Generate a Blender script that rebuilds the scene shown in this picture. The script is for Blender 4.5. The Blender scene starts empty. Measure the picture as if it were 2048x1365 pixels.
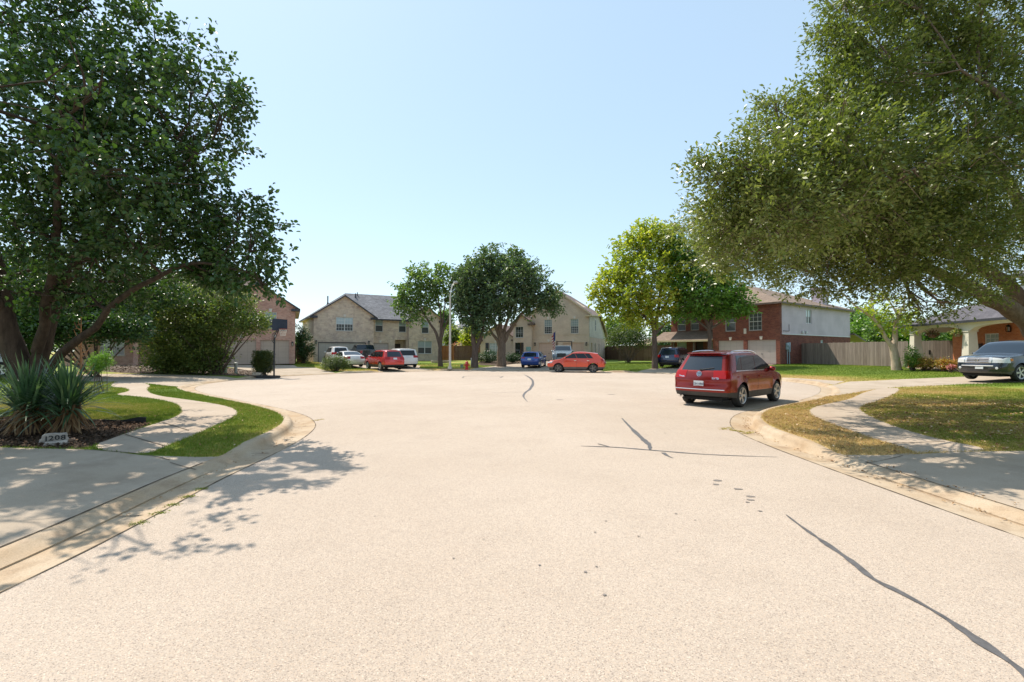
import bpy, bmesh, math, random
import numpy as np
from mathutils import Vector, Matrix, noise
from mathutils.geometry import delaunay_2d_cdt

R = math.radians
SC = bpy.context.scene
COL = SC.collection
F, CX, CY, CAMH, PITCH = 950.0, 1024.0, 682.5, 1.65, math.atan(21.5 / 950.0)
SUN = Vector((-0.383, 0.358, 0.852)).normalized()

# ------------------------------------------------------------------ object helpers
def link(o, parent=None):
    COL.objects.link(o)
    if parent is not None:
        o.parent = parent
    return o

def tag(o, label=None, cat=None, group=None, kind=None):
    if label: o["label"] = label
    if cat: o["category"] = cat
    if group: o["group"] = group
    if kind: o["kind"] = kind
    return o

def thing(name, label, cat, loc=(0, 0, 0), rz=0.0, group=None):
    o = bpy.data.objects.new(name, None)
    o.empty_display_size = .2
    link(o)
    o.location = loc
    o.rotation_euler = (0, 0, rz)
    return tag(o, label, cat, group)

def mesh_obj(name, me, parent=None):
    return link(bpy.data.objects.new(name, me), parent)

class MB:
    """collects faces and links them as one mesh"""
    def __init__(self):
        self.v, self.f, self.m = [], [], []
    def add(self, vs, fs, mi=0):
        b = len(self.v)
        self.v.extend([tuple(p) for p in vs])
        for f in fs:
            self.f.append(tuple(i + b for i in f)); self.m.append(mi)
        return self
    def box(self, x0, x1, y0, y1, z0, z1, mi=0, M=None):
        vs = [Vector((x, y, z)) for z in (z0, z1) for y in (y0, y1) for x in (x0, x1)]
        if M is not None: vs = [M @ p for p in vs]
        return self.add(vs, [(0, 2, 3, 1), (4, 5, 7, 6), (0, 1, 5, 4), (2, 6, 7, 3), (0, 4, 6, 2), (1, 3, 7, 5)], mi)
    def bbox(self, x0, x1, y0, y1, z0, z1, b=.02, mi=0, M=None):
        """box with chamfered vertical and top edges"""
        bm = bmesh.new()
        bmesh.ops.create_cube(bm, size=1)
        for p in bm.verts:
            p.co = Vector((x0 + (p.co.x + .5) * (x1 - x0), y0 + (p.co.y + .5) * (y1 - y0), z0 + (p.co.z + .5) * (z1 - z0)))
        bmesh.ops.bevel(bm, geom=list(bm.edges), offset=b, segments=2, affect='EDGES')
        bm.verts.index_update()
        vs = [(M @ p.co) if M is not None else p.co.copy() for p in bm.verts]
        fs = [tuple(q.index for q in f.verts) for f in bm.faces]
        bm.free()
        return self.add(vs, fs, mi)
    def tube(self, pts, rad, n=8, mi=0, cap=True, squash=None):
        pts = [Vector(p) for p in pts]
        if not hasattr(rad, '__len__'): rad = [rad] * len(pts)
        up = Vector((0, 0, 1))
        t0 = (pts[1] - pts[0]).normalized()
        a = t0.cross(up)
        if a.length < .05: a = t0.cross(Vector((1, 0, 0)))
        a.normalize()
        vs, N = [], len(pts)
        for i, p in enumerate(pts):
            t = (pts[min(i + 1, N - 1)] - pts[max(i - 1, 0)]).normalized()
            a = (a - t * a.dot(t)).normalized()
            b = t.cross(a)
            for k in range(n):
                th = 2 * math.pi * k / n
                vs.append(p + (a * math.cos(th) + b * math.sin(th)) * rad[i])
        fs = []
        for i in range(N - 1):
            for k in range(n):
                fs.append((i * n + k, i * n + (k + 1) % n, (i + 1) * n + (k + 1) % n, (i + 1) * n + k))
        if cap:
            fs.append(tuple(range(n - 1, -1, -1))); fs.append(tuple((N - 1) * n + k for k in range(n)))
        return self.add(vs, fs, mi)
    def lathe(self, prof, n=24, M=None, mi=0, closed=False):
        """prof: (radius, z) round the z axis"""
        vs = []
        for r, z in prof:
            for k in range(n):
                th = 2 * math.pi * k / n
                p = Vector((r * math.cos(th), r * math.sin(th), z))
                vs.append(M @ p if M is not None else p)
        fs = []
        L = len(prof)
        for i in range(L if closed else L - 1):
            j = (i + 1) % L
            for k in range(n):
                fs.append((i * n + k, i * n + (k + 1) % n, j * n + (k + 1) % n, j * n + k))
        if not closed:
            fs.append(tuple(range(n - 1, -1, -1))); fs.append(tuple((L - 1) * n + k for k in range(n)))
        return self.add(vs, fs, mi)
    def prism(self, poly, z0, z1, mi=0, M=None):
        n = len(poly)
        vs = [Vector((p[0], p[1], z)) for z in (z0, z1) for p in poly]
        if M is not None: vs = [M @ p for p in vs]
        fs = [tuple(range(n - 1, -1, -1)), tuple(range(n, 2 * n))]
        fs += [(i, (i + 1) % n, n + (i + 1) % n, n + i) for i in range(n)]
        return self.add(vs, fs, mi)
    def build(self, name, mats, parent=None, smooth=False, uv=False, sharp=None):
        me = bpy.data.meshes.new(name)
        me.from_pydata(self.v, [], self.f)
        if not isinstance(mats, (list, tuple)): mats = [mats]
        for m in mats: me.materials.append(m)
        me.polygons.foreach_set('material_index', self.m)
        if smooth:
            me.polygons.foreach_set('use_smooth', [True] * len(self.f))
            me.set_sharp_from_angle(angle=R(sharp or 40))
        if uv: auto_uv(me)
        me.update()
        return mesh_obj(name, me, parent)

def auto_uv(me):
    l = me.uv_layers.new(name='UVMap')
    for p in me.polygons:
        n = p.normal
        if abs(n.z) > .99: t, b = Vector((1, 0, 0)), Vector((0, 1, 0))
        else:
            t = Vector((-n.y, n.x, 0)).normalized(); b = n.cross(t)
        for li in p.loop_indices:
            co = me.vertices[me.loops[li].vertex_index].co
            l.data[li].uv = (co.dot(t), co.dot(b))

def np_mesh(name, V, faces_n, idx, mat, parent=None, attr=None, smooth=False):
    """fast mesh: V (n,3), idx flat loop indices, faces_n verts per face"""
    me = bpy.data.meshes.new(name)
    nf = len(idx) // faces_n
    me.vertices.add(len(V)); me.vertices.foreach_set('co', np.asarray(V, np.float32).ravel())
    me.loops.add(len(idx)); me.loops.foreach_set('vertex_index', np.asarray(idx, np.int32))
    me.polygons.add(nf); me.polygons.foreach_set('loop_start', np.arange(0, len(idx), faces_n, dtype=np.int32))
    if attr is not None:
        for k, a in attr.items():
            at = me.attributes.new(k, 'FLOAT', 'FACE' if len(a) == nf else 'POINT')
            at.data.foreach_set('value', np.asarray(a, np.float32))
    if smooth: me.polygons.foreach_set('use_smooth', np.ones(nf, bool))
    me.materials.append(mat)
    me.update(calc_edges=True); me.validate()
    return mesh_obj(name, me, parent)

# ------------------------------------------------------------------ materials
def srgb(h):
    c = [int(h[i:i + 2], 16) / 255 for i in (0, 2, 4)]
    return tuple(x / 12.92 if x <= .04045 else ((x + .055) / 1.055) ** 2.4 for x in c)

def nmat(name):
    m = bpy.data.materials.new(name); m.use_nodes = True
    nt = m.node_tree
    return m, nt, nt.nodes['Principled BSDF'], nt.nodes['Material Output']

def N(nt, t, **kw):
    n = nt.nodes.new(t)
    for k, v in kw.items():
        if k.startswith('i_'): n.inputs[k[2:].replace('_', ' ')].default_value = v
        else: setattr(n, k, v)
    return n

def mixc(nt, fac, a, b, blend='MIX'):
    n = nt.nodes.new('ShaderNodeMix'); n.data_type = 'RGBA'; n.blend_type = blend
    for s, v in ((0, fac), (6, a), (7, b)):
        if hasattr(v, 'is_output'): nt.links.new(v, n.inputs[s])
        elif s == 0: n.inputs[0].default_value = v
        else: n.inputs[s].default_value = (*v[:3], 1)
    return n.outputs[2]

def noise_fac(nt, scale, detail=4, rough=.6, vec=None, lo=.35, hi=.65, dim='3D'):
    n = N(nt, 'ShaderNodeTexNoise'); n.inputs['Scale'].default_value = scale
    n.inputs['Detail'].default_value = detail; n.inputs['Roughness'].default_value = rough
    if vec is not None: nt.links.new(vec, n.inputs['Vector'])
    mr = N(nt, 'ShaderNodeMapRange'); mr.inputs[1].default_value = lo; mr.inputs[2].default_value = hi
    nt.links.new(n.outputs['Fac'], mr.inputs[0])
    return mr.outputs[0], n.outputs['Fac']

def bump(nt, bs, h, strength=.3, dist=.01):
    b = N(nt, 'ShaderNodeBump'); b.inputs['Strength'].default_value = strength; b.inputs['Distance'].default_value = dist
    nt.links.new(h, b.inputs['Height']); nt.links.new(b.outputs[0], bs.inputs['Normal'])

def mat(name, col, rough=.6, metal=0, spec=.5, var=.12, vs=3., fine=None, bmp=0, coat=0, emis=None):
    """painted / plain surface with two scales of tone variation"""
    m, nt, bs, out = nmat(name)
    tc = N(nt, 'ShaderNodeTexCoord').outputs['Object']
    f1, raw = noise_fac(nt, vs, 5, .65, tc)
    a = tuple(c * (1 - var) for c in col); b = tuple(min(1, c * (1 + var)) for c in col)
    c = mixc(nt, f1, a, b)
    nt.links.new(c, bs.inputs['Base Color'])
    bs.inputs['Roughness'].default_value = rough; bs.inputs['Metallic'].default_value = metal
    bs.inputs['Specular IOR Level'].default_value = spec
    bs.inputs['Coat Weight'].default_value = coat; bs.inputs['Coat Roughness'].default_value = .04
    if bmp:
        _, r2 = noise_fac(nt, fine or vs * 8, 3, .6, tc)
        bump(nt, bs, r2, bmp, .01)
    return m

def brick_mat(name, c1, c2, mort, w=.21, h=.077, ms=.011, patch=None, pf=.5, rough=.85, bmp=.35, rowoff=.5):
    m, nt, bs, out = nmat(name)
    uv = N(nt, 'ShaderNodeTexCoord').outputs['UV']
    ob = N(nt, 'ShaderNodeTexCoord').outputs['Object']
    b = N(nt, 'ShaderNodeTexBrick')
    b.offset = rowoff
    b.inputs['Scale'].default_value = 1; b.inputs['Brick Width'].default_value = w
    b.inputs['Row Height'].default_value = h; b.inputs['Mortar Size'].default_value = ms * .5
    b.inputs['Mortar Smooth'].default_value = .2; b.inputs['Bias'].default_value = 0
    b.inputs['Color1'].default_value = (*c1, 1); b.inputs['Color2'].default_value = (*c2, 1); b.inputs['Mortar'].default_value = (*mort, 1)
    nt.links.new(uv, b.inputs['Vector'])
    c = b.outputs['Color']
    if patch:
        f, _ = noise_fac(nt, 1.6, 6, .75, uv, .48, .68)
        mm = N(nt, 'ShaderNodeMath', operation='MULTIPLY'); mm.inputs[1].default_value = pf
        nt.links.new(f, mm.inputs[0]); c = mixc(nt, mm.outputs[0], c, patch)
    f, _ = noise_fac(nt, .7, 5, .6, ob)
    c = mixc(nt, f, mixc(nt, 1, c, (.84, .84, .84), 'MULTIPLY'), c)
    nt.links.new(c, bs.inputs['Base Color']); bs.inputs['Roughness'].default_value = rough
    bs.inputs['Specular IOR Level'].default_value = .25
    inv = N(nt, 'ShaderNodeMath', operation='SUBTRACT'); inv.inputs[0].default_value = 1
    nt.links.new(b.outputs['Fac'], inv.inputs[1])
    bump(nt, bs, inv.outputs[0], bmp, .012)
    return m

def leaf_mat(name, cols, trans=.3, rough=.42, spec=.5):
    """cols: 3-4 colours from dark to light / young to turned, picked per leaf"""
    m, nt, bs, out = nmat(name)
    at = N(nt, 'ShaderNodeAttribute'); at.attribute_name = 'v'
    cr = N(nt, 'ShaderNodeValToRGB')
    el = cr.color_ramp.elements
    while len(el) < len(cols): el.new(.5)
    for i, (p, c) in enumerate(cols):
        el[i].position = p; el[i].color = (*c, 1)
    nt.links.new(at.outputs['Fac'], cr.inputs[0])
    nt.links.new(cr.outputs[0], bs.inputs['Base Color'])
    bs.inputs['Roughness'].default_value = rough; bs.inputs['Specular IOR Level'].default_value = spec
    tr = N(nt, 'ShaderNodeBsdfTranslucent')
    tcol = mixc(nt, 1, cr.outputs[0], (1.35, 1.5, .55), 'MULTIPLY')
    nt.links.new(tcol, tr.inputs[0])
    mx = N(nt, 'ShaderNodeMixShader'); mx.inputs[0].default_value = trans
    nt.links.new(bs.outputs[0], mx.inputs[1]); nt.links.new(tr.outputs[0], mx.inputs[2])
    nt.links.new(mx.outputs[0], out.inputs[0])
    return m

def ground_mat(name, base, alt, dark, s_big=.35, s_mid=3, s_fine=90, fine_amt=.25, rough=.9, bmp=.25, bd=.004, vor=False, stain=.5):
    m, nt, bs, out = nmat(name)
    tc = N(nt, 'ShaderNodeTexCoord').outputs['Object']
    f1, _ = noise_fac(nt, s_big, 5, .6, tc)
    c = mixc(nt, f1, base, alt)
    f2, _ = noise_fac(nt, s_mid, 6, .7, tc, .5, .8)
    mm = N(nt, 'ShaderNodeMath', operation='MULTIPLY'); mm.inputs[1].default_value = stain
    nt.links.new(f2, mm.inputs[0]); c = mixc(nt, mm.outputs[0], c, dark)
    if vor:
        v = N(nt, 'ShaderNodeTexVoronoi'); v.inputs['Scale'].default_value = s_fine
        nt.links.new(tc, v.inputs['Vector'])
        sep = N(nt, 'ShaderNodeSeparateColor'); nt.links.new(v.outputs['Color'], sep.inputs[0])
        cr = N(nt, 'ShaderNodeValToRGB'); e = cr.color_ramp.elements
        e[0].position = 0; e[0].color = (.38, .35, .33, 1); e[1].position = 1; e[1].color = (1.55, 1.5, 1.42, 1)
        for p, q in ((.1, (.7, .66, .64)), (.3, (.97, .93, .86)), (.72, (1.07, 1.04, 1.)), (.88, (1.12, .98, .84))):
            k = e.new(p); k.color = (*q, 1)
        nt.links.new(sep.outputs[0], cr.inputs[0])
        c = mixc(nt, fine_amt, c, mixc(nt, 1, c, cr.outputs[0], 'MULTIPLY'))
        h = v.outputs['Distance']
    else:
        f3, h = noise_fac(nt, s_fine, 4, .7, tc, .3, .7)
        c = mixc(nt, f3, mixc(nt, 1, c, (1 - fine_amt,) * 3, 'MULTIPLY'), mixc(nt, 1, c, (1 + fine_amt * .6,) * 3, 'MULTIPLY'))
    nt.links.new(c, bs.inputs['Base Color'])
    bs.inputs['Roughness'].default_value = rough; bs.inputs['Specular IOR Level'].default_value = .25
    bump(nt, bs, h, bmp, bd)
    return m

def glass_mat(name, col, rough=.03, spec=.8, coat=.6):
    m, nt, bs, out = nmat(name)
    bs.inputs['Base Color'].default_value = (*col, 1); bs.inputs['Roughness'].default_value = rough
    bs.inputs['Specular IOR Level'].default_value = spec
    bs.inputs['Coat Weight'].default_value = coat; bs.inputs['Coat Roughness'].default_value = .02
    return m

# ------------------------------------------------------------------ camera, sky, sun
cam = bpy.data.cameras.new('camera'); cam.sensor_width = 36; cam.lens = F / 2048 * 36
cam.clip_end = 3000
camo = link(bpy.data.objects.new('camera', cam)); camo.location = (0, 0, CAMH)
camo.rotation_euler = (math.pi / 2 + PITCH, 0, 0); SC.camera = camo
w = bpy.data.worlds.new('World'); SC.world = w; w.use_nodes = True
nt = w.node_tree
sky = N(nt, 'ShaderNodeTexSky', sky_type='NISHITA', sun_disc=False)
sky.sun_elevation = math.asin(SUN.z); sky.sun_rotation = math.atan2(SUN.x, SUN.y)
sky.air_density = 1.0; sky.dust_density = .7; sky.ozone_density = 1.6; sky.altitude = 200
gm = N(nt, 'ShaderNodeGamma'); gm.inputs[1].default_value = .88; nt.links.new(sky.outputs[0], gm.inputs[0])
nt.links.new(mixc(nt, .42, gm.outputs[0], (3.25, 4.3, 4.85)), nt.nodes['Background'].inputs[0])
nt.nodes['Background'].inputs[1].default_value = .15
sl = bpy.data.lights.new('sun', 'SUN'); sl.energy = 3.8; sl.angle = R(.53); sl.color = (1, .91, .79)
so = link(bpy.data.objects.new('sun', sl)); so.location = (-20, 20, 40)
so.rotation_euler = SUN.to_track_quat('Z', 'Y').to_euler()
SC.view_settings.view_transform = 'Standard'; SC.view_settings.look = 'None'
SC.view_settings.exposure = .72; SC.view_settings.gamma = 1
SC.cycles.max_bounces = 6; SC.cycles.transparent_max_bounces = 4
SC.cycles.use_denoising = True
# ------------------------------------------------------------------ the street and its edge
EDGE = [(-3.5, -14), (-3.5, -6), (-3.48, 0), (-3.5, 3.2), (-3.58, 4.6), (-3.75, 6.1), (-3.9, 8.4), (-4.3, 10.4), (-5.2, 12.1), (-6.8, 13.9),
        (-9.4, 16.3), (-12.2, 18.9), (-14.2, 21.3), (-15.5, 24), (-16, 27), (-15.8, 30), (-14.6, 33.2), (-12.4, 36.2), (-9.3, 38.9),
        (-5.6, 40.8), (-1.5, 41.1), (2.6, 40.5), (7, 38.7), (10.8, 36), (13.6, 32), (15, 27.5), (14.7, 23.2), (12.4, 19.2),
        (9.5, 15.9), (6.8, 13.5), (5.5, 11.9), (4.75, 10.2), (4.5, 8.4), (4.5, 5), (4.6, 2), (4.65, -6), (4.65, -14)]

def spline(P, step):
    P = [np.array(p, float) for p in P]
    P = [2 * P[0] - P[1]] + P + [2 * P[-1] - P[-2]]
    out = []
    for i in range(1, len(P) - 2):
        a, b, c, d = P[i - 1:i + 3]
        n = max(1, int(round(np.linalg.norm(c - b) / step)))
        for k in range(n):
            t = k / n
            out.append(.5 * ((2 * b) + (c - a) * t + (2 * a - 5 * b + 4 * c - d) * t * t + (3 * b - a - 3 * c + d) * t ** 3))
    out.append(P[-2])
    return np.array(out)

EL = spline(EDGE, .3)
_t = np.gradient(EL, axis=0); _t /= np.linalg.norm(_t, axis=1)[:, None]
EN = np.stack([-_t[:, 1], _t[:, 0]], 1)          # left of travel = away from the road
for _ in range(3):
    EN[1:-1] = (EN[:-2] + EN[1:-1] * 2 + EN[2:]) / 4
EN /= np.linalg.norm(EN, axis=1)[:, None]
CB = .66                                          # back of the kerb, from the asphalt's edge

def pip(P, poly):
    P = np.atleast_2d(P); poly = np.asarray(poly)
    x, y = P[:, 0], P[:, 1]
    ins = np.zeros(len(P), bool)
    x1, y1 = poly[-1]
    for x2, y2 in poly:
        c = ((y1 > y) != (y2 > y))
        if c.any():
            with np.errstate(divide='ignore', invalid='ignore'):
                xi = (x2 - x1) * (y - y1) / (y2 - y1 + 1e-12) + x1
            ins ^= c & (x < xi)
        x1, y1 = x2, y2
    return ins

def segdist(P, L):
    P = np.atleast_2d(P).astype(float); A = L[:-1]; Bv = L[1:] - A
    out = np.full(len(P), 1e9)
    bl = (Bv ** 2).sum(1) + 1e-12
    for i in range(0, len(P), 4000):
        q = P[i:i + 4000]
        t = (((q[:, None] - A[None]) * Bv[None]).sum(2) / bl).clip(0, 1)
        d = np.linalg.norm(q[:, None] - (A[None] + Bv[None] * t[..., None]), axis=2)
        out[i:i + 4000] = d.min(1)
    return out

def edge_d(P):
    P = np.atleast_2d(P)
    d = segdist(P, EL); ins = pip(P, EL)
    return np.where(ins, -d, d)

def smooth(a, b, x):
    t = np.clip((x - a) / (b - a), 0, 1); return t * t * (3 - 2 * t)

def zlawn_d(d):
    return .13 + .43 * smooth(1.5, 15, d)

def zlawn(P):
    return zlawn_d(edge_d(P))

def zdrive(P):
    d = edge_d(P)
    return zlawn_d(d) - .085 * (1 - smooth(CB, CB + 1.6, d))

def zlawn2(P):
    """lawn and walk levels, eased down to the drives beside them"""
    P = np.atleast_2d(P); zl, zd = zlawn(P), zdrive(P)
    m = np.ones(len(P)); near = np.where(zl - zd > .002)[0]
    if len(near):
        dd = np.full(len(near), 9.)
        for p in DRIVES.values():
            q = np.vstack([p, p[:1]]); dd = np.minimum(dd, np.where(pip(P[near], p), 0, segdist(P[near], q)))
        m[near] = smooth(.0, .8, dd)
    return zd + (zl - zd) * m

def ray(px, py):
    x, y = (px - CX) / F, -(py - CY) / F
    c, s = math.cos(PITCH), math.sin(PITCH)
    return Vector((x, c - s * y, s + c * y))

def G(px, py, f=None):
    """where the sight line through a photo pixel meets the ground"""
    r = ray(px, py); z = .15
    f = f or zlawn
    for _ in range(12):
        t = (z - CAMH) / r.z
        q = (r.x * t, r.y * t)
        z = .5 * z + .5 * float(f([q])[0]) if f != 0 else 0.0
    return q

def Groad(px, py):
    r = ray(px, py); t = -CAMH / r.z
    return (r.x * t, r.y * t)

def At(px, py, Y):
    r = ray(px, py); t = Y / r.y
    return Vector((r.x * t, Y, CAMH + r.z * t))

def gz(x, y):
    return float(zlawn([(x, y)])[0])

def GG(L): return [G(*p) for p in L]

# house frames: (x, y), angle of the facade, used for the drives too
def frame(o, ang):
    c, s = math.cos(ang), math.sin(ang)
    return lambda x, y: (o[0] + c * x - s * y, o[1] + s * x + c * y)
A1, A2, A3, A4, A5 = R(24.9), R(30), R(-19.9), R(-54.7), R(-99)
O1, O2, O3, O4, O5 = (-34.3, 36.6), (-20.9, 50.0), (-3.98, 59.66), (15.95, 51.25), (27.2, 32.0)
L1, L2, L3, L4, L5 = frame(O1, A1), frame(O2, A2), frame(O3, A3), frame(O4, A4), frame(O5, A5)

def curbpt(px, py):      # nearest kerb point to a photo pixel on the road
    q = np.array(Groad(px, py)); i = np.argmin(((EL - q) ** 2).sum(1)); return i

REG = {}                                   # name -> list of (polygon, kind)
DRIVES = {
    'front_left': [(-3.0, -14), (-3.0, 7.15), G(470, 901), G(400, 904), G(287, 908), G(171, 899), G(60, 897), G(0, 895), (-14, 7.2), (-14, -14)],
    'front_right': [(3.9, 7.15), G(1678, 899), G(1758, 902), G(1843, 905), G(1905, 904), G(1970, 903), G(2048, 902), (12.5, 7.4), (12.5, -14), (3.9, -14)],
    'left_lot': [Groad(395, 779), G(300, 768), G(230, 764), G(100, 762), (-34, 23.5), (-34, 29), G(120, 750), G(240, 748), G(380, 750), G(450, 753), G(505, 755), Groad(530, 760), (-12.5, 24.5)],
    'brick_house': [Groad(505, 758), G(540, 752), G(500, 742), L1(10.2, -1), L1(10.2, .1), L1(15.9, .1), L1(16.2, -2.5), G(632, 736), G(650, 741), Groad(690, 750), (-10, 33)],
    'tan_house': [Groad(764, 747), G(752, 739), L2(.3, -6), L2(.3, .1), L2(6.1, .1), L2(6.4, 1.6), L2(8.6, 1.6), L2(8.6, -9), G(838, 737), Groad(885, 743), (-6, 37)],
    'beige_house': [Groad(935, 742), G(955, 736), G(1040, 727), L3(6.6, .05), L3(13.6, .05), L3(13.8, -9), G(1200, 740), Groad(1230, 747), (3, 36)],
    'red_house': [Groad(1262, 747), G(1300, 738), G(1345, 736), G(1400, 734), L4(6.8, -3), L4(6.8, .1), L4(12.2, .1), L4(12.4, -5), Groad(1525, 752), (12, 30)],
    'porch_house': [Groad(1636, 771), G(1650, 768.5), G(1668, 767), G(1700, 763.5), G(1800, 759), G(1935, 753.5), G(2048, 749), (42, 26.5), (42, 19.5), G(2048, 765), G(1922, 769), G(1795, 775), G(1726, 781), Groad(1655, 797), (10, 19.5)],
}
WALKS = {
    'left': [G(287, 909), G(342, 889), G(400, 866), G(452, 842), G(477, 829.5), G(472, 819), G(444, 810), G(376, 800), G(307.6, 791), G(292, 780), G(305, 768), G(230, 762), G(218, 775), G(250, 776), G(262, 783), G(222, 790),
             G(280, 794), G(345, 804), G(364, 818.6), G(359, 832), G(307, 849), G(239, 872), G(171, 897)],
    'right': [G(1758, 902), G(1843, 904.6), G(1800, 893), G(1748, 879), G(1669, 851), G(1621.5, 832), G(1616, 818), G(1653, 808), G(1704, 798.5), G(1733, 780), G(1797, 775),
              G(1800, 783), G(1764, 800), G(1716, 814), G(1730, 828.6), G(1780, 851), G(1874.7, 879), G(1969.6, 896), G(1965, 904)],
    'right_far': [G(1566, 755.5), G(1610, 758), G(1690, 763), G(1668, 767), G(1606, 761.5), G(1566, 758.2)],
}
BEDS = {
    'yucca_bed': [G(-60, 893), G(0, 894), G(60, 896), G(171, 897.5), G(239, 872), G(300, 850), G(287, 843.5), G(200, 842), G(120, 836), G(40, 832), G(-60, 836)],
    'island_bed': [G(190, 742), G(240, 746), G(300, 748), G(380, 749), G(450, 751.5), G(520, 752.5), G(536, 748), G(505, 741), G(440, 734), L1(9.9, -1.2), L1(1, -.2), G(200, 736)],
    'front_bed': [G(962, 731), G(1000, 733), G(1040, 729), L3(6.4, -.3), L3(1, -.3), G(952, 727)],
}

def dense(poly, step=.45):
    out = []
    n = len(poly)
    for i in range(n):
        a, b = np.array(poly[i], float), np.array(poly[(i + 1) % n], float)
        k = max(1, int(np.linalg.norm(b - a) / step))
        for j in range(k): out.append(a + (b - a) * j / k)
    return out

def round_poly(poly, it=2):
    P = [np.array(p, float) for p in poly]
    for _ in range(it):
        Q = []
        for i in range(len(P)):
            a, b = P[i], P[(i + 1) % len(P)]
            Q += [a * .75 + b * .25, a * .25 + b * .75]
        P = Q
    return P
for k in ('left', 'right'): WALKS[k] = round_poly(WALKS[k])
BACK = EL + EN * CB
pts, edges = [], []
def addloop(L, close=True):
    b = len(pts); L = [tuple(map(float, p)) for p in L]
    pts.extend(L); n = len(L)
    for i in range(n if close else n - 1): edges.append((b + i, b + (i + 1) % n))
addloop(BACK, False)
for d_ in (DRIVES, WALKS, BEDS):
    for k, p in d_.items(): addloop(dense(p))
rg = random.Random(3)
def grid(x0, x1, y0, y1, s):
    x = x0
    while x < x1:
        y = y0
        while y < y1:
            pts.append((x + rg.uniform(-.3, .3) * s, y + rg.uniform(-.3, .3) * s)); y += s
        x += s
grid(-14, 14, -2, 18, .6); grid(-45, 45, 16, 60, 1.6); grid(-130, 130, -20, 160, 9)
addloop([(-1500, -40), (1500, -40), (1500, 2500), (-1500, 2500)])
v2, e2, f2, *_ = delaunay_2d_cdt([Vector(p) for p in pts], edges, [], 0, 1e-4)
V2 = np.array([tuple(v) for v in v2]); T2 = np.array([f for f in f2 if len(f) == 3])
CEN = V2[T2].mean(1)
ins = pip(CEN, np.vstack([BACK, [(BACK[-1][0], -15), (BACK[0][0], -15)]]))
south = (CEN[:, 1] < -13.9) & (CEN[:, 0] > -4.3) & (CEN[:, 0] < 5.4)
cls = np.full(len(T2), 'lawn', dtype=object)
for k, p in BEDS.items(): cls[pip(CEN, p)] = 'bed'
for k, p in WALKS.items(): cls[pip(CEN, p)] = 'walk'
for k, p in DRIVES.items(): cls[pip(CEN, p)] = k
cls[ins | south] = 'none'

def dryness(P):
    """how straw-coloured the turf is, by place"""
    P = np.atleast_2d(P); d = edge_d(P); x, y = P[:, 0], P[:, 1]
    n = np.array([noise.noise(Vector((a * .35, b * .35, 0))) + .5 * noise.noise(Vector((a * 1.3, b * 1.3, 3))) for a, b in P])
    base = np.where((x > 3.5) & (y < 19), .62 - .02 * d + .45 * (1 - smooth(1.5, 3.4, d)), np.where(y < 19, .3, .3))
    base = np.where((y >= 19) & (x > 10), .12 + .75 * (1 - smooth(2, 6.5, d)), base)
    base = np.where((y >= 38) & (x < 0), .38 + .5 * (1 - smooth(1.5, 3.5, d)), base)
    base = np.where((y >= 30) & (x >= 0) & (x < 13), .05, base)
    return np.clip(base + .48 * n, 0, 1)

def region(name, sel, zf, material, skirt=.16, dry=False, label=None):
    tri = T2[sel]
    if not len(tri): return
    used, inv = np.unique(tri, return_inverse=True); tri = inv.reshape(-1, 3)
    P = V2[used]; z = zf(P)
    V = [(*P[i], z[i]) for i in range(len(P))]
    Fc = [tuple(t) for t in tri]
    cnt = {}
    for t in tri:
        for a, b in ((t[0], t[1]), (t[1], t[2]), (t[2], t[0])):
            cnt[(a, b)] = 1
    low = {}
    for (a, b) in list(cnt):
        if (b, a) not in cnt:
            for q in (a, b):
                if q not in low:
                    low[q] = len(V); V.append((P[q][0], P[q][1], z[q] - skirt))
            Fc.append((b, a, low[a], low[b]))
    me = bpy.data.meshes.new(name); me.from_pydata(V, [], Fc); me.materials.append(material)
    me.polygons.foreach_set('use_smooth', [True] * len(Fc)); me.set_sharp_from_angle(angle=R(35))
    if dry:
        dv = dryness(P); full = np.zeros(len(V)); full[:len(P)] = dv
        a = me.attributes.new('dry', 'FLOAT', 'POINT'); a.data.foreach_set('value', full.astype(np.float32))
    o = mesh_obj(name, me); tag(o, kind='structure')
    return o

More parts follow.
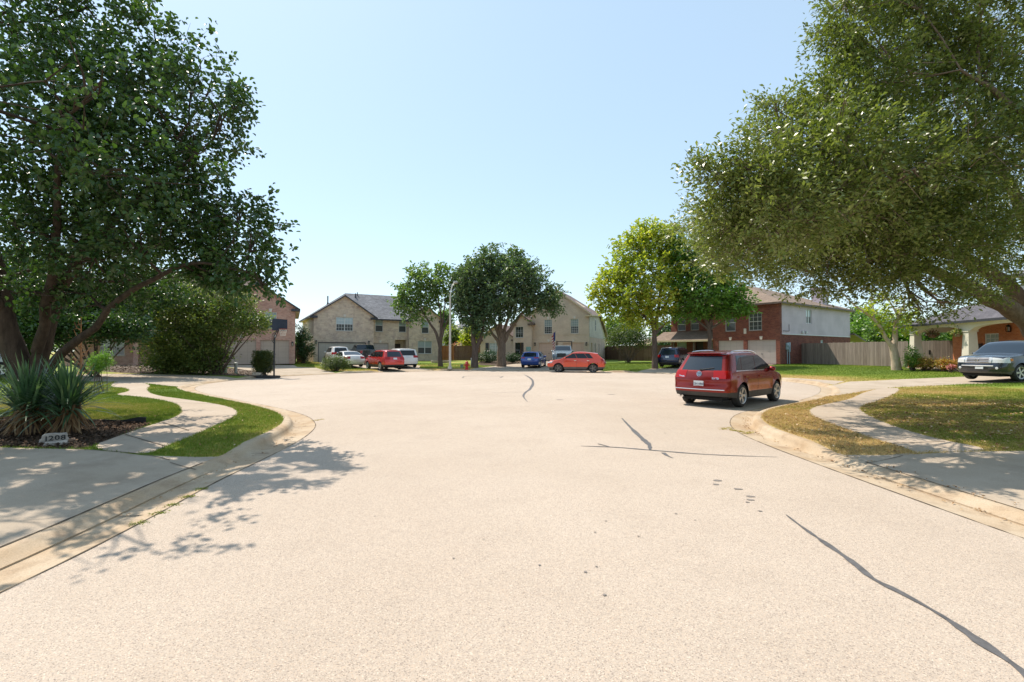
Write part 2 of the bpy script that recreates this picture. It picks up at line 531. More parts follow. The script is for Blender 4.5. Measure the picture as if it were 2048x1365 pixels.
def turf_mat(name, blades=False):
    m, nt, bs, out = nmat(name)
    tc = N(nt, 'ShaderNodeTexCoord').outputs['Object']
    at = N(nt, 'ShaderNodeAttribute'); at.attribute_name = 'dry'
    f, raw = noise_fac(nt, 22 if not blades else 9, 6, .75, tc, .3, .7)
    ad = N(nt, 'ShaderNodeMath', operation='MULTIPLY_ADD'); nt.links.new(f, ad.inputs[0]); ad.inputs[1].default_value = .5; ad.inputs[2].default_value = -.25
    s = N(nt, 'ShaderNodeMath', operation='ADD', use_clamp=True); nt.links.new(at.outputs['Fac'], s.inputs[0]); nt.links.new(ad.outputs[0], s.inputs[1])
    cr = N(nt, 'ShaderNodeValToRGB'); e = cr.color_ramp.elements
    e[0].position = 0; e[0].color = (.12, .185, .025, 1); e[1].position = 1; e[1].color = (.60, .43, .20, 1)
    k = e.new(.35); k.color = (.19, .26, .025, 1)
    k = e.new(.65); k.color = (.42, .345, .10, 1)
    nt.links.new(s.outputs[0], cr.inputs[0])
    c = cr.outputs[0]
    if not blades:
        f3, h = noise_fac(nt, 120, 4, .7, tc, .25, .75)
        c = mixc(nt, f3, mixc(nt, 1, c, (.55, .55, .5), 'MULTIPLY'), mixc(nt, 1, c, (1.2, 1.2, 1.1), 'MULTIPLY'))
        bump(nt, bs, h, .6, .03)
    nt.links.new(c, bs.inputs['Base Color']); bs.inputs['Roughness'].default_value = .8; bs.inputs['Specular IOR Level'].default_value = .2
    if blades:
        tr = N(nt, 'ShaderNodeBsdfTranslucent'); nt.links.new(c, tr.inputs[0])
        mx = N(nt, 'ShaderNodeMixShader'); mx.inputs[0].default_value = .3
        nt.links.new(bs.outputs[0], mx.inputs[1]); nt.links.new(tr.outputs[0], mx.inputs[2]); nt.links.new(mx.outputs[0], out.inputs[0])
    return m

M_TURF, M_BLADE = turf_mat('turf'), turf_mat('grass_blades', True)
M_CONC = ground_mat('drive_concrete', (.37, .30, .225), (.44, .365, .285), (.23, .18, .135), .7, 1.1, 110, .22, stain=.75, bmp=.2)
M_CONC2 = ground_mat('walk_concrete', (.39, .31, .235), (.45, .37, .29), (.26, .205, .155), .8, 1.6, 120, .2, stain=.75, bmp=.2)
M_CURB = ground_mat('kerb_concrete', (.41, .295, .185), (.49, .40, .295), (.23, .15, .095), .8, 2.6, 90, .25, stain=.85, bmp=.3, bd=.006)
M_ROAD = ground_mat('chip_seal', (.405, .345, .29), (.455, .395, .34), (.33, .28, .235), .16, .9, 170, .8, stain=.45, vor=True, bmp=.35, bd=.006)
M_MULCH = ground_mat('bark_mulch', (.075, .05, .033), (.12, .08, .05), (.03, .02, .014), 1.2, 8, 45, .6, bmp=.9, bd=.03)
region('lawn', cls == 'lawn', zlawn2, M_TURF, .12, True)
region('mulch_bed', cls == 'bed', lambda P: zlawn(P) - .01, M_MULCH, .1)
region('sidewalk', cls == 'walk', lambda P: zlawn2(P) + .004, M_CONC2, .12)
for k in DRIVES:
    region('driveway', cls == k, zdrive, M_CONC, .12)

# driveway flags along the kerb
dmask = np.zeros(len(EL))
for k, p in DRIVES.items():
    dmask = np.maximum(dmask, pip(EL + EN * (CB + .3), p).astype(float))
ker = np.array([1, 2, 3, 3, 2, 1, 1.]); ker /= ker.sum()
dm = np.convolve(np.pad(dmask, 3, mode='edge'), ker, mode='valid')
hc = zlawn2(BACK) + .002
# asphalt
rp = [tuple(p) for p in EL] ; roadV = []; 
pr = len(rp)
grid_pts = []
for x in np.arange(-16, 16, 1.5):
    for y in np.arange(-13, 42, 1.5):
        grid_pts.append((x, y))
gp = np.array(grid_pts); gp = gp[edge_d(gp) < -.5]
allp = rp + [tuple(p) for p in gp]
ed = [(i, i + 1) for i in range(pr - 1)] + [(pr - 1, 0)]
v3, _, f3, *_ = delaunay_2d_cdt([Vector(p) for p in allp], ed, [], 1, 1e-4)
RV = np.array([tuple(v) for v in v3])
def zroad(P):
    return .03 * smooth(0, 4, -edge_d(P)) - .0
me = bpy.data.meshes.new('road'); zz = zroad(RV)
me.from_pydata([(*RV[i], zz[i]) for i in range(len(RV))], [], [tuple(f) for f in f3]); me.materials.append(M_ROAD)
me.polygons.foreach_set('use_smooth', [True] * len(me.polygons))
tag(mesh_obj('road', me), kind='structure')

# gutter and kerb swept along the edge
prof = [(-.02, -.03, 0), (0, .004, 0), (.22, -.018, 0), (.40, -.022, 0), (.455, 0, .12), (.475, 0, .45), (.50, 0, .8), (.535, 0, .96), (.58, 0, 1.0), (.63, 0, 1.0), (CB, 0, .97), (CB + .005, 0, .3)]
VV, FF = [], []
rr = random.Random(1)
for i in range(len(EL)):
    wob = .006 * noise.noise(Vector((i * .13, 0, 0)))
    for (o_, z0, k) in prof:
        fl = (o_ - .4) * (0 if k == 0 else 1)
        oo = o_ - (fl * 0)
        if dm[i] > 0 and 0 < k < 1: oo = o_ + dm[i] * .04 * (1 if k > .2 else -1.4)
        p = EL[i] + EN[i] * oo
        zq = z0 + k * hc[i] + (wob if k else 0) - (.02 if k == 0 and o_ > .3 else 0) * 0
        if k and k < 1 and k < .2: zq -= .012
        VV.append((p[0], p[1], zq))
K = len(prof)
for i in range(len(EL) - 1):
    for j in range(K - 1):
        FF.append((i * K + j, (i + 1) * K + j, (i + 1) * K + j + 1, i * K + j + 1))
me = bpy.data.meshes.new('kerb'); me.from_pydata(VV, [], FF); me.materials.append(M_CURB)
me.polygons.foreach_set('use_smooth', [True] * len(FF)); me.set_sharp_from_angle(angle=R(60))
bm = bmesh.new(); bm.from_mesh(me); bmesh.ops.recalc_face_normals(bm, faces=bm.faces); 
if sum(f.normal.z for f in bm.faces) < 0: bmesh.ops.reverse_faces(bm, faces=bm.faces)
bm.to_mesh(me); bm.free()
tag(mesh_obj('kerb_and_gutter', me), kind='structure')

# dark joints between slabs
M_JOINT = mat('joint_dirt', (.09, .065, .04), .95, var=.4, vs=6)
M_TAR = mat('crack_sealant', (.10, .095, .095), .6, var=.25, vs=14, bmp=.3, fine=60)
def strip(mb, P, wd, zf, off=.006, jit=0):
    P = spline(P, .07) if len(P) > 2 else np.array([np.array(P[0]) + (np.array(P[1]) - np.array(P[0])) * t for t in np.linspace(0, 1, max(3, int(np.linalg.norm(np.array(P[1]) - np.array(P[0])) / .2)))])
    t = np.gradient(P, axis=0); t /= np.linalg.norm(t, axis=1)[:, None] + 1e-9
    n = np.stack([-t[:, 1], t[:, 0]], 1)
    wv = np.array([wd if not hasattr(wd, '__len__') else np.interp(i / (len(P) - 1), np.linspace(0, 1, len(wd)), wd) for i in range(len(P))])
    wv = wv * np.array([max(.15, 1 + jit * (noise.noise(Vector((p[0] * 5, p[1] * 5, 1))) + .6 * noise.noise(Vector((p[0] * 21, p[1] * 21, 2))))) for p in P])
    A, Bq = P + n * wv[:, None] / 2, P - n * wv[:, None] / 2
    za, zb = zf(A) + off, zf(Bq) + off
    vs = []
    for i in range(len(P)): vs += [(*A[i], za[i]), (*Bq[i], zb[i])]
    mb.add(vs, [(2 * i, 2 * i + 1, 2 * i + 3, 2 * i + 2) for i in range(len(P) - 1)])
mb = MB()
i0 = np.argmin(abs(EL[:, 1] + 8) + (EL[:, 0] > 0) * 99); i1 = np.argmin(abs(EL[:, 1] - 7.1) + (EL[:, 0] > 0) * 99)
strip(mb, [tuple(EL[i] + EN[i] * (CB + .004)) for i in range(i0, i1 + 1, 3)], .022, zdrive, .008, .5)
strip(mb, [G(340, 912), G(290, 907), G(150, 899)], .016, zdrive, .008, .4)
strip(mb, [(-4.3, 6.5), G(340, 916)], .016, zdrive, .006, .4)
strip(mb, [(-4.6, 3.3), (-9.5, 4.4), (-13, 5.0)], .014, zdrive, .005, .3)
j0 = np.argmin(abs(EL[:, 1] - 7.0) + (EL[:, 0] < 0) * 99); j1 = np.argmin(abs(EL[:, 1] + 8) + (EL[:, 0] < 0) * 99)
strip(mb, [tuple(EL[i] + EN[i] * (CB + .004)) for i in range(j0, j1 + 1, 3)], .02, zdrive, .008, .5)
strip(mb, [G(1729, 928, zdrive), G(1806, 912, zdrive)], .014, zdrive, .006)
strip(mb, [(5.2, 2.2), (8.5, 2.9), (12, 3.6)], .012, zdrive, .005)
for a, b in (((1631, 838), (1741, 833)), ((1672, 853), (1788, 855)), ((1770, 888), (1890, 884)), ((1662, 806), (1762, 801)), ((322, 845), (378, 862)), ((250, 870), (330, 893)), ((368, 834), (476, 832)), ((345, 806), (440, 809))):
    strip(mb, [G(*a), G(*b)], .02, zlawn, .011, .3)
for i in list(range(4, len(EL), 10)):
    q = EL[i] + EN[i] * .02; e = EL[i] + EN[i] * .42
    strip(mb, [tuple(q), tuple(e)], .012, lambda P: 0 * edge_d(P) - .012, .002)
strip(mb, [tuple(EL[i] - EN[i] * .004) for i in range(0, len(EL), 4)], .012, lambda P: 0 * edge_d(P) + .003, .004, 1.2)
tag(mb.build('pavement_joints', M_JOINT), kind='structure')
mb = MB()
S = lambda L, wd, j=.5: strip(mb, [Groad(*p) for p in L], wd, zroad, .005, j)
S([(1572, 1033), (1610, 1062), (1700, 1125), (1745, 1162), (1800, 1190), (1880, 1235), (1960, 1290), (2048, 1352), (2150, 1450)], [.012, .035, .05, .055, .04, .05, .05, .05], .7)
S([(1244, 839), (1262, 858), (1285, 880), (1298, 892), (1300, 902)], [.03, .05, .075, .11, .05])
S([(1162, 896), (1230, 898), (1300, 903), (1400, 910), (1480, 913), (1555, 915)], [.02, .05, .06, .045, .03, .015], .6)
S([(1196, 891), (1222, 898)], .035); S([(1326, 908), (1336, 915), (1346, 919)], [.05, .06, .02])
S([(1048, 750), (1062, 759), (1066, 768), (1060, 780), (1052, 786), (1047, 793), (1049, 799), (1055, 806)], [.02, .12, .12, .1, .14, .1, .08, .02], .6)
S([(984, 788), (1046, 786)], .03); S([(925, 757), (935, 754), (1000, 754), (1001, 757)], .09); S([(922, 758), (960, 759), (1000, 758)], .04)
tag(mb.build('tar_marks', M_TAR), kind='structure'); mb = MB()
def spot(px, py, rx, ry, k=0):
    q = Groad(px, py); n_ = 11; vs = []
    for i in range(n_):
        t = 2 * math.pi * i / n_; r = .78 + .4 * noise.noise(Vector((math.cos(t) * 2 + px, math.sin(t) * 2, k)))
        vs.append((q[0] + rx * r * math.cos(t), q[1] + ry * r * math.sin(t)))
    z = zroad(np.array(vs)) + .005
    mb.add([(*vs[i], z[i]) for i in range(n_)], [tuple(range(n_))])
for a in ((1120, 802, .16, .1), (1223, 791, .2, .1), (1435, 964, .07, .05), (1432, 972, .045, .035), (1476, 981, .07, .035), (1501, 996, .06, .035), (1501, 1003, .05, .03), (1495, 1008, .03, .025), (1520, 1026, .03, .02), (1171, 1153.4, .016, .02), (1209, 1200, .017, .015),
          (1079, 1139, .014, .013), (1193, 1142, .013, .011), (1190, 1072, .014, .011), (1277, 1080, .016, .011), (967, 1086, .011, .01), (1212, 1049, .014, .01), (1352, 1033, .02, .014), (1390, 1046, .014, .01), (907, 1124, .012, .01), (750, 1037, .012, .01), (1330, 868, .03, .03), (1060, 905, .02, .02)):
    spot(*a)
tag(mb.build('oil_spots', mat('oil_stain', (.19, .165, .145), .8, var=.3, vs=30)), kind='structure')
# ------------------------------------------------------------------ houses
M_TRIM = mat('cream_trim', srgb('c9b795'), .6, var=.06, vs=2)
M_DTRIM = mat('dark_fascia', (.035, .036, .045), .5, var=.2, vs=3)
M_BTRIM = mat('brown_fascia', (.13, .09, .07), .6, var=.2)
M_FRAME = mat('window_frame', (.62, .62, .60), .45, var=.05)
M_BLIND = glass_mat('blind_behind_glass', (.30, .36, .35), .12, .6)
M_BLIND2 = glass_mat('curtain_behind_glass', (.42, .50, .52), .12, .6)
M_SCREEN = glass_mat('insect_screen', (.055, .06, .065), .3, .5)
M_DGLASS = glass_mat('dark_glass', (.02, .025, .03), .04, .8)
M_STONE = mat('cast_stone', (.62, .57, .5), .8, var=.08)
M_BLACK = mat('black_metal', (.015, .015, .017), .45, var=.2)
M_LAMPG = mat('lantern_glass', (.4, .37, .3), .2, var=.1)
M_DOORD = mat('dark_wood_door', (.035, .02, .016), .4, var=.3, vs=6)
M_PIPE = mat('vent_pipe', (.05, .05, .055), .6)
def roof_mat(name, a, b, dk):
    m, nt, bs, out = nmat(name)
    uv = N(nt, 'ShaderNodeTexCoord').outputs['UV']; ob = N(nt, 'ShaderNodeTexCoord').outputs['Object']
    bk = N(nt, 'ShaderNodeTexBrick'); bk.offset = .37
    for k, v in (('Scale', 1), ('Brick Width', .31), ('Row Height', .145), ('Mortar Size', .006), ('Bias', 0.)): bk.inputs[k].default_value = v
    bk.inputs['Color1'].default_value = (*a, 1); bk.inputs['Color2'].default_value = (*b, 1); bk.inputs['Mortar'].default_value = (*dk, 1)
    nt.links.new(uv, bk.inputs['Vector'])
    f, _ = noise_fac(nt, .5, 6, .7, ob)
    c = mixc(nt, f, mixc(nt, 1, bk.outputs[0], (.78, .78, .78), 'MULTIPLY'), bk.outputs[0])
    nt.links.new(c, bs.inputs['Base Color']); bs.inputs['Roughness'].default_value = .92; bs.inputs['Specular IOR Level'].default_value = .15
    _, h = noise_fac(nt, 70, 3, .6, ob); bump(nt, bs, h, .5, .01)
    return m
M_ROOF_GREY = roof_mat('grey_shingle', (.17, .17, .18), (.26, .26, .275), (.08, .08, .085))
M_ROOF_DARK = roof_mat('dark_grey_shingle', (.10, .095, .105), (.155, .145, .16), (.05, .05, .055))
M_ROOF_TAN = roof_mat('tan_shingle', (.30, .23, .18), (.22, .165, .13), (.10, .075, .06))
M_ROOF_BROWN = roof_mat('brown_shingle', (.20, .15, .14), (.27, .21, .19), (.09, .07, .06))

def gdoor_mat(name, col):
    m, nt, bs, out = nmat(name)
    ob = N(nt, 'ShaderNodeTexCoord').outputs['UV']
    bk = N(nt, 'ShaderNodeTexBrick'); bk.offset = 0
    for k, v in (('Scale', 1), ('Brick Width', .61), ('Row Height', .533), ('Mortar Size', .012), ('Mortar Smooth', .5)): bk.inputs[k].default_value = v
    bk.inputs['Color1'].default_value = (*col, 1); bk.inputs['Color2'].default_value = (*col, 1); bk.inputs['Mortar'].default_value = (*[c * .72 for c in col], 1)
    nt.links.new(ob, bk.inputs['Vector']); 
    f, _ = noise_fac(nt, 1.2, 4, .6, ob)
    nt.links.new(mixc(nt, f, mixc(nt, 1, bk.outputs[0], (.9, .9, .9), 'MULTIPLY'), bk.outputs[0]), bs.inputs['Base Color']); bs.inputs['Roughness'].default_value = .5
    bump(nt, bs, bk.outputs['Fac'], -.4, .01)
    return m

class House:
    def __init__(s, name, label, O, ang, wall_mat, roof_m, fascia, z=None, cat='house'):
        s.z = .56 if z is None else z
        s.root = thing(name, label, cat, (O[0], O[1], s.z), ang)
        s.W = MB(); s.wm = [wall_mat]; s.roof_m, s.fascia = roof_m, fascia
    def mi(s, m):
        if m not in s.wm: s.wm.append(m)
        return s.wm.index(m)
    def wall(s, p0, p1, z0, z1, ops=(), peak=None, m=None, dep=.12):
        """wall from p0 to p1 (seen from outside left to right); ops: (u0,u1,z0,z1); peak: (u, z) gable apex"""
        mi = 0 if m is None else s.mi(m)
        p0, p1 = Vector((*p0, 0)), Vector((*p1, 0)); L = (p1 - p0).length; t = (p1 - p0) / L
        n = Vector((t.y, -t.x, 0))
        P = lambda u, z, d=0: p0 + t * u - n * d + Vector((0, 0, z))
        us = sorted({0, L, *[o[0] for o in ops], *[o[1] for o in ops]}); zs = sorted({z0, z1, *[o[2] for o in ops], *[o[3] for o in ops]})
        zs = [q for q in zs if z0 <= q <= z1]
        for i in range(len(us) - 1):
            for j in range(len(zs) - 1):
                cu, cz = (us[i] + us[i + 1]) / 2, (zs[j] + zs[j + 1]) / 2
                if any(o[0] < cu < o[1] and o[2] < cz < o[3] for o in ops): continue
                s.W.add([P(us[i], zs[j]), P(us[i + 1], zs[j]), P(us[i + 1], zs[j + 1]), P(us[i], zs[j + 1])], [(0, 1, 2, 3)], mi)
        if peak:
            s.W.add([P(0, z1), P(L, z1), P(*peak)], [(0, 1, 2)], mi)
        for o in ops:
            a, b, c, d = o[:4]
            q = [P(a, c), P(b, c), P(b, d), P(a, d)]; r = [P(a, c, dep), P(b, c, dep), P(b, d, dep), P(a, d, dep)]
            s.W.add(q + r, [(0, 1, 5, 4), (1, 2, 6, 5), (2, 3, 7, 6), (3, 0, 4, 7)], mi)
        return P
    def window(s, P, o, kind='sash', n=1, sill=True, key=True, dep=.12, pane=None, low=None, grille=False):
        a, b, c, d = o; t = .05
        f = MB()
        def fr(u0, u1, z0, z1, d0, d1):
            q = [P(u, z, dd) for dd in (d1, d0) for z in (z0, z1) for u in (u0, u1)]
            f.add(q, [(0, 1, 3, 2), (4, 6, 7, 5), (0, 4, 5, 1), (2, 3, 7, 6), (0, 2, 6, 4), (1, 5, 7, 3)])
        fr(a, b, c, c + t, .05, dep + .02); fr(a, b, d - t, d, .05, dep + .02); fr(a, a + t, c + t, d - t, .05, dep + .02); fr(b - t, b, c + t, d - t, .05, dep + .02)
        mid = (c + d) / 2
        if kind == 'sash': fr(a + t, b - t, mid - .025, mid + .025, .06, dep + .02)
        for k in range(1, n):
            u = a + (b - a) * k / n; fr(u - .04, u + .04, c + t, d - t, .055, dep + .02)
        if grille:
            nn = grille if isinstance(grille, tuple) else (3, 4)
            for k in range(1, nn[0]): u = a + (b - a) * k / nn[0]; fr(u - .011, u + .011, c + t, d - t, .075, dep)
            for k in range(1, nn[1]): z = c + (d - c) * k / nn[1]; fr(a + t, b - t, z - .011, z + .011, .074, dep)
        w = f.build('window', M_FRAME, s.root)
        g = MB().add([P(a + t, mid, dep - .02), P(b - t, mid, dep - .02), P(b - t, d - t, dep - .02), P(a + t, d - t, dep - .02)], [(0, 1, 2, 3)])
        g.build('upper_pane', pane or M_BLIND, w)
        g = MB().add([P(a + t, c + t, dep - .015), P(b - t, c + t, dep - .015), P(b - t, mid, dep - .015), P(a + t, mid, dep - .015)], [(0, 1, 2, 3)])
        g.build('lower_pane', low or M_SCREEN, w)
        if sill:
            g = MB(); g.add([P(u, z, dd) for dd in (.1, -.045) for z in (c - .075, c - .003) for u in (a - .08, b + .08)], [(0, 1, 3, 2), (4, 6, 7, 5), (0, 4, 5, 1), (2, 3, 7, 6), (0, 2, 6, 4), (1, 5, 7, 3)])
            g.build('sill', s.wm[0], w)
        if key: s.keystone(P, (a + b) / 2, d)
        return w
    def keystone(s, P, u, z):
        g = MB(); q = []
        for dd in (.02, -.035):
            q += [P(u - .09, z + .01, dd), P(u + .09, z + .01, dd), P(u + .14, z + .3, dd), P(u - .14, z + .3, dd)]
        g.add(q, [(0, 1, 2, 3), (7, 6, 5, 4), (0, 4, 5, 1), (1, 5, 6, 2), (2, 6, 7, 3), (3, 7, 4, 0)]); g.build('keystone', M_STONE, s.root)
    def garage(s, P, o, m, dep=.12, trim=None):
        a, b, c, d = o
        g = MB().add([P(a, c, dep - .01), P(b, c, dep - .01), P(b, d, dep - .01), P(a, d, dep - .01)], [(0, 1, 2, 3)])
        x = g.build('garage_door', m, s.root, uv=True)
        h = MB(); q = [P(u, z, dd) for dd in (dep - .01, dep - .05) for z in (c + .85, c + .89) for u in ((a + b) / 2 - .07, (a + b) / 2 + .07)]
        h.add(q, [(0, 1, 3, 2), (4, 6, 7, 5), (0, 4, 5, 1), (2, 3, 7, 6), (0, 2, 6, 4), (1, 5, 7, 3)]).build('handle', M_BLACK, x)
        if trim:
            t = MB()
            for (u0, u1, z0, z1) in ((a, a + .07, c, d), (b - .07, b, c, d), (a + .07, b - .07, d - .08, d)):
                t.add([P(u, z, dd) for dd in (dep - .012, .02) for z in (z0, z1) for u in (u0, u1)], [(0, 1, 3, 2), (4, 6, 7, 5), (0, 4, 5, 1), (2, 3, 7, 6), (0, 2, 6, 4), (1, 5, 7, 3)])
            t.build('door_frame', trim, x)
    def door(s, P, o, m=None, dep=.12):
        a, b, c, d = o
        g = MB().add([P(a, c, dep - .01), P(b, c, dep - .01), P(b, d, dep - .01), P(a, d, dep - .01)], [(0, 1, 2, 3)])
        x = g.build('front_door', m or M_DOORD, s.root)
        k = MB().lathe([(.0, 0), (.035, .01), (.035, .05), (0, .07)], 10, Matrix.Translation(P(b - .12, c + 1.0, dep - .02)) @ Matrix.Rotation(R(90), 4, 'X'))
        k.build('handle', M_STONE, x)
    def lantern(s, P, u, z):
        c = P(u, z, -.11)
        g = MB(); g.bbox(c.x - .08, c.x + .08, c.y - .08, c.y + .08, c.z + .13, c.z + .18, .02)
        g.lathe([(.02, c.z + .27), (.12, c.z + .18)], 8, Matrix.Translation((c.x, c.y, 0))); g.box(c.x - .07, c.x + .07, c.y - .07, c.y + .07, c.z - .16, c.z - .12)
        for sx in (-1, 1):
            for sy in (-1, 1): g.box(c.x + sx * .07 - .012, c.x + sx * .07 + .012, c.y + sy * .07 - .012, c.y + sy * .07 + .012, c.z - .12, c.z + .13)
        a, b = P(u, z, 0), P(u, z, -.1); g.tube([a, b], .02, 6)
        x = g.build('wall_lantern', M_BLACK, s.root)
        MB().lathe([(.05, c.z - .11), (.055, c.z + .12)], 8, Matrix.Translation((c.x, c.y, 0))).build('lamp_glass', M_LAMPG, x)
    def slab(s, mb, quad, th=.16):
        """roof plane with thickness: top shingles, edges fascia"""
        q = [Vector(p) for p in quad]; n = len(q)
        lo = [p - Vector((0, 0, th)) for p in q]
        mb.add(q + lo, [tuple(range(n))], 0); b = len(mb.v) - 2 * n
        mb.f.append(tuple(b + n + i for i in reversed(range(n)))); mb.m.append(2)
        for i in range(n):
            mb.f.append((b + i, b + n + i, b + n + (i + 1) % n, b + (i + 1) % n)); mb.m.append(1)
    def gable(s, x0, x1, y0, y1, ze, zr, axis, oh=.4, ohg=.3, name='roof', soffit=None):
        mb = MB()
        if axis == 'y':
            xm = (x0 + x1) / 2; k = (zr - ze) / (xm - x0); e = ze - k * oh
            T = lambda x, y, z: (x, y, z + .1)
            s.slab(mb, [T(x0 - oh, y0 - ohg, e), T(xm, y0 - ohg, zr), T(xm, y1 + ohg, zr), T(x0 - oh, y1 + ohg, e)][::-1])
            s.slab(mb, [T(x1 + oh, y0 - ohg, e), T(xm, y0 - ohg, zr), T(xm, y1 + ohg, zr), T(x1 + oh, y1 + ohg, e)])
            # boxed cornice returns at the gable's feet
            for xx in (x0 - oh, x1 + oh - .75): mb.box(xx, xx + .75, y0 - ohg + .01, y0 - .004, e - .12, e + .1, 1)
            for xx in ((x0 - oh + .01, x0 - .004), (x1 + .004, x1 + oh - .01)): mb.box(xx[0], xx[1], y0 + .004, y1, e - .1, e - .06, 2)
        else:
            ym = (y0 + y1) / 2; k = (zr - ze) / (ym - y0); e = ze - k * oh
            T = lambda x, y, z: (x, y, z + .1)
            s.slab(mb, [T(x0 - ohg, y0 - oh, e), T(x1 + ohg, y0 - oh, e), T(x1 + ohg, ym, zr), T(x0 - ohg, ym, zr)])
            s.slab(mb, [T(x0 - ohg, y1 + oh, e), T(x0 - ohg, ym, zr), T(x1 + ohg, ym, zr), T(x1 + ohg, y1 + oh, e)])
        return mb.build(name, [s.roof_m, s.fascia, soffit or M_TRIM], s.root, uv=True)
    def hip(s, x0, x1, y0, y1, ze, zr, oh=.4, hl=1, hr=1, name='roof', soffit=None):
        """ridge along x; hl/hr: hipped left/right end"""
        mb = MB(); ym = (y0 + y1) / 2; k = (zr - ze) / (min(y1 - y0, x1 - x0) / 2); e = ze - k * oh + .1; z = zr + .1
        if y1 - y0 > x1 - x0:
            xm = (x0 + x1) / 2; r = (x1 - x0) / 2 + oh; a0, a1, f0, f1 = x0 - oh, x1 + oh, y0 - oh, y1 + oh
            s.slab(mb, [(a0, f1, e), (a0, f0, e), (xm, f0 + r, z), (xm, f1 - r, z)]); s.slab(mb, [(a1, f0, e), (a1, f1, e), (xm, f1 - r, z), (xm, f0 + r, z)])
            s.slab(mb, [(a0, f0, e), (a1, f0, e), (xm, f0 + r, z)]); s.slab(mb, [(a1, f1, e), (a0, f1, e), (xm, f1 - r, z)])
            return mb.build(name, [s.roof_m, s.fascia, soffit or M_TRIM], s.root, uv=True)
        r = (y1 - y0) / 2 + oh
        a0, a1 = x0 - oh, x1 + oh; ra = a0 + (r if hl else 0); rb = a1 - (r if hr else 0)
        f0, f1 = y0 - oh, y1 + oh
        s.slab(mb, [(a0, f0, e), (a1, f0, e), (rb, ym, z), (ra, ym, z)]); s.slab(mb, [(a1, f1, e), (a0, f1, e), (ra, ym, z), (rb, ym, z)])
        if hl: s.slab(mb, [(a0, f1, e), (a0, f0, e), (ra, ym, z)])
        if hr: s.slab(mb, [(a1, f0, e), (a1, f1, e), (rb, ym, z)])
        return mb.build(name, [s.roof_m, s.fascia, soffit or M_TRIM], s.root, uv=True)
    def pipe(s, x, y, z0, z1, r=.06, roof=None):
        MB().tube([(x, y, z0), (x, y, z1)], r, 10).lathe([(r * 2.2, z0 + .0), (r * 1.2, z0 + .35)], 10, Matrix.Translation((x, y, 0))).build('vent_pipe', M_PIPE, roof or s.root)
    def finish(s): return s.W.build('wall', s.wm, s.root, uv=True)

BR_PINK = brick_mat('pink_brick', (.58, .32, .24), (.43, .21, .16), (.55, .46, .39), patch=(.64, .46, .37), pf=.45)
BR_TAN = brick_mat('tan_limestone_brick', (.72, .59, .45), (.62, .48, .36), (.60, .50, .40), .4, .13, .014, patch=(.40, .29, .26), pf=.9)
BR_BEIGE = brick_mat('beige_brick', (.68, .55, .42), (.61, .49, .37), (.63, .53, .43), patch=(.60, .46, .36), pf=.5)
BR_RED = brick_mat('red_brick', (.27, .085, .055), (.15, .045, .035), (.24, .155, .125), patch=(.33, .14, .09), pf=.6, bmp=.8)
BR_ORANGE = brick_mat('orange_brick', (.56, .20, .085), (.46, .14, .06), (.46, .30, .2), patch=(.55, .27, .15), pf=.4)
SIDING = brick_mat('white_lap_siding', (.62, .52, .57), (.60, .50, .55), (.50, .42, .46), 1.22, .6, .008, rough=.6, bmp=.5)
SIDING_C = brick_mat('cream_lap_siding', (.62, .59, .50), (.60, .57, .48), (.46, .43, .36), 5, .2, .012, rough=.6, bmp=.5)
SIDING_T = brick_mat('tan_lap_siding', (.60, .50, .36), (.58, .48, .35), (.44, .36, .26), 5, .2, .012, rough=.6, bmp=.5)
G_TAUPE, G_CREAM, G_PINK, G_GREY = gdoor_mat('taupe_garage', (.46, .36, .29)), gdoor_mat('cream_garage', (.50, .44, .36)), gdoor_mat('pinkish_garage', (.60, .43, .33)), gdoor_mat('greige_garage', (.47, .41, .38))

# --- pink brick house, left
h = House('brick_house', 'pink brick two storey house with two taupe garage doors behind the basketball hoop', O1, A1, BR_PINK, M_ROOF_BROWN, M_DTRIM)
P = h.wall((9.8, 0), (16, 0), 0, 5.15, [(.76, 3.07, 0, 2.13), (3.39, 5.72, 0, 2.13), (3.7, 4.65, 3.2, 4.65), (1.35, 2.3, 3.2, 4.65)], (3.1, 7.2))
h.garage(P, (.76, 3.07, 0, 2.13), G_TAUPE); h.garage(P, (3.39, 5.72, 0, 2.13), G_TAUPE)
h.window(P, (3.7, 4.65, 3.2, 4.65)); h.window(P, (1.35, 2.3, 3.2, 4.65))
for u in (1.9, 4.55): h.keystone(P, u, 2.3)
h.lantern(P, 5.98, 1.75)
h.wall((16, 0), (16, 11), 0, 5.15); h.wall((9.8, 11), (9.8, 0), 0, 5.15); h.wall((16, 11), (9.8, 11), 0, 5.15, peak=(3.1, 7.2))
h.gable(9.8, 16, 0, 11, 5.15, 7.2, 'y')
P = h.wall((0, 1.4), (9.8, 1.4), 0, 2.75, [(1.6, 3.2, .8, 2.2), (5.1, 6.1, 0, 2.1), (7.4, 9.0, .7, 2.1)])
h.window(P, (1.6, 3.2, .8, 2.2), n=2, low=M_DGLASS); h.window(P, (7.4, 9.0, .7, 2.1), n=2, low=M_DGLASS); h.door(P, (5.1, 6.1, 0, 2.1))
h.wall((0, 11), (0, 1.4), 0, 5.15); h.wall((9.8, 11), (0, 11), 0, 5.15)
P = h.wall((0, 3), (9.8, 3), 2.7, 5.15, [(2, 3, 3.4, 4.8), (6, 7, 3.4, 4.8)]); h.window(P, (2, 3, 3.4, 4.8)); h.window(P, (6, 7, 3.4, 4.8))
mb = MB(); h.slab(mb, [(-.4, -.9, 2.6), (9.79, -.9, 2.6), (9.79, 2.99, 4.0), (-.4, 2.99, 4.0)]); mb.build('porch_roof', [h.roof_m, h.fascia, M_TRIM], h.root, uv=True)
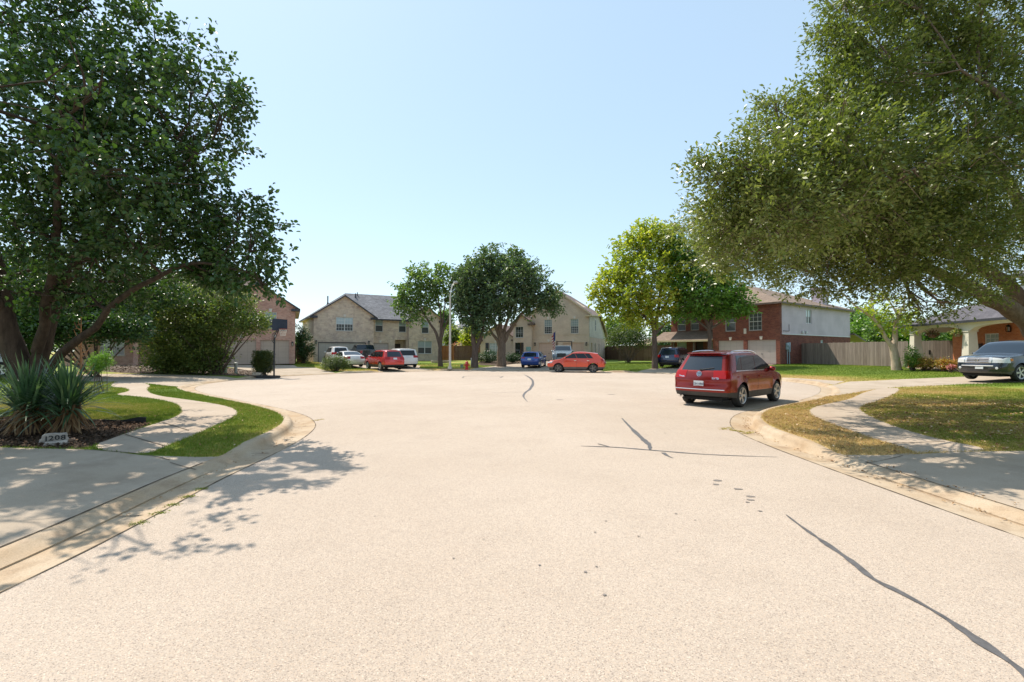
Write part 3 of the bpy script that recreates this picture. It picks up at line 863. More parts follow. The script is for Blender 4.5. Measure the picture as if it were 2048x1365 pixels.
for x in (.2, 4.4, 7.0): MB().bbox(x - .18, x + .18, -.5, -.14, 0, 2.55, .02).build('porch_post', BR_PINK, h.root, uv=True)
rf = h.hip(0, 12.5, 1.4, 11, 5.15, 8.5, hl=1, hr=0)
h.pipe(8.3, 6, 8.2, 9.3, .12, rf); h.pipe(9.2, 4.4, 7.2, 8.3, .05, rf)
h.finish()

# --- tan brick house, grey roof
h = House('tan_brick_house', 'tan brick two storey house under a grey shingle roof behind the cluster of parked cars', O2, A2, BR_TAN, M_ROOF_GREY, M_DTRIM)
P = h.wall((0, 0), (6.25, 0), 0, 5.05, [(.45, 5.4, 0, 2.13), (2.25, 4.02, 3.35, 4.85)], (3.12, 7.15))
h.garage(P, (.45, 5.4, 0, 2.13), G_CREAM, trim=M_DTRIM); h.window(P, (2.25, 4.02, 3.35, 4.85), n=2, pane=M_BLIND2, grille=(6, 4))
h.lantern(P, .25, 2.05); h.lantern(P, 5.72, 2.05)
P = h.wall((0, 10), (0, 0), 0, 5.05, [(2.0, 2.9, 3.3, 4.7)], m=SIDING_T); h.window(P, (2.0, 2.9, 3.3, 4.7), pane=M_BLIND2, key=False, sill=False)
h.wall((6.25, 0), (6.25, 1.5), 0, 5.05)
P = h.wall((6.25, 1.5), (10.6, 1.5), 0, 5.05, [(.2, 2.1, 0, 2.1), (.55, 1.45, 3.4, 4.9), (3.3, 4.2, 3.4, 4.9), (2.85, 4.25, 0, 2.5)], dep=.14)
h.garage(P, (.2, 2.1, 0, 2.1), G_GREY); h.window(P, (.55, 1.45, 3.4, 4.9)); h.window(P, (3.3, 4.2, 3.4, 4.9)); h.keystone(P, 1.15, 2.12)
h.wall((9.1, 1.64), (9.1, 2.6), 0, 2.5); h.wall((10.5, 2.6), (10.5, 1.64), 0, 2.5)
Q = h.wall((9.1, 2.6), (10.5, 2.6), 0, 2.5, [(.1, 1.0, 0, 2.05)]); h.door(Q, (.1, 1.0, 0, 2.05))
h.W.add([(9.1, 1.64, 2.5), (10.5, 1.64, 2.5), (10.5, 2.6, 2.5), (9.1, 2.6, 2.5)], [(0, 1, 2, 3)])
h.wall((10.6, 1.5), (10.6, .9), 0, 5.05)
P = h.wall((10.6, .9), (14.7, .9), 0, 5.05, [(1.55, 2.45, 3.3, 4.8), (1.1, 2.85, .85, 2.4)], (2.05, 6.6))
h.window(P, (1.55, 2.45, 3.3, 4.8)); h.window(P, (1.1, 2.85, .85, 2.4), n=2)
h.wall((14.7, .9), (14.7, 10), 0, 5.05); h.wall((14.7, 10), (0, 10), 0, 5.05)
h.gable(0, 6.25, 0, 8, 5.05, 7.15, 'y'); h.gable(10.6, 14.7, .9, 6, 5.05, 6.6, 'y')
rf = h.hip(0, 14.7, 1.5, 10, 5.05, 8.05)
for (x, y, a, b, r) in ((11.2, 4.6, 7, 8.6, .09), (2.0, 4.0, 6.4, 7.5, .07), (5.3, 5.0, 7.4, 8.1, .07), (5.6, 5.4, 7.5, 8.3, .05)): h.pipe(x, y, a, b, r, rf)
h.finish()

# --- beige brick house, centre
h = House('beige_brick_house', 'beige brick house with two pinkish garage doors behind the dark oak and the blue hatchback', O3, A3, BR_BEIGE, M_ROOF_BROWN, M_BTRIM, z=.6)
P = h.wall((6.8, 0), (13.75, 0), 0, 5.7, [(.85, 3.3, 0, 2.13), (3.85, 6.3, 0, 2.13), (1.55, 2.5, 3.2, 4.9), (4.75, 5.7, 3.2, 4.9)], (3.2, 8.3))
h.garage(P, (.85, 3.3, 0, 2.13), G_PINK); h.garage(P, (3.85, 6.3, 0, 2.13), G_PINK)
h.window(P, (1.55, 2.5, 3.2, 4.9), grille=(4, 6)); h.window(P, (4.75, 5.7, 3.2, 4.9), grille=(4, 6))
for u in (2.07, 5.07): h.keystone(P, u, 2.2)
h.lantern(P, .4, 1.9); h.lantern(P, 6.62, 1.9)
mb = MB(); mb.box(6.82, 13.73, -.03, -.003, 3.02, 3.1); mb.build('brick_band', BR_BEIGE, h.root, uv=True)
P = h.wall((13.75, 0), (13.75, 12.5), 0, 2.75, [(1.2, 1.9, 0, 2.1), (3.6, 4.3, .8, 2.1), (6.4, 7.0, .8, 2.1)]); 
for o in ((3.6, 4.3, .8, 2.1), (6.4, 7.0, .8, 2.1)): h.window(P, o, key=False, pane=M_SCREEN)
h.door(P, (1.2, 1.9, 0, 2.1), m=M_TRIM)
# side gable: two storeys in front, long slope to the back
s_ = SIDING_C; mi = h.mi(s_); X = 13.77
h.W.add([(X, 0, 2.75), (X, 12.5, 2.75), (X, 11.2, 3.6), (X, 6.6, 5.75), (X, 0, 5.7)], [(0, 1, 2, 3, 4)], mi)
fr = h.wall((13.775, 3.6), (13.775, 4.25), 3.6, 5.0, m=M_DTRIM)
h.window(lambda u, z, d=0: Vector((13.775 - d + .07, 3.6 + u, z)), (0, .65, 3.6, 5.0), key=False, sill=False, pane=M_SCREEN)
h.wall((6.8, 12.5), (6.8, 0), 0, 5.7); h.wall((13.75, 12.5), (0, 12.5), 0, 2.7)
mb = MB()
h.slab(mb, [(14.15, -.35, 5.32), (14.15, 6.7, 5.75), (10, 6.7, 8.42), (10, -.35, 8.42)]); h.slab(mb, [(6.4, -.35, 5.6), (10, -.35, 8.42), (10, 6.7, 8.42), (6.4, 6.7, 5.6)])
mb.box(13.3, 14.14, -.34, -.004, 5.14, 5.3, 1); mb.box(6.41, 7.2, -.34, -.004, 5.42, 5.6, 1)
h.slab(mb, [(10, 6.7, 8.42), (14.15, 6.7, 5.75), (14.15, 11.3, 3.6), (14.15, 12.9, 2.5), (6, 12.9, 2.5)])
mb.build('roof', [h.roof_m, M_TRIM, M_TRIM], h.root, uv=True)
# entry bay with tall arched window
P = h.wall((4.55, -.5), (6.9, -.5), 0, 4.6, [(.25, 1.35, 0, 2.15), (.3, 1.3, 2.75, 4.1)], (1.17, 5.4))
h.window(P, (.3, 1.3, 2.75, 4.1), pane=M_DGLASS, low=M_DGLASS, key=False, grille=(3, 3)); h.door(P, (.25, .9, 0, 2.15), m=M_DGLASS); h.door(P, (.95, 1.35, 0, 2.15))
P2 = h.wall((6.9, -.5), (6.9, 0), 0, 4.6); h.wall((4.55, 0), (4.55, -.5), 0, 4.6)
h.gable(4.55, 6.9, -.5, 5, 4.6, 5.5, 'y', oh=.35)
P = h.wall((0, 0), (4.55, 0), 0, 2.75, [(1.2, 2.9, .7, 2.15)], (2.28, 4.4)); h.window(P, (1.2, 2.9, .7, 2.15), n=2, pane=M_BLIND, low=M_BLIND, grille=(4, 5))
sh = MB(); sh.bbox(.72, 1.15, -.06, -.003, .7, 2.15, .01); sh.build('shutter', M_DTRIM, h.root); MB().bbox(2.95, 3.38, -.06, -.003, .7, 2.15, .01).build('shutter', M_DTRIM, h.root)
h.wall((0, 12.5), (0, 0), 0, 2.75); h.gable(0, 4.55, 0, 12.5, 2.75, 4.4, 'y')
h.finish()

# --- red brick house, right
h = House('red_brick_house', 'dark red brick house with a white sided upper wall and chimney behind the maroon suv', O4, A4, BR_RED, M_ROOF_TAN, M_BTRIM, z=.58)
P = h.wall((6.2, 0), (12.5, 0), 0, 5.45, [(.55, 3.05, 0, 2.13), (3.4, 5.95, 0, 2.13), (3.55, 4.75, 3.0, 4.6), (1.3, 2.3, 3.0, 4.6)])
h.garage(P, (.55, 3.05, 0, 2.13), G_GREY); h.garage(P, (3.4, 5.95, 0, 2.13), G_GREY); h.window(P, (3.55, 4.75, 3.0, 4.6), pane=M_SCREEN, grille=(3, 4)); h.window(P, (1.3, 2.3, 3.0, 4.6), pane=M_SCREEN)
for u in (1.8, 4.67): h.keystone(P, u, 2.15)
pl = MB(); c = P(3.0, 2.95, -.02); 
q = [P(u, z, dd) for dd in (.0, -.03) for z in (2.72, 3.2) for u in (3.1, 3.34)]
pl.add(q, [(0, 1, 3, 2), (4, 6, 7, 5), (0, 4, 5, 1), (2, 3, 7, 6), (0, 2, 6, 4), (1, 5, 7, 3)]); pl.build('number_plaque', M_STONE, h.root)
P = h.wall((12.5, 0), (12.5, 15), 0, 2.62, [(8.0, 8.6, 1.4, 2.2)]); h.window(P, (8.0, 8.6, 1.4, 2.2), key=False, pane=M_BLIND2)
P = h.wall((12.5, .35), (12.5, 15), 2.62, 5.45, [(4.6, 5.75, 3.7, 5.0)], m=SIDING); h.window(P, (4.6, 5.75, 3.7, 5.0), kind='slide', n=2, key=False, sill=False, pane=M_BLIND2)
h.wall((12.5, 0), (12.5, .35), 2.62, 5.45)
mb = MB(); mb.box(12.46, 12.53, .36, 15, 2.58, 2.66); mb.build('band_trim', M_FRAME, h.root)
h.wall((12.5, 15), (0, 15), 0, 5.45); h.wall((0, 15), (0, 2), 0, 5.45)
P = h.wall((0, 2), (6.2, 2), 0, 5.45, [(.7, 1.9, .7, 2.1), (3.0, 3.9, 0, 2.1), (4.7, 5.5, .6, 2.1), (.8, 1.8, 3.35, 4.7), (2.4, 3.4, 3.35, 4.7), (4.6, 5.6, 3.35, 4.7)])
for o in ((.7, 1.9, .7, 2.1), (4.7, 5.5, .6, 2.1)): h.window(P, o)
for o in ((.8, 1.8, 3.35, 4.7), (2.4, 3.4, 3.35, 4.7), (4.6, 5.6, 3.35, 4.7)): h.window(P, o, pane=M_SCREEN)
h.door(P, (3.0, 3.9, 0, 2.1)); h.wall((6.2, 2), (6.2, 0), 0, 5.45)
mb = MB(); h.slab(mb, [(-1.0, -.2, 2.25), (6.19, -.2, 2.25), (6.19, 1.99, 3.25), (-1.0, 1.99, 3.25)]); mb.build('porch_roof', [h.roof_m, M_TRIM, M_TRIM], h.root, uv=True)
for x in (-.7, 1.7, 4.1): MB().bbox(x - .1, x + .1, 0, .2, 0, 2.2, .015).build('porch_post', M_BTRIM, h.root)
mb = MB()
rf = h.hip(0, 12.5, 0, 15, 5.45, 7.9, soffit=M_TRIM)
mb.box(10.7, 11.7, 10.5, 11.9, 5.5, 7.5).box(10.6, 11.8, 10.4, 12.0, 7.5, 7.6); mb.build('chimney', SIDING, rf, uv=True)
mb = MB(); h.slab(mb, [(8, 15.01, 3.0), (12.9, 15.01, 3.0), (12.9, 18, 2.3), (8, 18, 2.3)]); mb.build('patio_roof', [h.roof_m, M_BTRIM, M_TRIM], h.root, uv=True)
for x in (8.4, 12.5): MB().bbox(x - .07, x + .07, 17.5, 17.64, 0, 2.1, .01).build('patio_post', M_BTRIM, h.root)
m_ = MB(); m_.bbox(12.51, 12.66, .95, 1.3, 1.25, 1.85, .02); m_.bbox(12.51, 12.64, 1.36, 1.62, 1.05, 1.9, .02); m_.tube([(12.57, 1.12, 0), (12.57, 1.12, 1.3)], .035, 8); m_.tube([(12.57, 1.5, 0), (12.57, 1.5, 1.1)], .05, 8)
m_.lathe([(.1, 0), (.1, .09)], 14, Matrix.Translation((12.66, 1.12, 1.6)) @ Matrix.Rotation(R(90), 4, 'Y')); m_.build('electric_meter', mat('meter_grey', (.30, .38, .42), .4), h.root)
m_ = MB()
for y in (4.0, 4.7): m_.bbox(12.51, 12.65, y, y + .22, 2.75, 3.0, .04)
m_.build('dryer_vent', M_FRAME, h.root)
MB().tube([(12.53, .5, 2.9), (12.53, 1.6, 2.9), (12.53, 1.6, 3.5)], .02, 6).build('cable', M_BLACK, h.root)
h.finish()

# --- porch house, far right
h = House('porch_house', 'orange brick house with a white arched porch and grey roof at the right edge', O5, A5, BR_ORANGE, M_ROOF_GREY, M_DTRIM, z=.6)
P = h.wall((0, 2.2), (9.5, 2.2), 0, 2.9, [(1.3, 1.85, 0, 2.1), (2.55, 3.6, .4, 2.15), (6.5, 8.2, .5, 2.15)])
h.window(P, (1.3, 1.85, 0, 2.1), pane=M_SCREEN, grille=(2, 6), key=False, sill=False); h.window(P, (2.55, 3.6, .4, 2.15), pane=M_BLIND, low=M_BLIND, grille=(3, 6), key=False); h.window(P, (6.5, 8.2, .5, 2.15), n=2)
MB().add([P(u, z, dd) for dd in (-.1, -.02) for z in (0, 1.55) for u in (2.1, 2.45)], [(0, 1, 3, 2), (4, 6, 7, 5), (0, 4, 5, 1), (2, 3, 7, 6), (0, 2, 6, 4), (1, 5, 7, 3)]).build('porch_panel', M_DOORD, h.root)
h.lantern(P, 4.4, 2.35)
h.wall((0, 13), (0, 2.2), 0, 2.9); h.wall((9.5, 2.2), (9.5, 13), 0, 2.9); h.wall((9.5, 13), (0, 13), 0, 2.9)
P = h.wall((1.8, 4.8), (14, 4.8), 2.9, 6.0, [(2.0, 4.2, 4.2, 5.6), (5, 6.2, 4.2, 5.6)], m=SIDING_C); h.window(P, (2.0, 4.2, 4.2, 5.6), n=2, pane=M_BLIND2, low=M_BLIND2, key=False); h.window(P, (5, 6.2, 4.2, 5.6), key=False, grille=(2, 3))
h.wall((1.8, 13), (1.8, 4.8), 2.9, 6.0, m=SIDING_C); h.hip(1.8, 14, 4.8, 13, 6.0, 8.5)
PM = mat('porch_white', (.60, .56, .46), .6, var=.05)
# beam with shallow arches between tapered columns
mb = MB(); N_ = 14
for (a, b) in ((.25, 4.3), (4.9, 9.0)):
    for i in range(N_):
        u0, u1 = a + (b - a) * i / N_, a + (b - a) * (i + 1) / N_
        z0, z1 = [2.28 + .30 * math.sqrt(max(0, 1 - ((2 * (u - a) / (b - a)) - 1) ** 2)) for u in (u0, u1)]
        mb.add([(u0, -.18, z0), (u1, -.18, z1), (u1, -.18, 2.88), (u0, -.18, 2.88), (u0, .18, z0), (u1, .18, z1), (u1, .18, 2.88), (u0, .18, 2.88)], [(0, 1, 2, 3), (7, 6, 5, 4), (0, 4, 5, 1)])
for (a, b) in ((-.3, .25), (4.3, 4.9), (9.0, 9.5)): mb.box(a, b, -.18, .18, 2.28, 2.88)
for y in (.19, 2.19): pass
mb.box(-.3, .06, .181, 2.2, 2.35, 2.88)
mb.build('porch_beam', PM, h.root)
for x in (0.0, 4.6, 9.2):
    c = MB()
    def fr4(r0, z0, r1, z1, mi=0):
        c.add([(x + sx * r, sy * r, z) for (r, z) in ((r0, z0), (r1, z1)) for sx, sy in ((-1, -1), (1, -1), (1, 1), (-1, 1))], [(3, 2, 1, 0), (4, 5, 6, 7), (0, 1, 5, 4), (1, 2, 6, 5), (2, 3, 7, 6), (3, 0, 4, 7)], mi)
    fr4(.27, .62, .21, 2.2); fr4(.30, .5, .30, .618); fr4(.26, 2.202, .26, 2.278)
    col = c.build('column', PM, h.root)
    c = MB(); fr4(.31, 0, .31, .498); c.build('column_base', BR_ORANGE, col, uv=True)
mb = MB(); h.slab(mb, [(-.6, -.5, 2.85), (9.9, -.5, 2.85), (7.5, 4.79, 4.9), (1.8, 4.79, 4.9)], .14); h.slab(mb, [(-.6, 13.4, 2.85), (-.6, -.5, 2.85), (1.79, 4.79, 4.9), (1.79, 13.4, 4.6)], .14)
mb.build('porch_roof', [M_ROOF_DARK, M_DTRIM, PM], h.root, uv=True)
mb = MB(); mb.box(-.4, 9.6, -.4, 2.19, -.25, .0); mb.build('porch_floor', M_CONC2, h.root)
h.finish()

# --- distant houses
def far_house(x, y, ang, W, D, ze, zr, wm, rm, label, dormer=False):
    h = House('distant_house', label, (x, y), ang, wm, rm, M_TRIM, z=.4)
    ops = [(W * .2, W * .2 + 1, ze - 1.9, ze - .6), (W * .65, W * .65 + 1, ze - 1.9, ze - .6)]
    P = h.wall((0, 0), (W, 0), 0, ze, ops)
    for o in ops: h.window(P, o, key=False, sill=False)
    h.wall((W, 0), (W, D), 0, ze); h.wall((W, D), (0, D), 0, ze); h.wall((0, D), (0, 0), 0, ze)
    h.hip(0, W, 0, D, ze, zr); h.finish()
far_house(-14.5, 82, R(-8), 9.5, 9, 3.6, 6.3, SIDING, M_ROOF_GREY, 'grey siding house far behind the fence left of the dark oak')
far_house(27.0, 92, R(4), 14, 9, 3.0, 5.2, SIDING_T, M_ROOF_TAN, 'low tan house far behind the grey fence and the yellow maple')
far_house(66, 74, R(-20), 16, 10, 3.4, 6.0, SIDING_T, M_ROOF_TAN, 'tan roofed house far behind the fence on the right')
# ------------------------------------------------------------------ cars
def paint(name, col, rough=.25, metal=.25, coat=1.0):
    m, nt, bs, out = nmat(name)
    bs.inputs['Base Color'].default_value = (*col, 1); bs.inputs['Roughness'].default_value = rough
    bs.inputs['Metallic'].default_value = metal; bs.inputs['Coat Weight'].default_value = coat; bs.inputs['Coat Roughness'].default_value = .03
    tc = N(nt, 'ShaderNodeTexCoord').outputs['Object']
    f, _ = noise_fac(nt, 2.5, 5, .7, tc, .4, .75)
    c = mixc(nt, f, col, tuple(q * .86 + .018 for q in col)); nt.links.new(c, bs.inputs['Base Color'])
    return m
M_CGLASS = glass_mat('tinted_glass', (.008, .011, .014), .02, .5, 0)
M_CGLASS2 = glass_mat('clear_glass', (.012, .022, .035), .02, .6, .15)
M_PLAST = mat('black_plastic', (.035, .033, .032), .55, var=.2, vs=5)
M_PLASTG = mat('grey_plastic', (.085, .075, .07), .5, var=.2, vs=5)
M_TYRE = mat('rubber', (.022, .021, .02), .8, var=.3, vs=9)
M_RIM = mat('alloy', (.50, .50, .50), .3, metal=.6, var=.08)
M_RIMD = mat('dark_alloy', (.16, .15, .145), .3, metal=.8, var=.1)
M_CHROME = mat('chrome', (.75, .75, .76), .1, metal=1, var=.03)
M_TAIL = glass_mat('tail_lens', (.34, .006, .005), .1, .4, .2)
M_TAILD = glass_mat('tail_lens_dark', (.25, .008, .01), .08, .6)
M_HEAD = glass_mat('head_lens', (.55, .56, .56), .08, .7)
M_AMBER = glass_mat('amber_lens', (.6, .16, .02), .15, .6)
M_UNDER = mat('underbody', (.012, .012, .012), .9)
M_SEAM = mat('panel_gap', (.01, .008, .008), .8)
M_PLATE = mat('plate_white', (.62, .64, .66), .4, var=.03)
M_PTEXT = mat('plate_ink', (.03, .04, .10), .6)
M_BADGE = M_CHROME

def interp(tab, x):
    t = sorted(tab); return float(np.interp(x, [a for a, _ in t], [b for _, b in t]))

WHEELS = {}
def wheel_meshes(r, w, style, spokes, rim_m):
    key = (r, w, style, spokes, rim_m.name)
    if key in WHEELS: return WHEELS[key]
    rr = r * .69
    t = MB(); hw = w / 2
    t.lathe([(rr - .01, -hw + .015), (rr + .01, -hw), (rr + .04, -hw - .005), (r - .035, -hw + .004), (r - .01, -hw + .025), (r, -hw + .05), (r, hw - .05), (r - .01, hw - .025), (r - .035, hw - .004), (rr + .04, hw + .005), (rr + .01, hw), (rr - .01, hw - .015)], 36, closed=True)
    to = t.build('tyre_tmp', M_TYRE, smooth=True, sharp=50)
    g = MB()
    g.lathe([(rr + .012, hw - .006), (rr + .004, hw + .004), (rr - .018, hw - .004), (rr - .03, hw - .06), (rr - .045, -hw + .02), (rr + .01, -hw + .02)], 36, closed=True)
    g.lathe([(.0, hw - .012), (.05, hw - .012), (.062, hw - .03), (.062, hw - .08), (0, hw - .08)], 16)
    for k in range(spokes):
        a = 2 * math.pi * k / spokes
        for da in ((-.13, .13) if style == 'twin' else (0,)):
            M = Matrix.Rotation(a + da * (1 if style == 'twin' else 0), 4, 'Z')
            wd = .017 if style == 'twin' else .034
            q = [Vector((.045, -wd * .9, hw - .02)), Vector((rr - .02, -wd * 1.25, hw - .016)), Vector((rr - .02, wd * 1.25, hw - .016)), Vector((.045, wd * .9, hw - .02))]
            lo = [p - Vector((0, 0, .035)) for p in q]
            g.add([M @ p for p in q + lo], [(0, 1, 2, 3), (7, 6, 5, 4), (0, 4, 5, 1), (1, 5, 6, 2), (2, 6, 7, 3), (3, 7, 4, 0)])
    ro = g.build('rim_tmp', rim_m, smooth=True, sharp=35)
    b = MB().lathe([(.0, hw - .075), (rr * .75, hw - .075), (rr * .75, hw - .085), (0, hw - .085)], 24)
    bo = b.build('brake_tmp', M_PLASTG)
    res = (to.data, ro.data, bo.data)
    for o in (to, ro, bo): bpy.data.objects.remove(o)
    WHEELS[key] = res
    return res

def make_car(name, label, loc, ang, S, paint_m, cat='car', group=None, tilt=0):
    root = thing(name, label, cat, loc, ang, group)
    hw, L = S['W'] / 2, S['L']
    XR, XF, TOP, WZ = S['xr'], S['xf'], S['top'], S['wz']
    xr = lambda z: interp(XR, z); xf = lambda z: interp(XF, z)
    topz = lambda s: float(np.interp(s, tops_s, tops_z))
    TT = sorted(TOP)
    tops_s = [(x - xr(z)) / (xf(z) - xr(z)) for x, z in TT]; tops_z = [z for _, z in TT]
    tops_s[0], tops_s[-1] = 0, 1
    sill, wr = S.get('sill', .26), S['wr']
    axles = S['axles']; Ra = wr + S.get('gap', .06); za = wr
    X = lambda s, z: xr(z) + (xf(z) - xr(z)) * s
    def s_of(x, z): return (x - xr(z)) / (xf(z) - xr(z))
    cols = set(np.linspace(0, 1, 26)) | set(tops_s) | {.008, .02, .04, .98, .992}
    for a in axles:
        for k in range(0, 15):
            c = math.cos(math.pi * k / 14)
            cols.add(s_of(a + Ra * c, .45))
    pil = S['pillars']       # x positions (at belt) that bound the side glass
    must = [s_of(x, S['belt']) for pr in pil for x in pr] + [s_of(x, S['belt']) for x in S.get('cuts', [])]
    cols = sorted(c for c in cols if 0 <= c <= 1)
    keep = sorted(set(must) | {0., 1.})
    out = list(keep)
    for c in cols:
        if min(abs(c - k) for k in out) > .0055: out.append(c)
    cols = sorted(out)
    lv = S['rows']; nr = len(lv) + 2
    def B(s):
        x = X(s, .45); b = sill
        e = min(s, 1 - s) * L
        b += S.get('endlift', .06) * max(0, 1 - e / .5)
        for a in axles:
            d = abs(x - a)
            if d < Ra: b = max(b, za + math.sqrt(Ra * Ra - d * d))
        return b
    cl = S.get('clad')
    def zrow(s):
        t, b = topz(s), B(s)
        z = [b] + list(lv) + [t]
        if cl is not None:
            near = b > sill + .12
            z[1] = max(lv[0], b + .055) if near else lv[0]
        n = len(z)
        drop = S.get('drop', .05)
        z[-1] = t - drop
        for k in range(n - 2, 0, -1): z[k] = min(z[k], z[k + 1] - .012)
        for k in range(1, n): z[k] = max(z[k], z[k - 1] + (.004 if k < n - 1 else .004))
        return z
    def wp(s):
        e, f = s * L, (1 - s) * L
        return 1 - .05 * max(0, 1 - e / .8) ** 2 - .075 * max(0, 1 - e / .14) ** 2.2 - S.get('nose', .10) * max(0, 1 - f / .95) ** 2 - .09 * max(0, 1 - f / .16) ** 2.2
    def bow(s):
        return S.get('bowr', .10) * max(0, 1 - s * L / .9) ** 1.5, S.get('bowf', .16) * max(0, 1 - (1 - s) * L / .9) ** 1.5
    def pt(s, z, f, side, zs=None):
        """f: fraction of half width"""
        y = hw * interp(WZ, z if zs is None else zs) * wp(s) * f
        br, bf = bow(s)
        x = X(s, z if zs is None else zs) + (br - bf) * (abs(f) * wp(s)) ** 2.2
        return Vector((x, y * side, z))
    # arch flare
    def flare(s, z):
        x = X(s, .45); q = 0
        for a in axles:
            r = math.hypot(x - a, (z - za)); q = max(q, max(0, 1 - abs(r - Ra) / .13))
        return S.get('flare', .022) * q
    cells = []     # (kind, quad points, centre x, centre z, centre f, side, row)
    tf = [1, .97, .9, .8, .62, .42, .21, 0]
    crown = S.get('crown', .035); drop = S.get('drop', .05)
    for side in (1, -1):
        G_ = []
        for s in cols:
            z = zrow(s); colp = []
            for q in z:
                p = pt(s, q, 1, side); p.y += side * flare(s, q) * (1 if q < .95 else 0)
                colp.append(p)
            G_.append(colp)
        for i in range(len(cols) - 1):
            for k in range(nr - 1):
                cells.append(('side', [G_[i][k], G_[i + 1][k], G_[i + 1][k + 1], G_[i][k + 1]], (cols[i] + cols[i + 1]) / 2, k, 1, side))
        H_ = []
        for s in cols:
            t = topz(s); zs = zrow(s)[-1]; row = []
            for f in tf:
                zz = t - crown * f * f - (drop - crown) * max(0, (f - .9) / .1) ** 1.6 if f < 1 else zs
                row.append(pt(s, zz, f, side, zs=zs if f == 1 else None) if f == 1 else Vector((pt(s, zs, f, side).x + (X(s, zz) - X(s, zs)) * (1 - f * f), pt(s, zs, f, side).y, zz)))
            H_.append(row)
        for i in range(len(cols) - 1):
            for k in range(len(tf) - 1):
                cells.append(('top', [H_[i][k], H_[i + 1][k], H_[i + 1][k + 1], H_[i][k + 1]], (cols[i] + cols[i + 1]) / 2, k, (tf[k] + tf[k + 1]) / 2, side))
        for end, s in (('rear', 0.), ('front', 1.)):
            z = zrow(s); E_ = []
            fe = [1] + S.get('fend', [.93, .84, .72, .55, .3]) + [0]
            for k, q in enumerate(z):
                row = []
                for f in fe:
                    zz = q
                    if k == nr - 1: zz = q + (np.interp(f, tf[::-1], [H_[0 if s == 0 else -1][j].z for j in range(len(tf))][::-1]) - q) if f < 1 else q
                    p = pt(s, q, f, side); p.z = zz
                    if k == nr - 1 and f < 1:
                        a = H_[0 if s == 0 else -1]; p.x = float(np.interp(f, tf[::-1], [v.x for v in a][::-1]))
                    if f == 1: p.y += side * flare(s, q)
                    row.append(p)
                E_.append(row)
            for k in range(nr - 1):
                for j in range(len(fe) - 1):
                    cells.append((end, [E_[k][j], E_[k][j + 1], E_[k + 1][j + 1], E_[k + 1][j]], s, k, (fe[j] + fe[j + 1]) / 2, side))
    def nrm(q, kind, side):
        n = (q[2] - q[0]).cross(q[3] - q[1]);
        if n.length < 1e-9: n = Vector((0, 0, 1))
        n.normalize()
        c = sum(q, Vector()) / 4
        ref = {'side': Vector((0, side, 0)), 'top': Vector((0, 0, 1)), 'rear': Vector((-1, 0, .2)), 'front': Vector((1, 0, .2))}[kind]
        return -n if n.dot(ref) < 0 else n
    body, parts, clad = MB(), {}, MB()
    for (kind, q, s, k, f, side) in cells:
        n = nrm(q, kind, side)
        zc = sum(p.z for p in q) / 4; xc = sum(p.x for p in q) / 4
        flip = ((q[1] - q[0]).cross(q[2] - q[0])).dot(n) < 0
        idx = (3, 2, 1, 0) if flip else (0, 1, 2, 3)
        a = S['assign'](kind, xc, zc, f, k, s * 1.0, side, X(s, S['belt']))
        if S.get('clad') and kind in ('side', 'rear', 'front') and k == 0: clad.add(q, [idx]); 
        else: body.add(q, [idx])
        if a:
            nm, m_, off = a
            parts.setdefault((nm, side if nm not in ('windscreen', 'rear_window', 'grille', 'bumper', 'rear_bumper', 'front_bumper', 'sunroof', 'licence_panel', 'cargo_bed', 'roof_panel') else 0), (m_, off, []))[2].append((q, idx, n))
    def weld(mb, name, m, sharp=38):
        o = mb.build(name, m, root)
        bm = bmesh.new(); bm.from_mesh(o.data); bmesh.ops.remove_doubles(bm, verts=bm.verts, dist=.0015)
        bmesh.ops.dissolve_degenerate(bm, dist=.0005, edges=bm.edges)
        bmesh.ops.recalc_face_normals(bm, faces=bm.faces)
        bm.to_mesh(o.data); bm.free()
        o.data.polygons.foreach_set('use_smooth', [True] * len(o.data.polygons)); o.data.set_sharp_from_angle(angle=R(sharp))
        return o
    b = weld(body, 'body', paint_m)
    if clad.f: weld(clad, 'lower_cladding', S.get('cladm', M_PLAST))
    for (nm, sd), (m_, off, L_) in parts.items():
        mb = MB()
        for q, idx, n in L_: mb.add(q, [idx])
        o = mb.build(nm, m_, root)
        bm = bmesh.new(); bm.from_mesh(o.data); bmesh.ops.remove_doubles(bm, verts=bm.verts, dist=.0015)
        bmesh.ops.dissolve_degenerate(bm, dist=.0005, edges=bm.edges)
        bm.normal_update()
        for v in bm.verts: v.co += v.normal * off
        bm.to_mesh(o.data); bm.free()
        o.data.polygons.foreach_set('use_smooth', [True] * len(o.data.polygons)); o.data.set_sharp_from_angle(angle=R(30))
    # underbody
    u = MB(); e = L / 2 - .25
    u.box(-e, e, -hw + .30, hw - .30, .2, .62); 
    u.box(axles[0] + Ra + .02, axles[1] - Ra - .02, -hw + .07, hw - .07, sill - .02, .6)
    u.box(-e, axles[0] - Ra - .02, -hw + .16, hw - .16, sill + .0, .6); u.box(axles[1] + Ra + .02, e - .03, -hw + .22, hw - .22, sill + .0, .6)
    u.build('underbody', M_UNDER, root)
    # wheels
    tm, rm, bmh = wheel_meshes(wr, S.get('ww', .23), S.get('rim', 'twin'), S.get('spokes', 5), S.get('rimm', M_RIM))
    for a in axles:
        for side in (1, -1):
            o = bpy.data.objects.new('wheel', tm); link(o, root); o.location = (a, side * (hw - .115 - S.get('inset', .0)), wr)
            o.rotation_euler = (R(-90) if side > 0 else R(90), R(rg.uniform(0, 70)) * 0, 0)
            r_ = bpy.data.objects.new('rim', rm); link(r_, o); k_ = bpy.data.objects.new('brake_disc', bmh); link(k_, o)
    # door gaps
    sm = MB()
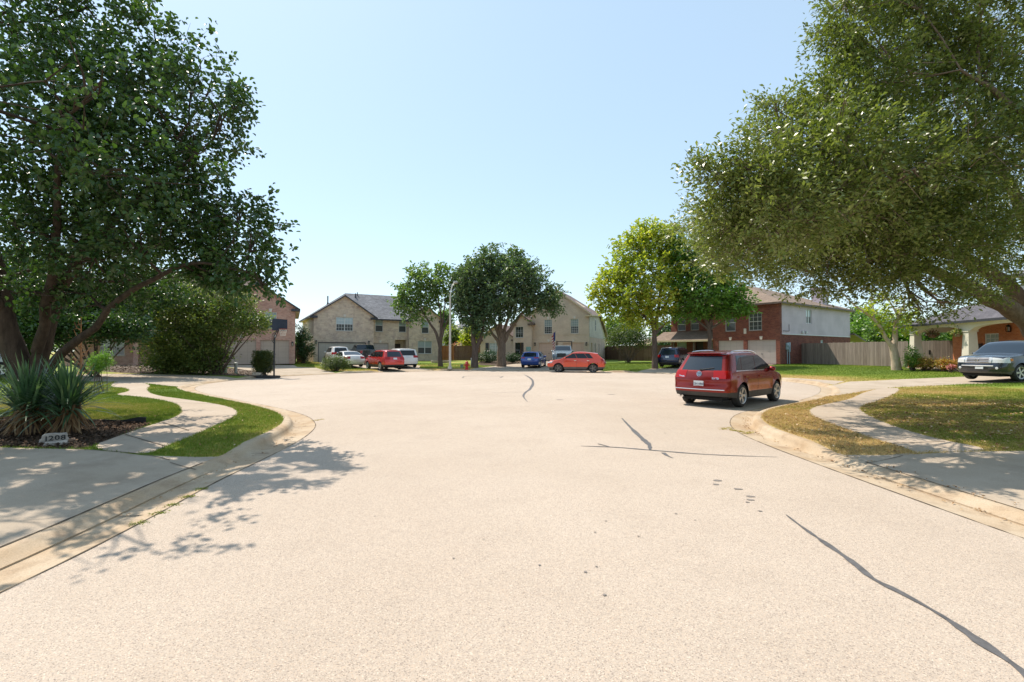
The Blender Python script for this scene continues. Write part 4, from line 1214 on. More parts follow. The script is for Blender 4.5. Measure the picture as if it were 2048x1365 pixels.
    for x in S.get('seams', []):
        s = s_of(x, S['belt']); zr = [z for z in zrow(s)]
        zlist = [z for z in np.linspace(B(s) + .03, S['belt'] - .02, 7)]
        for side in (1, -1):
            vs = []
            for z in zlist:
                for ds in (-.0011, .0011):
                    p = pt(s + ds, z, 1, side); p.y += side * (.004 + flare(s, z)); vs.append(p)
            sm.add(vs, [((2 * i, 2 * i + 1, 2 * i + 3, 2 * i + 2) if side < 0 else (2 * i + 2, 2 * i + 3, 2 * i + 1, 2 * i)) for i in range(len(zlist) - 1)])
    if sm.f: sm.build('door_gaps', M_SEAM, root)
    for x in S.get('handles', []):
        for side in (1, -1):
            z = S['belt'] - .13; p = pt(s_of(x, z), z, 1, side)
            MB().bbox(p.x - .10, p.x + .10, p.y - .012, p.y + .035 * 1 if side > 0 else p.y + .012, z - .017, z + .017, .008).build('door_handle', S.get('handlem', paint_m), root, smooth=True) if side > 0 else \
                MB().bbox(p.x - .10, p.x + .10, p.y - .035, p.y + .012, z - .017, z + .017, .008).build('door_handle', S.get('handlem', paint_m), root, smooth=True)
    mx = S.get('mirror')
    if mx:
        for side in (1, -1):
            z = S['belt'] + .07; y = hw * interp(WZ, z) + .10
            M = Matrix.Translation((mx, side * y, z)) @ Matrix.Diagonal((.075, .11, .075, 1))
            m_ = MB(); m_.lathe([(0, -1), (.5, -.92), (.85, -.6), (1, 0), (.9, .6), (.5, .9), (0, 1)], 14, M)
            m_.tube([(mx + .02, side * (y - .16), z - .05), (mx, side * y, z - .04)], .02, 6)
            m_.build('wing_mirror', S.get('mirrorm', paint_m), root, smooth=True, sharp=60)
    if S.get('rails'):
        x0, x1 = S['rails']; mb_ = {}
        for side in (1, -1):
            P_ = []
            for t in np.linspace(0, 1, 12):
                x = x0 + (x1 - x0) * t
                z = float(np.interp(x, [a for a, _ in TT], [b for _, b in TT])); lift = .03 * min(1, math.sin(math.pi * t) * 4)
                P_.append((x, side * hw * interp(WZ, z) * .93, z - .03 + lift))
            MB().tube(P_, .015, 8).build('roof_rail', S.get('railm', M_CHROME), root, smooth=True)
    root['_'] = 0; del root['_']
    def rearpt(y, z, off=.01):
        f = abs(y) / (hw * interp(WZ, z) * wp(0)); p = pt(0, z, f, 1 if y >= 0 else -1); p.x -= off; return p
    def frontpt(y, z, off=.01):
        f = abs(y) / (hw * interp(WZ, z) * wp(1)); p = pt(1, z, f, 1 if y >= 0 else -1); p.x += off; return p
    def plate(end, z, txt=None, y=0.):
        p = rearpt(y, z, .012) if end == 'rear' else frontpt(y, z, .012)
        dz = .08; q = (rearpt(y, z + dz).x - rearpt(y, z - dz).x) if end == 'rear' else (frontpt(y, z + dz).x - frontpt(y, z - dz).x)
        til = math.atan2(q, 2 * dz)
        M = Matrix.Translation(p) @ Matrix.Rotation(til, 4, 'Y')
        MB().bbox(-.008, .008, -.155, .155, -.078, .078, .004, M=M).build('licence_plate', M_PLATE, root)
        if txt:
            t_ = text_mesh(txt, .085, .002, M_PTEXT, 'plate_text', root)
            t_.matrix_local = M @ Matrix.Translation((-.0105 if end == 'rear' else .0105, 0, -.012)) @ (Matrix.Rotation(R(-90), 4, 'Z') if end == 'rear' else Matrix.Rotation(R(90), 4, 'Z')) @ Matrix.Rotation(R(90), 4, 'X')
    return dict(root=root, pt=pt, rearpt=rearpt, frontpt=frontpt, plate=plate, hw=hw, s_of=s_of, topz=topz, body=b, X=X)

def text_mesh(txt, size, ext, m, name, parent, bold=0.0, sx=1.0):
    c = bpy.data.curves.new(name, 'FONT'); c.body = txt; c.size = size; c.extrude = ext; c.align_x = 'CENTER'; c.align_y = 'CENTER'; c.offset = bold
    c.space_character = 1.0
    o = bpy.data.objects.new(name, c); COL.objects.link(o)
    dg = bpy.context.evaluated_depsgraph_get(); me = bpy.data.meshes.new_from_object(o.evaluated_get(dg))
    bpy.data.objects.remove(o)
    me.materials.clear(); me.materials.append(m)
    for v in me.vertices: v.co.x *= sx
    return mesh_obj(name, me, parent)

def suv_assign(S):
    pil, belt = S['pillars'], S['belt']; gt = len(S['rows'])          # row index gt = between last nominal row and top
    kb = S['kb']
    def fn(kind, x, z, f, k, s, side, xb):
        if kind == 'side':
            if kb <= k < S['kt']:
                for j, (a, b) in enumerate(pil):
                    if min(a, b) < xb < max(a, b): return ('side_window', S.get('sidem', M_CGLASS), .004)
            if S.get('tail') and z > S['tail'][0] and z < S['tail'][1] and x < S['tail'][2]: return ('tail_lamp', S.get('tailm', M_TAIL), .006)
            if S.get('head') and S['head'][0] < z < S['head'][1] and x > S['head'][2]: return ('head_lamp', M_HEAD, .006)
        if kind == 'top':
            w0, w1 = S['wind']
            if w0 < x < w1 and f < .9: return ('windscreen', M_CGLASS2 if not S.get('wm') else S['wm'], .004)
            if S.get('rwin') and S['rwin'][0] < x < S['rwin'][1] and f < .9: return ('rear_window', M_CGLASS2, .004)
            if S.get('roofm') and S['roofx'][0] < x < S['roofx'][1]: return ('roof_panel', S['roofm'], .004)
            if S.get('bed') and S['bed'][0] < x < S['bed'][1] and f < .9: return ('cargo_bed', M_UNDER, .004)
        if kind == 'rear':
            if S.get('rglass') and S['rglass'][0] < z < S['rglass'][1] and f < .85: return ('rear_window', M_CGLASS2 if not S.get('rm') else S['rm'], .004)
            if S.get('tail') and S['tail'][0] < z < S['tail'][1] and f > S['tail'][3]: return ('tail_lamp', S.get('tailm', M_TAIL), .006)
        if kind == 'front':
            if S.get('head') and S['head'][0] < z < S['head'][1] and f > S['head'][3]: return ('head_lamp', M_HEAD, .006)
            if S.get('grille') and S['grille'][0] < z < S['grille'][1] and f < S['grille'][2]: return ('grille', M_PLAST, .004)
            if S.get('intake') and S['intake'][0] < z < S['intake'][1] and f < S['intake'][2]: return ('lower_intake', M_PLAST, .004)
    S['assign'] = fn
    return S

def base_suv(**kw):
    S = dict(L=4.43, W=1.80, wr=.345, axles=(-1.27, 1.33), belt=1.03, sill=.28,
        xr=[(.2, -2.02), (.3, -2.12), (.42, -2.18), (.56, -2.215), (.62, -2.20), (.72, -2.165), (.80, -2.20), (.86, -2.185), (.95, -2.14), (1.06, -2.10), (1.12, -2.04), (1.46, -1.80), (1.58, -1.72), (1.68, -1.66)],
        xf=[(.2, 2.0), (.35, 2.17), (.6, 2.215), (.8, 2.16), (.92, 2.02), (1.0, 1.9), (1.7, 1.9)],
        top=[(-1.74, 1.60), (-1.5, 1.635), (-1.0, 1.67), (-.4, 1.685), (.0, 1.675), (.35, 1.62), (.6, 1.50), (1.22, 1.10), (1.30, 1.075), (1.7, 1.01), (1.95, .95), (2.08, .86), (2.12, .80)],
        wz=[(.2, .93), (.35, .965), (.55, .985), (.75, 1.0), (.9, .995), (1.03, .965), (1.45, .80), (1.6, .745), (1.7, .72)],
        rows=[.46, .60, .66, .76, .86, .95, 1.03, 1.09, 1.53], drop=.075, crown=.055, kb=8, kt=9, clad=True,
        pillars=[(-1.60, -1.28), (-1.22, -.28), (-.2, .98)], cuts=[], wind=(.42, 1.2), rglass=(1.09, 1.53), tail=(.87, 1.07, -1.86, .55),
        head=(.74, .92, 1.86, .55), grille=(.70, .92, .5), intake=(.42, .62, .8), seams=[-.24, -1.2, .92], handles=[-1.0, .0], mirror=.82, rails=None)
    S.update(kw)
    pl_ = sorted(tuple(sorted(q)) for q in S['pillars'])
    for i in range(len(pl_) - 1):
        m_ = (pl_[i][1] + pl_[i + 1][0]) / 2; pl_[i] = (pl_[i][0], m_ - .014); pl_[i + 1] = (m_ + .014, pl_[i + 1][1])
    S['pillars'] = pl_
    if 'kb' not in kw or 'rows' in kw:
        # side glass = the row just above the belt row
        r = S['rows']; S['kb'] = r.index(S.get('gb', 1.09)) + 1; S['kt'] = len(r)
    return suv_assign(S)

def on_ground(x, y, drive=True):
    return float((zdrive if drive else zroad)([(x, y)])[0])

# maroon suv, near right
P_MAROON = paint('maroon_paint', (.24, .008, .005), .25, .55, .5)
S = base_suv(rails=(-1.45, .35), flare=.03)
cx, cy = 7.2, 15.6
z0 = float(zroad([(cx, cy)])[0])
c = make_car('parked_suv', 'maroon suv parked at the kerb near the right verge, rear and right side showing', (cx, cy, z0), R(41), S, P_MAROON)
rt = c['root']
c['plate']('rear', .705, 'CJN 6860')
# badge: ring with crossed strokes
p = c['rearpt'](0, .985, .004); til = R(8)
M = Matrix.Translation(p) @ Matrix.Rotation(R(-90) + R(12), 4, 'Y')
mb = MB(); mb.lathe([(.066, 0), (.078, 0), (.078, .016), (.066, .016)], 28, M, closed=True)
def bar(a, b, w_=.007):
    a, b = Vector((*a, .006)), Vector((*b, .006)); d = (b - a).normalized(); n = Vector((-d.y, d.x, 0)) * w_
    q = [a - n, b - n, b + n, a + n]; q2 = [v + Vector((0, 0, .009)) for v in q]
    mb.add([M @ v for v in q + q2], [(3, 2, 1, 0), (4, 5, 6, 7), (0, 1, 5, 4), (1, 2, 6, 5), (2, 3, 7, 6), (3, 0, 4, 7)])
# local x of M points up the tailgate, local y across
for a, b in (((.062, .026), (.006, .003)), ((.062, -.026), (.006, -.003)), ((.028, .060), (-.052, .026)), ((-.052, .026), (.0, .004)), ((.0, -.004), (-.052, -.026)), ((-.052, -.026), (.028, -.060))): bar(a, b)
bd = mb.build('badge', M_CHROME, rt)
MB().lathe([(0, .004), (.066, .004)], 28, M).build('badge_field', M_PTEXT, bd)
for (t_, y, z, sz) in (('Tiguan', .56, .905, .075), ('2.0 TSI', -.50, .865, .07)):
    p = c['rearpt'](y, z, .008); o = text_mesh(t_, sz, .003, M_CHROME, 'lettering', rt, .002)
    o.matrix_local = Matrix.Translation(p) @ Matrix.Rotation(R(8), 4, 'Y') @ Matrix.Rotation(R(-90) - (R(10) if y > 0 else -R(10)), 4, 'Z') @ Matrix.Rotation(R(90), 4, 'X')
# bumper strip, tailpipes, wiper, aerial, spoiler
mb = MB(); pts_ = [tuple(c['rearpt'](y, .535, .012)) for y in np.linspace(-.76, .76, 15)]
mb.tube(pts_, .015, 6); mb.build('chrome_strip', M_CHROME, rt, smooth=True)
mb = MB()
for y in (.52, .61): mb.lathe([(.034, 0), (.034, .12), (.028, .12), (.028, .02)], 14, Matrix.Translation((-2.19, y, .30)) @ Matrix.Rotation(R(90), 4, 'Y'))
mb.build('exhaust_pipe', M_CHROME, rt, smooth=True)
a, b = c['rearpt'](-.02, 1.11, .03), c['rearpt'](-.40, 1.17, .03)
MB().tube([a, (a + b) / 2 + Vector((-.01, 0, 0)), b], .011, 6).lathe([(.03, 0), (.03, .04), (0, .05)], 10, Matrix.Translation(a + Vector((.03, 0, 0))) @ Matrix.Rotation(R(-100), 4, 'Y')).build('rear_wiper', M_PLAST, rt)
MB().tube([(-1.15, 0, 1.655), (-1.23, 0, 1.71), (-1.30, 0, 1.72)], [.025, .014, .006], 6).build('aerial', M_PLAST, rt)
mb = MB(); q = [c['rearpt'](y, 1.585, -.02) for y in np.linspace(-.58, .58, 9)]
for i in range(8):
    A, Bq = q[i], q[i + 1]
    mb.add([A + Vector((0, 0, -.0)), Bq, Bq + Vector((-.13, 0, .0)), A + Vector((-.13, 0, .0)), A + Vector((0.06, 0, .045)), Bq + Vector((.06, 0, .045)), Bq + Vector((-.12, 0, .022)), A + Vector((-.12, 0, .022))], [(3, 2, 1, 0), (4, 5, 6, 7), (3, 7, 6, 2), (0, 4, 7, 3), (1, 2, 6, 5)])
mb.build('roof_spoiler', P_MAROON, rt, smooth=True)
mb = MB()
for sd in (1, -1):
    vs = []
    for x in np.linspace(-1.62, .98, 24):
        for dz in (0, .022):
            v = c['pt'](c['s_of'](x, 1.06), 1.065 + dz, 1, sd); v.y += sd * .006; vs.append(v)
    mb.add(vs, [((2 * i, 2 * i + 1, 2 * i + 3, 2 * i + 2)) for i in range(23)])
mb.build('window_trim', M_CHROME, rt)

# orange suv in the circle
P_ORANGE = paint('orange_paint', (.62, .055, .015), .25, .2)
S = base_suv(L=4.66, W=1.88, wr=.355, axles=(-1.38, 1.32), gb=1.13, belt=1.08,
    xr=[(.2, -2.1), (.4, -2.26), (.6, -2.33), (.85, -2.30), (1.05, -2.22), (1.13, -2.14), (1.5, -1.74), (1.7, -1.62)],
    xf=[(.2, 2.1), (.4, 2.28), (.65, 2.33), (.85, 2.24), (1.0, 2.0), (1.7, 2.0)],
    top=[(-1.64, 1.53), (-1.3, 1.59), (-.7, 1.66), (-.2, 1.68), (.15, 1.63), (.8, 1.30), (1.25, 1.08), (1.8, .99), (2.1, .92), (2.2, .86)],
    wz=[(.2, .93), (.5, .98), (.8, 1.0), (1.08, .96), (1.5, .80), (1.7, .72)], rows=[.46, .6, .75, .9, 1.0, 1.08, 1.13, 1.50], cladm=M_PLASTG,
    pillars=[(-1.45, -1.05), (-1.0, -.22), (-.16, .95)], seams=[-.19, -1.02, .9], rglass=(1.13, 1.5), tail=(.9, 1.1, -1.95, .55), head=(.72, .92, 1.75, .5), grille=(.5, .86, .45), mirror=.8, rimm=M_RIMD, rim='single', handlem=M_CHROME)
x, y = 5.15, 38.0
c = make_car('parked_suv', 'bright orange suv stopped side-on across the far side of the circle, facing left', (x, y, .01), R(166), S, P_ORANGE); c['plate']('rear', .8)

# red suv on the tan house's drive
P_RED = paint('red_paint', (.52, .02, .018), .22, .25)
S = base_suv(L=4.7, W=1.85, axles=(-1.36, 1.36), xr=[(.2, -2.15), (.4, -2.30), (.6, -2.35), (.9, -2.33), (1.09, -2.24), (1.46, -2.0), (1.7, -1.92)], xf=[(.2, 2.1), (.4, 2.28), (.65, 2.34), (.85, 2.25), (1.0, 2.0), (1.7, 2.0)],
    top=[(-1.92, 1.62), (-1.3, 1.68), (-.5, 1.70), (.1, 1.67), (.4, 1.58), (1.2, 1.12), (1.8, 1.03), (2.1, .95), (2.2, .86)], pillars=[(-1.85, -1.35), (-1.28, -.3), (-.22, .98)], tail=(.88, 1.07, -1.98, .62), rimm=M_RIM, seams=[-.26, -1.3])
x, y = L2(3.95, -13.0); c = make_car('parked_suv', 'bright red suv at the foot of the drive beside the white minivan', (x, y, on_ground(x, y) + .005), A2 + R(98), S, P_RED); c['plate']('rear', .95)
# white minivan
P_WHITE = paint('white_paint', (.72, .72, .72), .3, 0, .8)
S = base_suv(L=5.0, W=1.98, wr=.34, axles=(-1.5, 1.5), gb=1.1, belt=1.05, clad=None, xr=[(.2, -2.4), (.4, -2.5), (.7, -2.51), (1.0, -2.46), (1.1, -2.42), (1.55, -2.2), (1.8, -2.1)], xf=[(.2, 2.3), (.5, 2.48), (.7, 2.47), (.9, 2.3), (1.0, 2.2), (1.8, 2.2)],
    top=[(-2.1, 1.68), (-1.4, 1.74), (0, 1.76), (.6, 1.68), (1.5, 1.15), (1.9, 1.03), (2.2, .93), (2.3, .85)], rows=[.46, .6, .75, .9, 1.0, 1.05, 1.1, 1.56], pillars=[(-2.1, -1.3), (-1.2, -.1), (0, 1.2)], rglass=(1.1, 1.56), tail=(.85, 1.1, -2.2, .6), rm=M_CGLASS,
    wz=[(.2, .93), (.5, .98), (.8, 1.0), (1.08, .97), (1.55, .86), (1.8, .80)], seams=[-.05, -1.25])
x, y = L2(6.35, -10.0); c = make_car('parked_minivan', 'white minivan parked on the drive right of the bright red suv', (x, y, on_ground(x, y) + .005), A2 + R(88), S, P_WHITE, 'van'); c['plate']('rear', .95)
# white sedan
S = base_suv(L=4.85, W=1.83, wr=.33, axles=(-1.38, 1.42), gb=1.0, belt=.95, clad=None, xr=[(.2, -2.2), (.4, -2.38), (.7, -2.42), (.9, -2.36), (1.0, -2.3), (1.5, -2.3)], xf=[(.2, 2.2), (.45, 2.40), (.6, 2.42), (.8, 2.2), (1.5, 2.1)],
    top=[(-2.33, 1.0), (-2.1, 1.05), (-1.75, 1.08), (-1.0, 1.40), (-.5, 1.45), (0, 1.44), (.35, 1.36), (1.15, .98), (1.7, .90), (2.1, .8), (2.2, .74)], rows=[.42, .55, .65, .75, .85, .95, 1.0, 1.34], pillars=[(-1.45, -.85), (-.78, .0), (.08, .95)],
    wz=[(.2, .93), (.5, .98), (.75, 1.0), (.95, .96), (1.3, .78), (1.46, .70)], wind=(.38, 1.15), rwin=(-1.72, -1.05), rglass=None, tail=(.78, .97, -1.9, .6), head=(.6, .75, 1.8, .5), grille=(.5, .72, .4), intake=None, seams=[.04, -.8], mirror=.75, handles=[-.6, .3], sill=.2)
x, y = L2(1.75, -8.7); c = make_car('parked_sedan', 'white sedan half hidden behind the round shrub and the bright red suv', (x, y, on_ground(x, y) + .005), A2 + R(96), S, P_WHITE); c['plate']('rear', .68)
S_SEDAN = S
# white crossover near the garage
S = base_suv(rm=M_CGLASS)
x, y = L2(1.75, -3.4); c = make_car('parked_suv', 'white crossover nearest the wide garage door of the tan house', (x, y, on_ground(x, y) + .005), A2 + R(92), S, P_WHITE); c['plate']('rear', .7)
# black pickup
P_BLACK = paint('black_paint', (.012, .011, .012), .25, .2)
def pickup(**kw):
    S = base_suv(L=5.7, W=1.98, wr=.40, axles=(-1.75, 1.85), gb=1.3, belt=1.24, sill=.42, clad=None, xr=[(.2, -2.75), (.5, -2.83), (.6, -2.85), (1.3, -2.82), (1.9, -2.82)], xf=[(.2, 2.6), (.5, 2.8), (.9, 2.83), (1.15, 2.75), (1.9, 2.7)],
        top=[(-2.82, 1.30), (-.98, 1.32), (-.9, 1.42), (-.72, 1.86), (-.5, 1.90), (.5, 1.90), (.75, 1.82), (1.3, 1.35), (1.5, 1.28), (2.5, 1.2), (2.72, 1.1)], rows=[.55, .7, .85, 1.0, 1.12, 1.24, 1.3, 1.76], pillars=[(-.78, .0), (.08, 1.05)],
        wz=[(.2, .95), (.6, .98), (.9, 1.0), (1.25, .98), (1.8, .82), (1.9, .80)], wind=(.75, 1.32), rwin=(-.9, -.72), rglass=None, tail=(.95, 1.25, -2.7, .82), head=(.95, 1.15, 2.5, .6), grille=(.75, 1.15, .6), intake=None, seams=[.04, -.85, 1.1], mirror=.95, handles=[-.6, .3], bed=(-2.7, -1.0), drop=.04, crown=.02)
    S.update(kw); return suv_assign(S)
x, y = L2(4.35, -3.6); c = make_car('parked_pickup', 'black pickup truck parked against the garage behind the bright red suv', (x, y, on_ground(x, y) + .005), A2 + R(90), pickup(), P_BLACK, 'truck'); c['plate']('rear', .75)
# blue hatchback
P_BLUE = paint('blue_paint', (.012, .06, .30), .22, .3)
S = base_suv(L=4.4, W=1.80, wr=.33, gb=1.0, belt=.95, xr=[(.2, -2.0), (.4, -2.15), (.6, -2.2), (.85, -2.17), (1.0, -2.1), (1.36, -1.75), (1.6, -1.6)], top=[(-1.62, 1.45), (-1.1, 1.53), (-.4, 1.56), (.1, 1.53), (.4, 1.44), (1.2, 1.02), (1.7, .95), (2.0, .85), (2.1, .78)],
    rows=[.44, .56, .66, .76, .86, .95, 1.0, 1.38], rglass=(1.0, 1.38), tail=(.84, .97, -1.85, .5), wz=[(.2, .93), (.5, .98), (.75, 1.0), (.95, .96), (1.4, .78), (1.6, .70)], wind=(.42, 1.2), clad=None, sill=.22)
x, y = 2.1, 45.3; c = make_car('parked_hatchback', 'bright blue hatchback parked on the shaded drive left of the orange suv', (x, y, on_ground(x, y) + .005), R(76), S, P_BLUE); c['plate']('rear', .78)
# silver-blue pickup facing out, with a rack
P_STEEL = paint('steel_blue_paint', (.20, .27, .32), .25, .3)
x, y = 5.35, 49.6; c = make_car('parked_pickup', 'steel blue pickup with a black ladder rack facing out behind the orange suv', (x, y, on_ground(x, y) + .005), R(-100), pickup(), P_STEEL, 'truck')
mb = MB()
for xx in (-2.2, -1.1):
    mb.tube([(xx, -.8, 1.3), (xx, -.8, 2.35)], .028, 6); mb.tube([(xx, .8, 1.3), (xx, .8, 2.35)], .028, 6); mb.tube([(xx, -.82, 2.35), (xx, .82, 2.35)], .028, 6)
for yy in (-.8, .8): mb.tube([(-2.2, yy, 2.35), (-1.1, yy, 2.35)], .028, 6); mb.tube([(-2.2, yy, 1.4), (-1.1, yy, 2.3)], .022, 6)
mb.build('ladder_rack', M_BLACK, c['root'])
# dark navy suv on red house drive
P_NAVY = paint('navy_paint', (.018, .028, .07), .22, .35)
S = base_suv(L=4.9, W=1.95, wr=.37, axles=(-1.42, 1.45), xr=[(.2, -2.25), (.4, -2.4), (.6, -2.45), (.95, -2.42), (1.09, -2.36), (1.46, -2.15), (1.75, -2.05)], xf=[(.2, 2.2), (.4, 2.4), (.65, 2.45), (.9, 2.35), (1.0, 2.2), (1.8, 2.2)],
    top=[(-2.05, 1.68), (-1.5, 1.73), (-.4, 1.76), (.1, 1.73), (.45, 1.62), (1.25, 1.14), (1.8, 1.07), (2.2, .98), (2.3, .9)], rows=[.46, .60, .66, .76, .86, .95, 1.03, 1.09, 1.52], rglass=(1.09, 1.52), pillars=[(-1.95, -1.35), (-1.28, -.3), (-.22, 1.0)], tail=(.86, 1.12, -2.2, .72), rails=(-1.7, .2), railm=M_PLAST, seams=[-.26, -1.3])
x, y = 14.75, 42.5; c = make_car('parked_suv', 'dark navy suv on the red house drive beside the yellow maple', (x, y, on_ground(x, y) + .005), R(52), S, P_NAVY); c['plate']('rear', .9)
# grey suv, right edge
P_SLATE = paint('slate_paint', (.014, .020, .032), .2, .2, .7)
S = base_suv(L=4.85, W=1.99, wr=.375, axles=(-1.38, 1.40), gb=1.18, belt=1.12, cladm=M_PLASTG,
    xr=[(.2, -2.25), (.5, -2.40), (.9, -2.40), (1.18, -2.36), (1.6, -2.2), (1.85, -2.15)], xf=[(.2, 2.22), (.33, 2.34), (.45, 2.40), (.60, 2.41), (.68, 2.40), (.72, 2.38), (.95, 2.34), (1.06, 2.26), (1.1, 2.2), (1.85, 2.1)],
    top=[(-2.15, 1.78), (-1.5, 1.82), (0, 1.82), (.45, 1.76), (.7, 1.62), (1.18, 1.24), (1.4, 1.19), (1.9, 1.14), (2.15, 1.10), (2.24, 1.05)],
    wz=[(.2, .93), (.5, .98), (.8, 1.0), (1.12, .985), (1.6, .86), (1.85, .80)], rows=[.42, .50, .60, .68, .74, .80, .94, 1.04, 1.12, 1.18, 1.66], fend=[.93, .86, .78, .64, .5, .38, .2],
    pillars=[(-1.95, -1.2), (-1.12, -.25), (-.17, 1.05)], wind=(.52, 1.2), wm=M_CGLASS2, rglass=None, tail=None, head=(.80, 1.04, 1.92, .56), grille=(.78, 1.04, .52), intake=(.50, .60, .5), seams=[-.21, .95], mirror=.88, spokes=5, rim='single', nose=.06, bowf=.22)
x, y = 23.1, 21.75; hd = R(192)
c = make_car('parked_suv', 'dark slate grey suv nosing out of the drive at the right edge', (x, y, on_ground(x, y) + .01), hd, S, P_SLATE)
rt = c['root']; c['plate']('front', .60, None, y=.12)
mb = MB()
for z in (.84, .91, .98): mb.tube([tuple(c['frontpt'](yy, z, .012)) for yy in np.linspace(-.46, .46, 9)], .013, 6)
mb.tube([tuple(c['frontpt'](yy, zz, .014)) for yy, zz in ((-.5, .8), (-.52, .92), (-.5, 1.035), (0, 1.04), (.5, 1.035), (.52, .92), (.5, .8), (0, .785), (-.5, .8))], .014, 6)
p = c['frontpt'](0, .91, .03)
for sy in (-1, 1): mb.tube([p + Vector((0, sy * .055, .06)), p + Vector((0, sy * .035, -.06))], .012, 6)
mb.tube([p + Vector((0, -.045, 0)), p + Vector((0, .045, 0))], .012, 6)
mb.build('grille_bars', M_CHROME, rt, smooth=True)
for sy in (-1, 1):
    p = c['frontpt'](sy * .70, .57, .0)
    MB().lathe([(.055, 0), (.055, .02), (0, .028)], 14, Matrix.Translation(p) @ Matrix.Rotation(R(90), 4, 'Y')).build('fog_lamp', M_HEAD, rt)
    p = c['pt'](c['s_of'](2.0, .93), .93, 1, sy); MB().bbox(p.x - .10, p.x + .05, p.y - .02 + sy * .0, p.y + .02, .87, .99, .012).build('amber_marker', M_AMBER, rt)
mb = MB(); mb.tube([tuple(c['frontpt'](yy, .66, .02)) for yy in np.linspace(-.6, .6, 9)], .03, 6); mb.build('bumper_insert', mat('silver_plastic', (.4, .4, .4), .4), rt, smooth=True)
# white car at the left edge, behind the trunk
x, y = -26.3, 23.3
c = make_car('parked_sedan', 'white sedan glimpsed at the left edge behind the trunk of the big tree', (x, y, on_ground(x, y, True) + .01), R(20), S_SEDAN, P_WHITE)
# ------------------------------------------------------------------ trees and plants
def bark(name, a, b, s=9):
    m, nt, bs, out = nmat(name)
    tc = N(nt, 'ShaderNodeTexCoord').outputs['Object']
    mp = N(nt, 'ShaderNodeMapping'); mp.inputs['Scale'].default_value = (1, 1, .22); nt.links.new(tc, mp.inputs[0])
    f, r = noise_fac(nt, s, 8, .75, mp.outputs[0], .35, .65); nt.links.new(mixc(nt, f, a, b), bs.inputs['Base Color'])
    bs.inputs['Roughness'].default_value = .9; bs.inputs['Specular IOR Level'].default_value = .2; bump(nt, bs, r, .9, .03)
    return m
BK_PEAR = bark('grey_brown_bark', (.035, .025, .019), (.095, .068, .05))
BK_OAK = bark('oak_bark', (.12, .085, .06), (.27, .20, .15), 12)
BK_PALE = bark('pale_flaking_bark', (.36, .26, .18), (.55, .45, .34), 6)
BK_DARK = bark('dark_bark', (.08, .055, .045), (.17, .125, .10))

LF_PEAR = leaf_mat('pear_leaf', [(0, (.028, .062, .018)), (.55, (.045, .095, .024)), (.9, (.075, .14, .03)), (.985, (.17, .19, .04)), (1, (.35, .05, .02))], .3, .35, .6)
LF_OAK = leaf_mat('live_oak_leaf', [(0, (.085, .12, .03)), (.5, (.165, .20, .05)), (.85, (.245, .275, .09)), (.975, (.24, .24, .10)), (1, (.40, .17, .04))], .33, .35, .55)
LF_DOAK = leaf_mat('dark_oak_leaf', [(0, (.06, .105, .05)), (.6, (.11, .17, .08)), (1, (.22, .28, .15))], .3, .4)
LF_GREEN = leaf_mat('fresh_leaf', [(0, (.07, .16, .02)), (.5, (.12, .23, .035)), (1, (.20, .32, .06))], .4)
LF_YELLOW = leaf_mat('turning_leaf', [(0, (.17, .25, .03)), (.45, (.32, .38, .045)), (.8, (.48, .46, .07)), (1, (.58, .40, .06))], .42)
LF_ASH = leaf_mat('ash_leaf', [(0, (.08, .15, .045)), (.6, (.14, .22, .07)), (1, (.24, .31, .12))], .38)
LF_SHRUB = leaf_mat('shrub_leaf', [(0, (.075, .12, .03)), (.55, (.14, .19, .05)), (.85, (.25, .27, .07)), (1, (.40, .32, .12))], .35)
LF_BUSH = leaf_mat('bush_leaf', [(0, (.05, .085, .028)), (.6, (.11, .15, .055)), (1, (.22, .25, .12))], .3)
LF_DARKB = leaf_mat('dark_conifer', [(0, (.018, .05, .014)), (.7, (.035, .085, .02)), (1, (.07, .13, .035))], .15)
LF_BOX = leaf_mat('clipped_leaf', [(0, (.035, .06, .015)), (.6, (.07, .10, .022)), (1, (.20, .16, .04))], .2)

def lattice(f, P, s):
    x0, y0 = P.min(0) - s; x1, y1 = P.max(0) + s
    xs, ys = np.arange(x0, x1 + s, s), np.arange(y0, y1 + s, s)
    gx, gy = np.meshgrid(xs, ys, indexing='ij'); D = f(np.column_stack([gx.ravel(), gy.ravel()])).reshape(gx.shape)
    i = np.clip(((P[:, 0] - x0) / s), 0, len(xs) - 1.001); j = np.clip(((P[:, 1] - y0) / s), 0, len(ys) - 1.001)
    a, b = i.astype(int), j.astype(int); u, v = i - a, j - b
    return D[a, b] * (1 - u) * (1 - v) + D[a + 1, b] * u * (1 - v) + D[a, b + 1] * (1 - u) * v + D[a + 1, b + 1] * u * v
def unit(rng, n):
    v = rng.normal(size=(n, 3)); return v / np.linalg.norm(v, axis=1)[:, None]

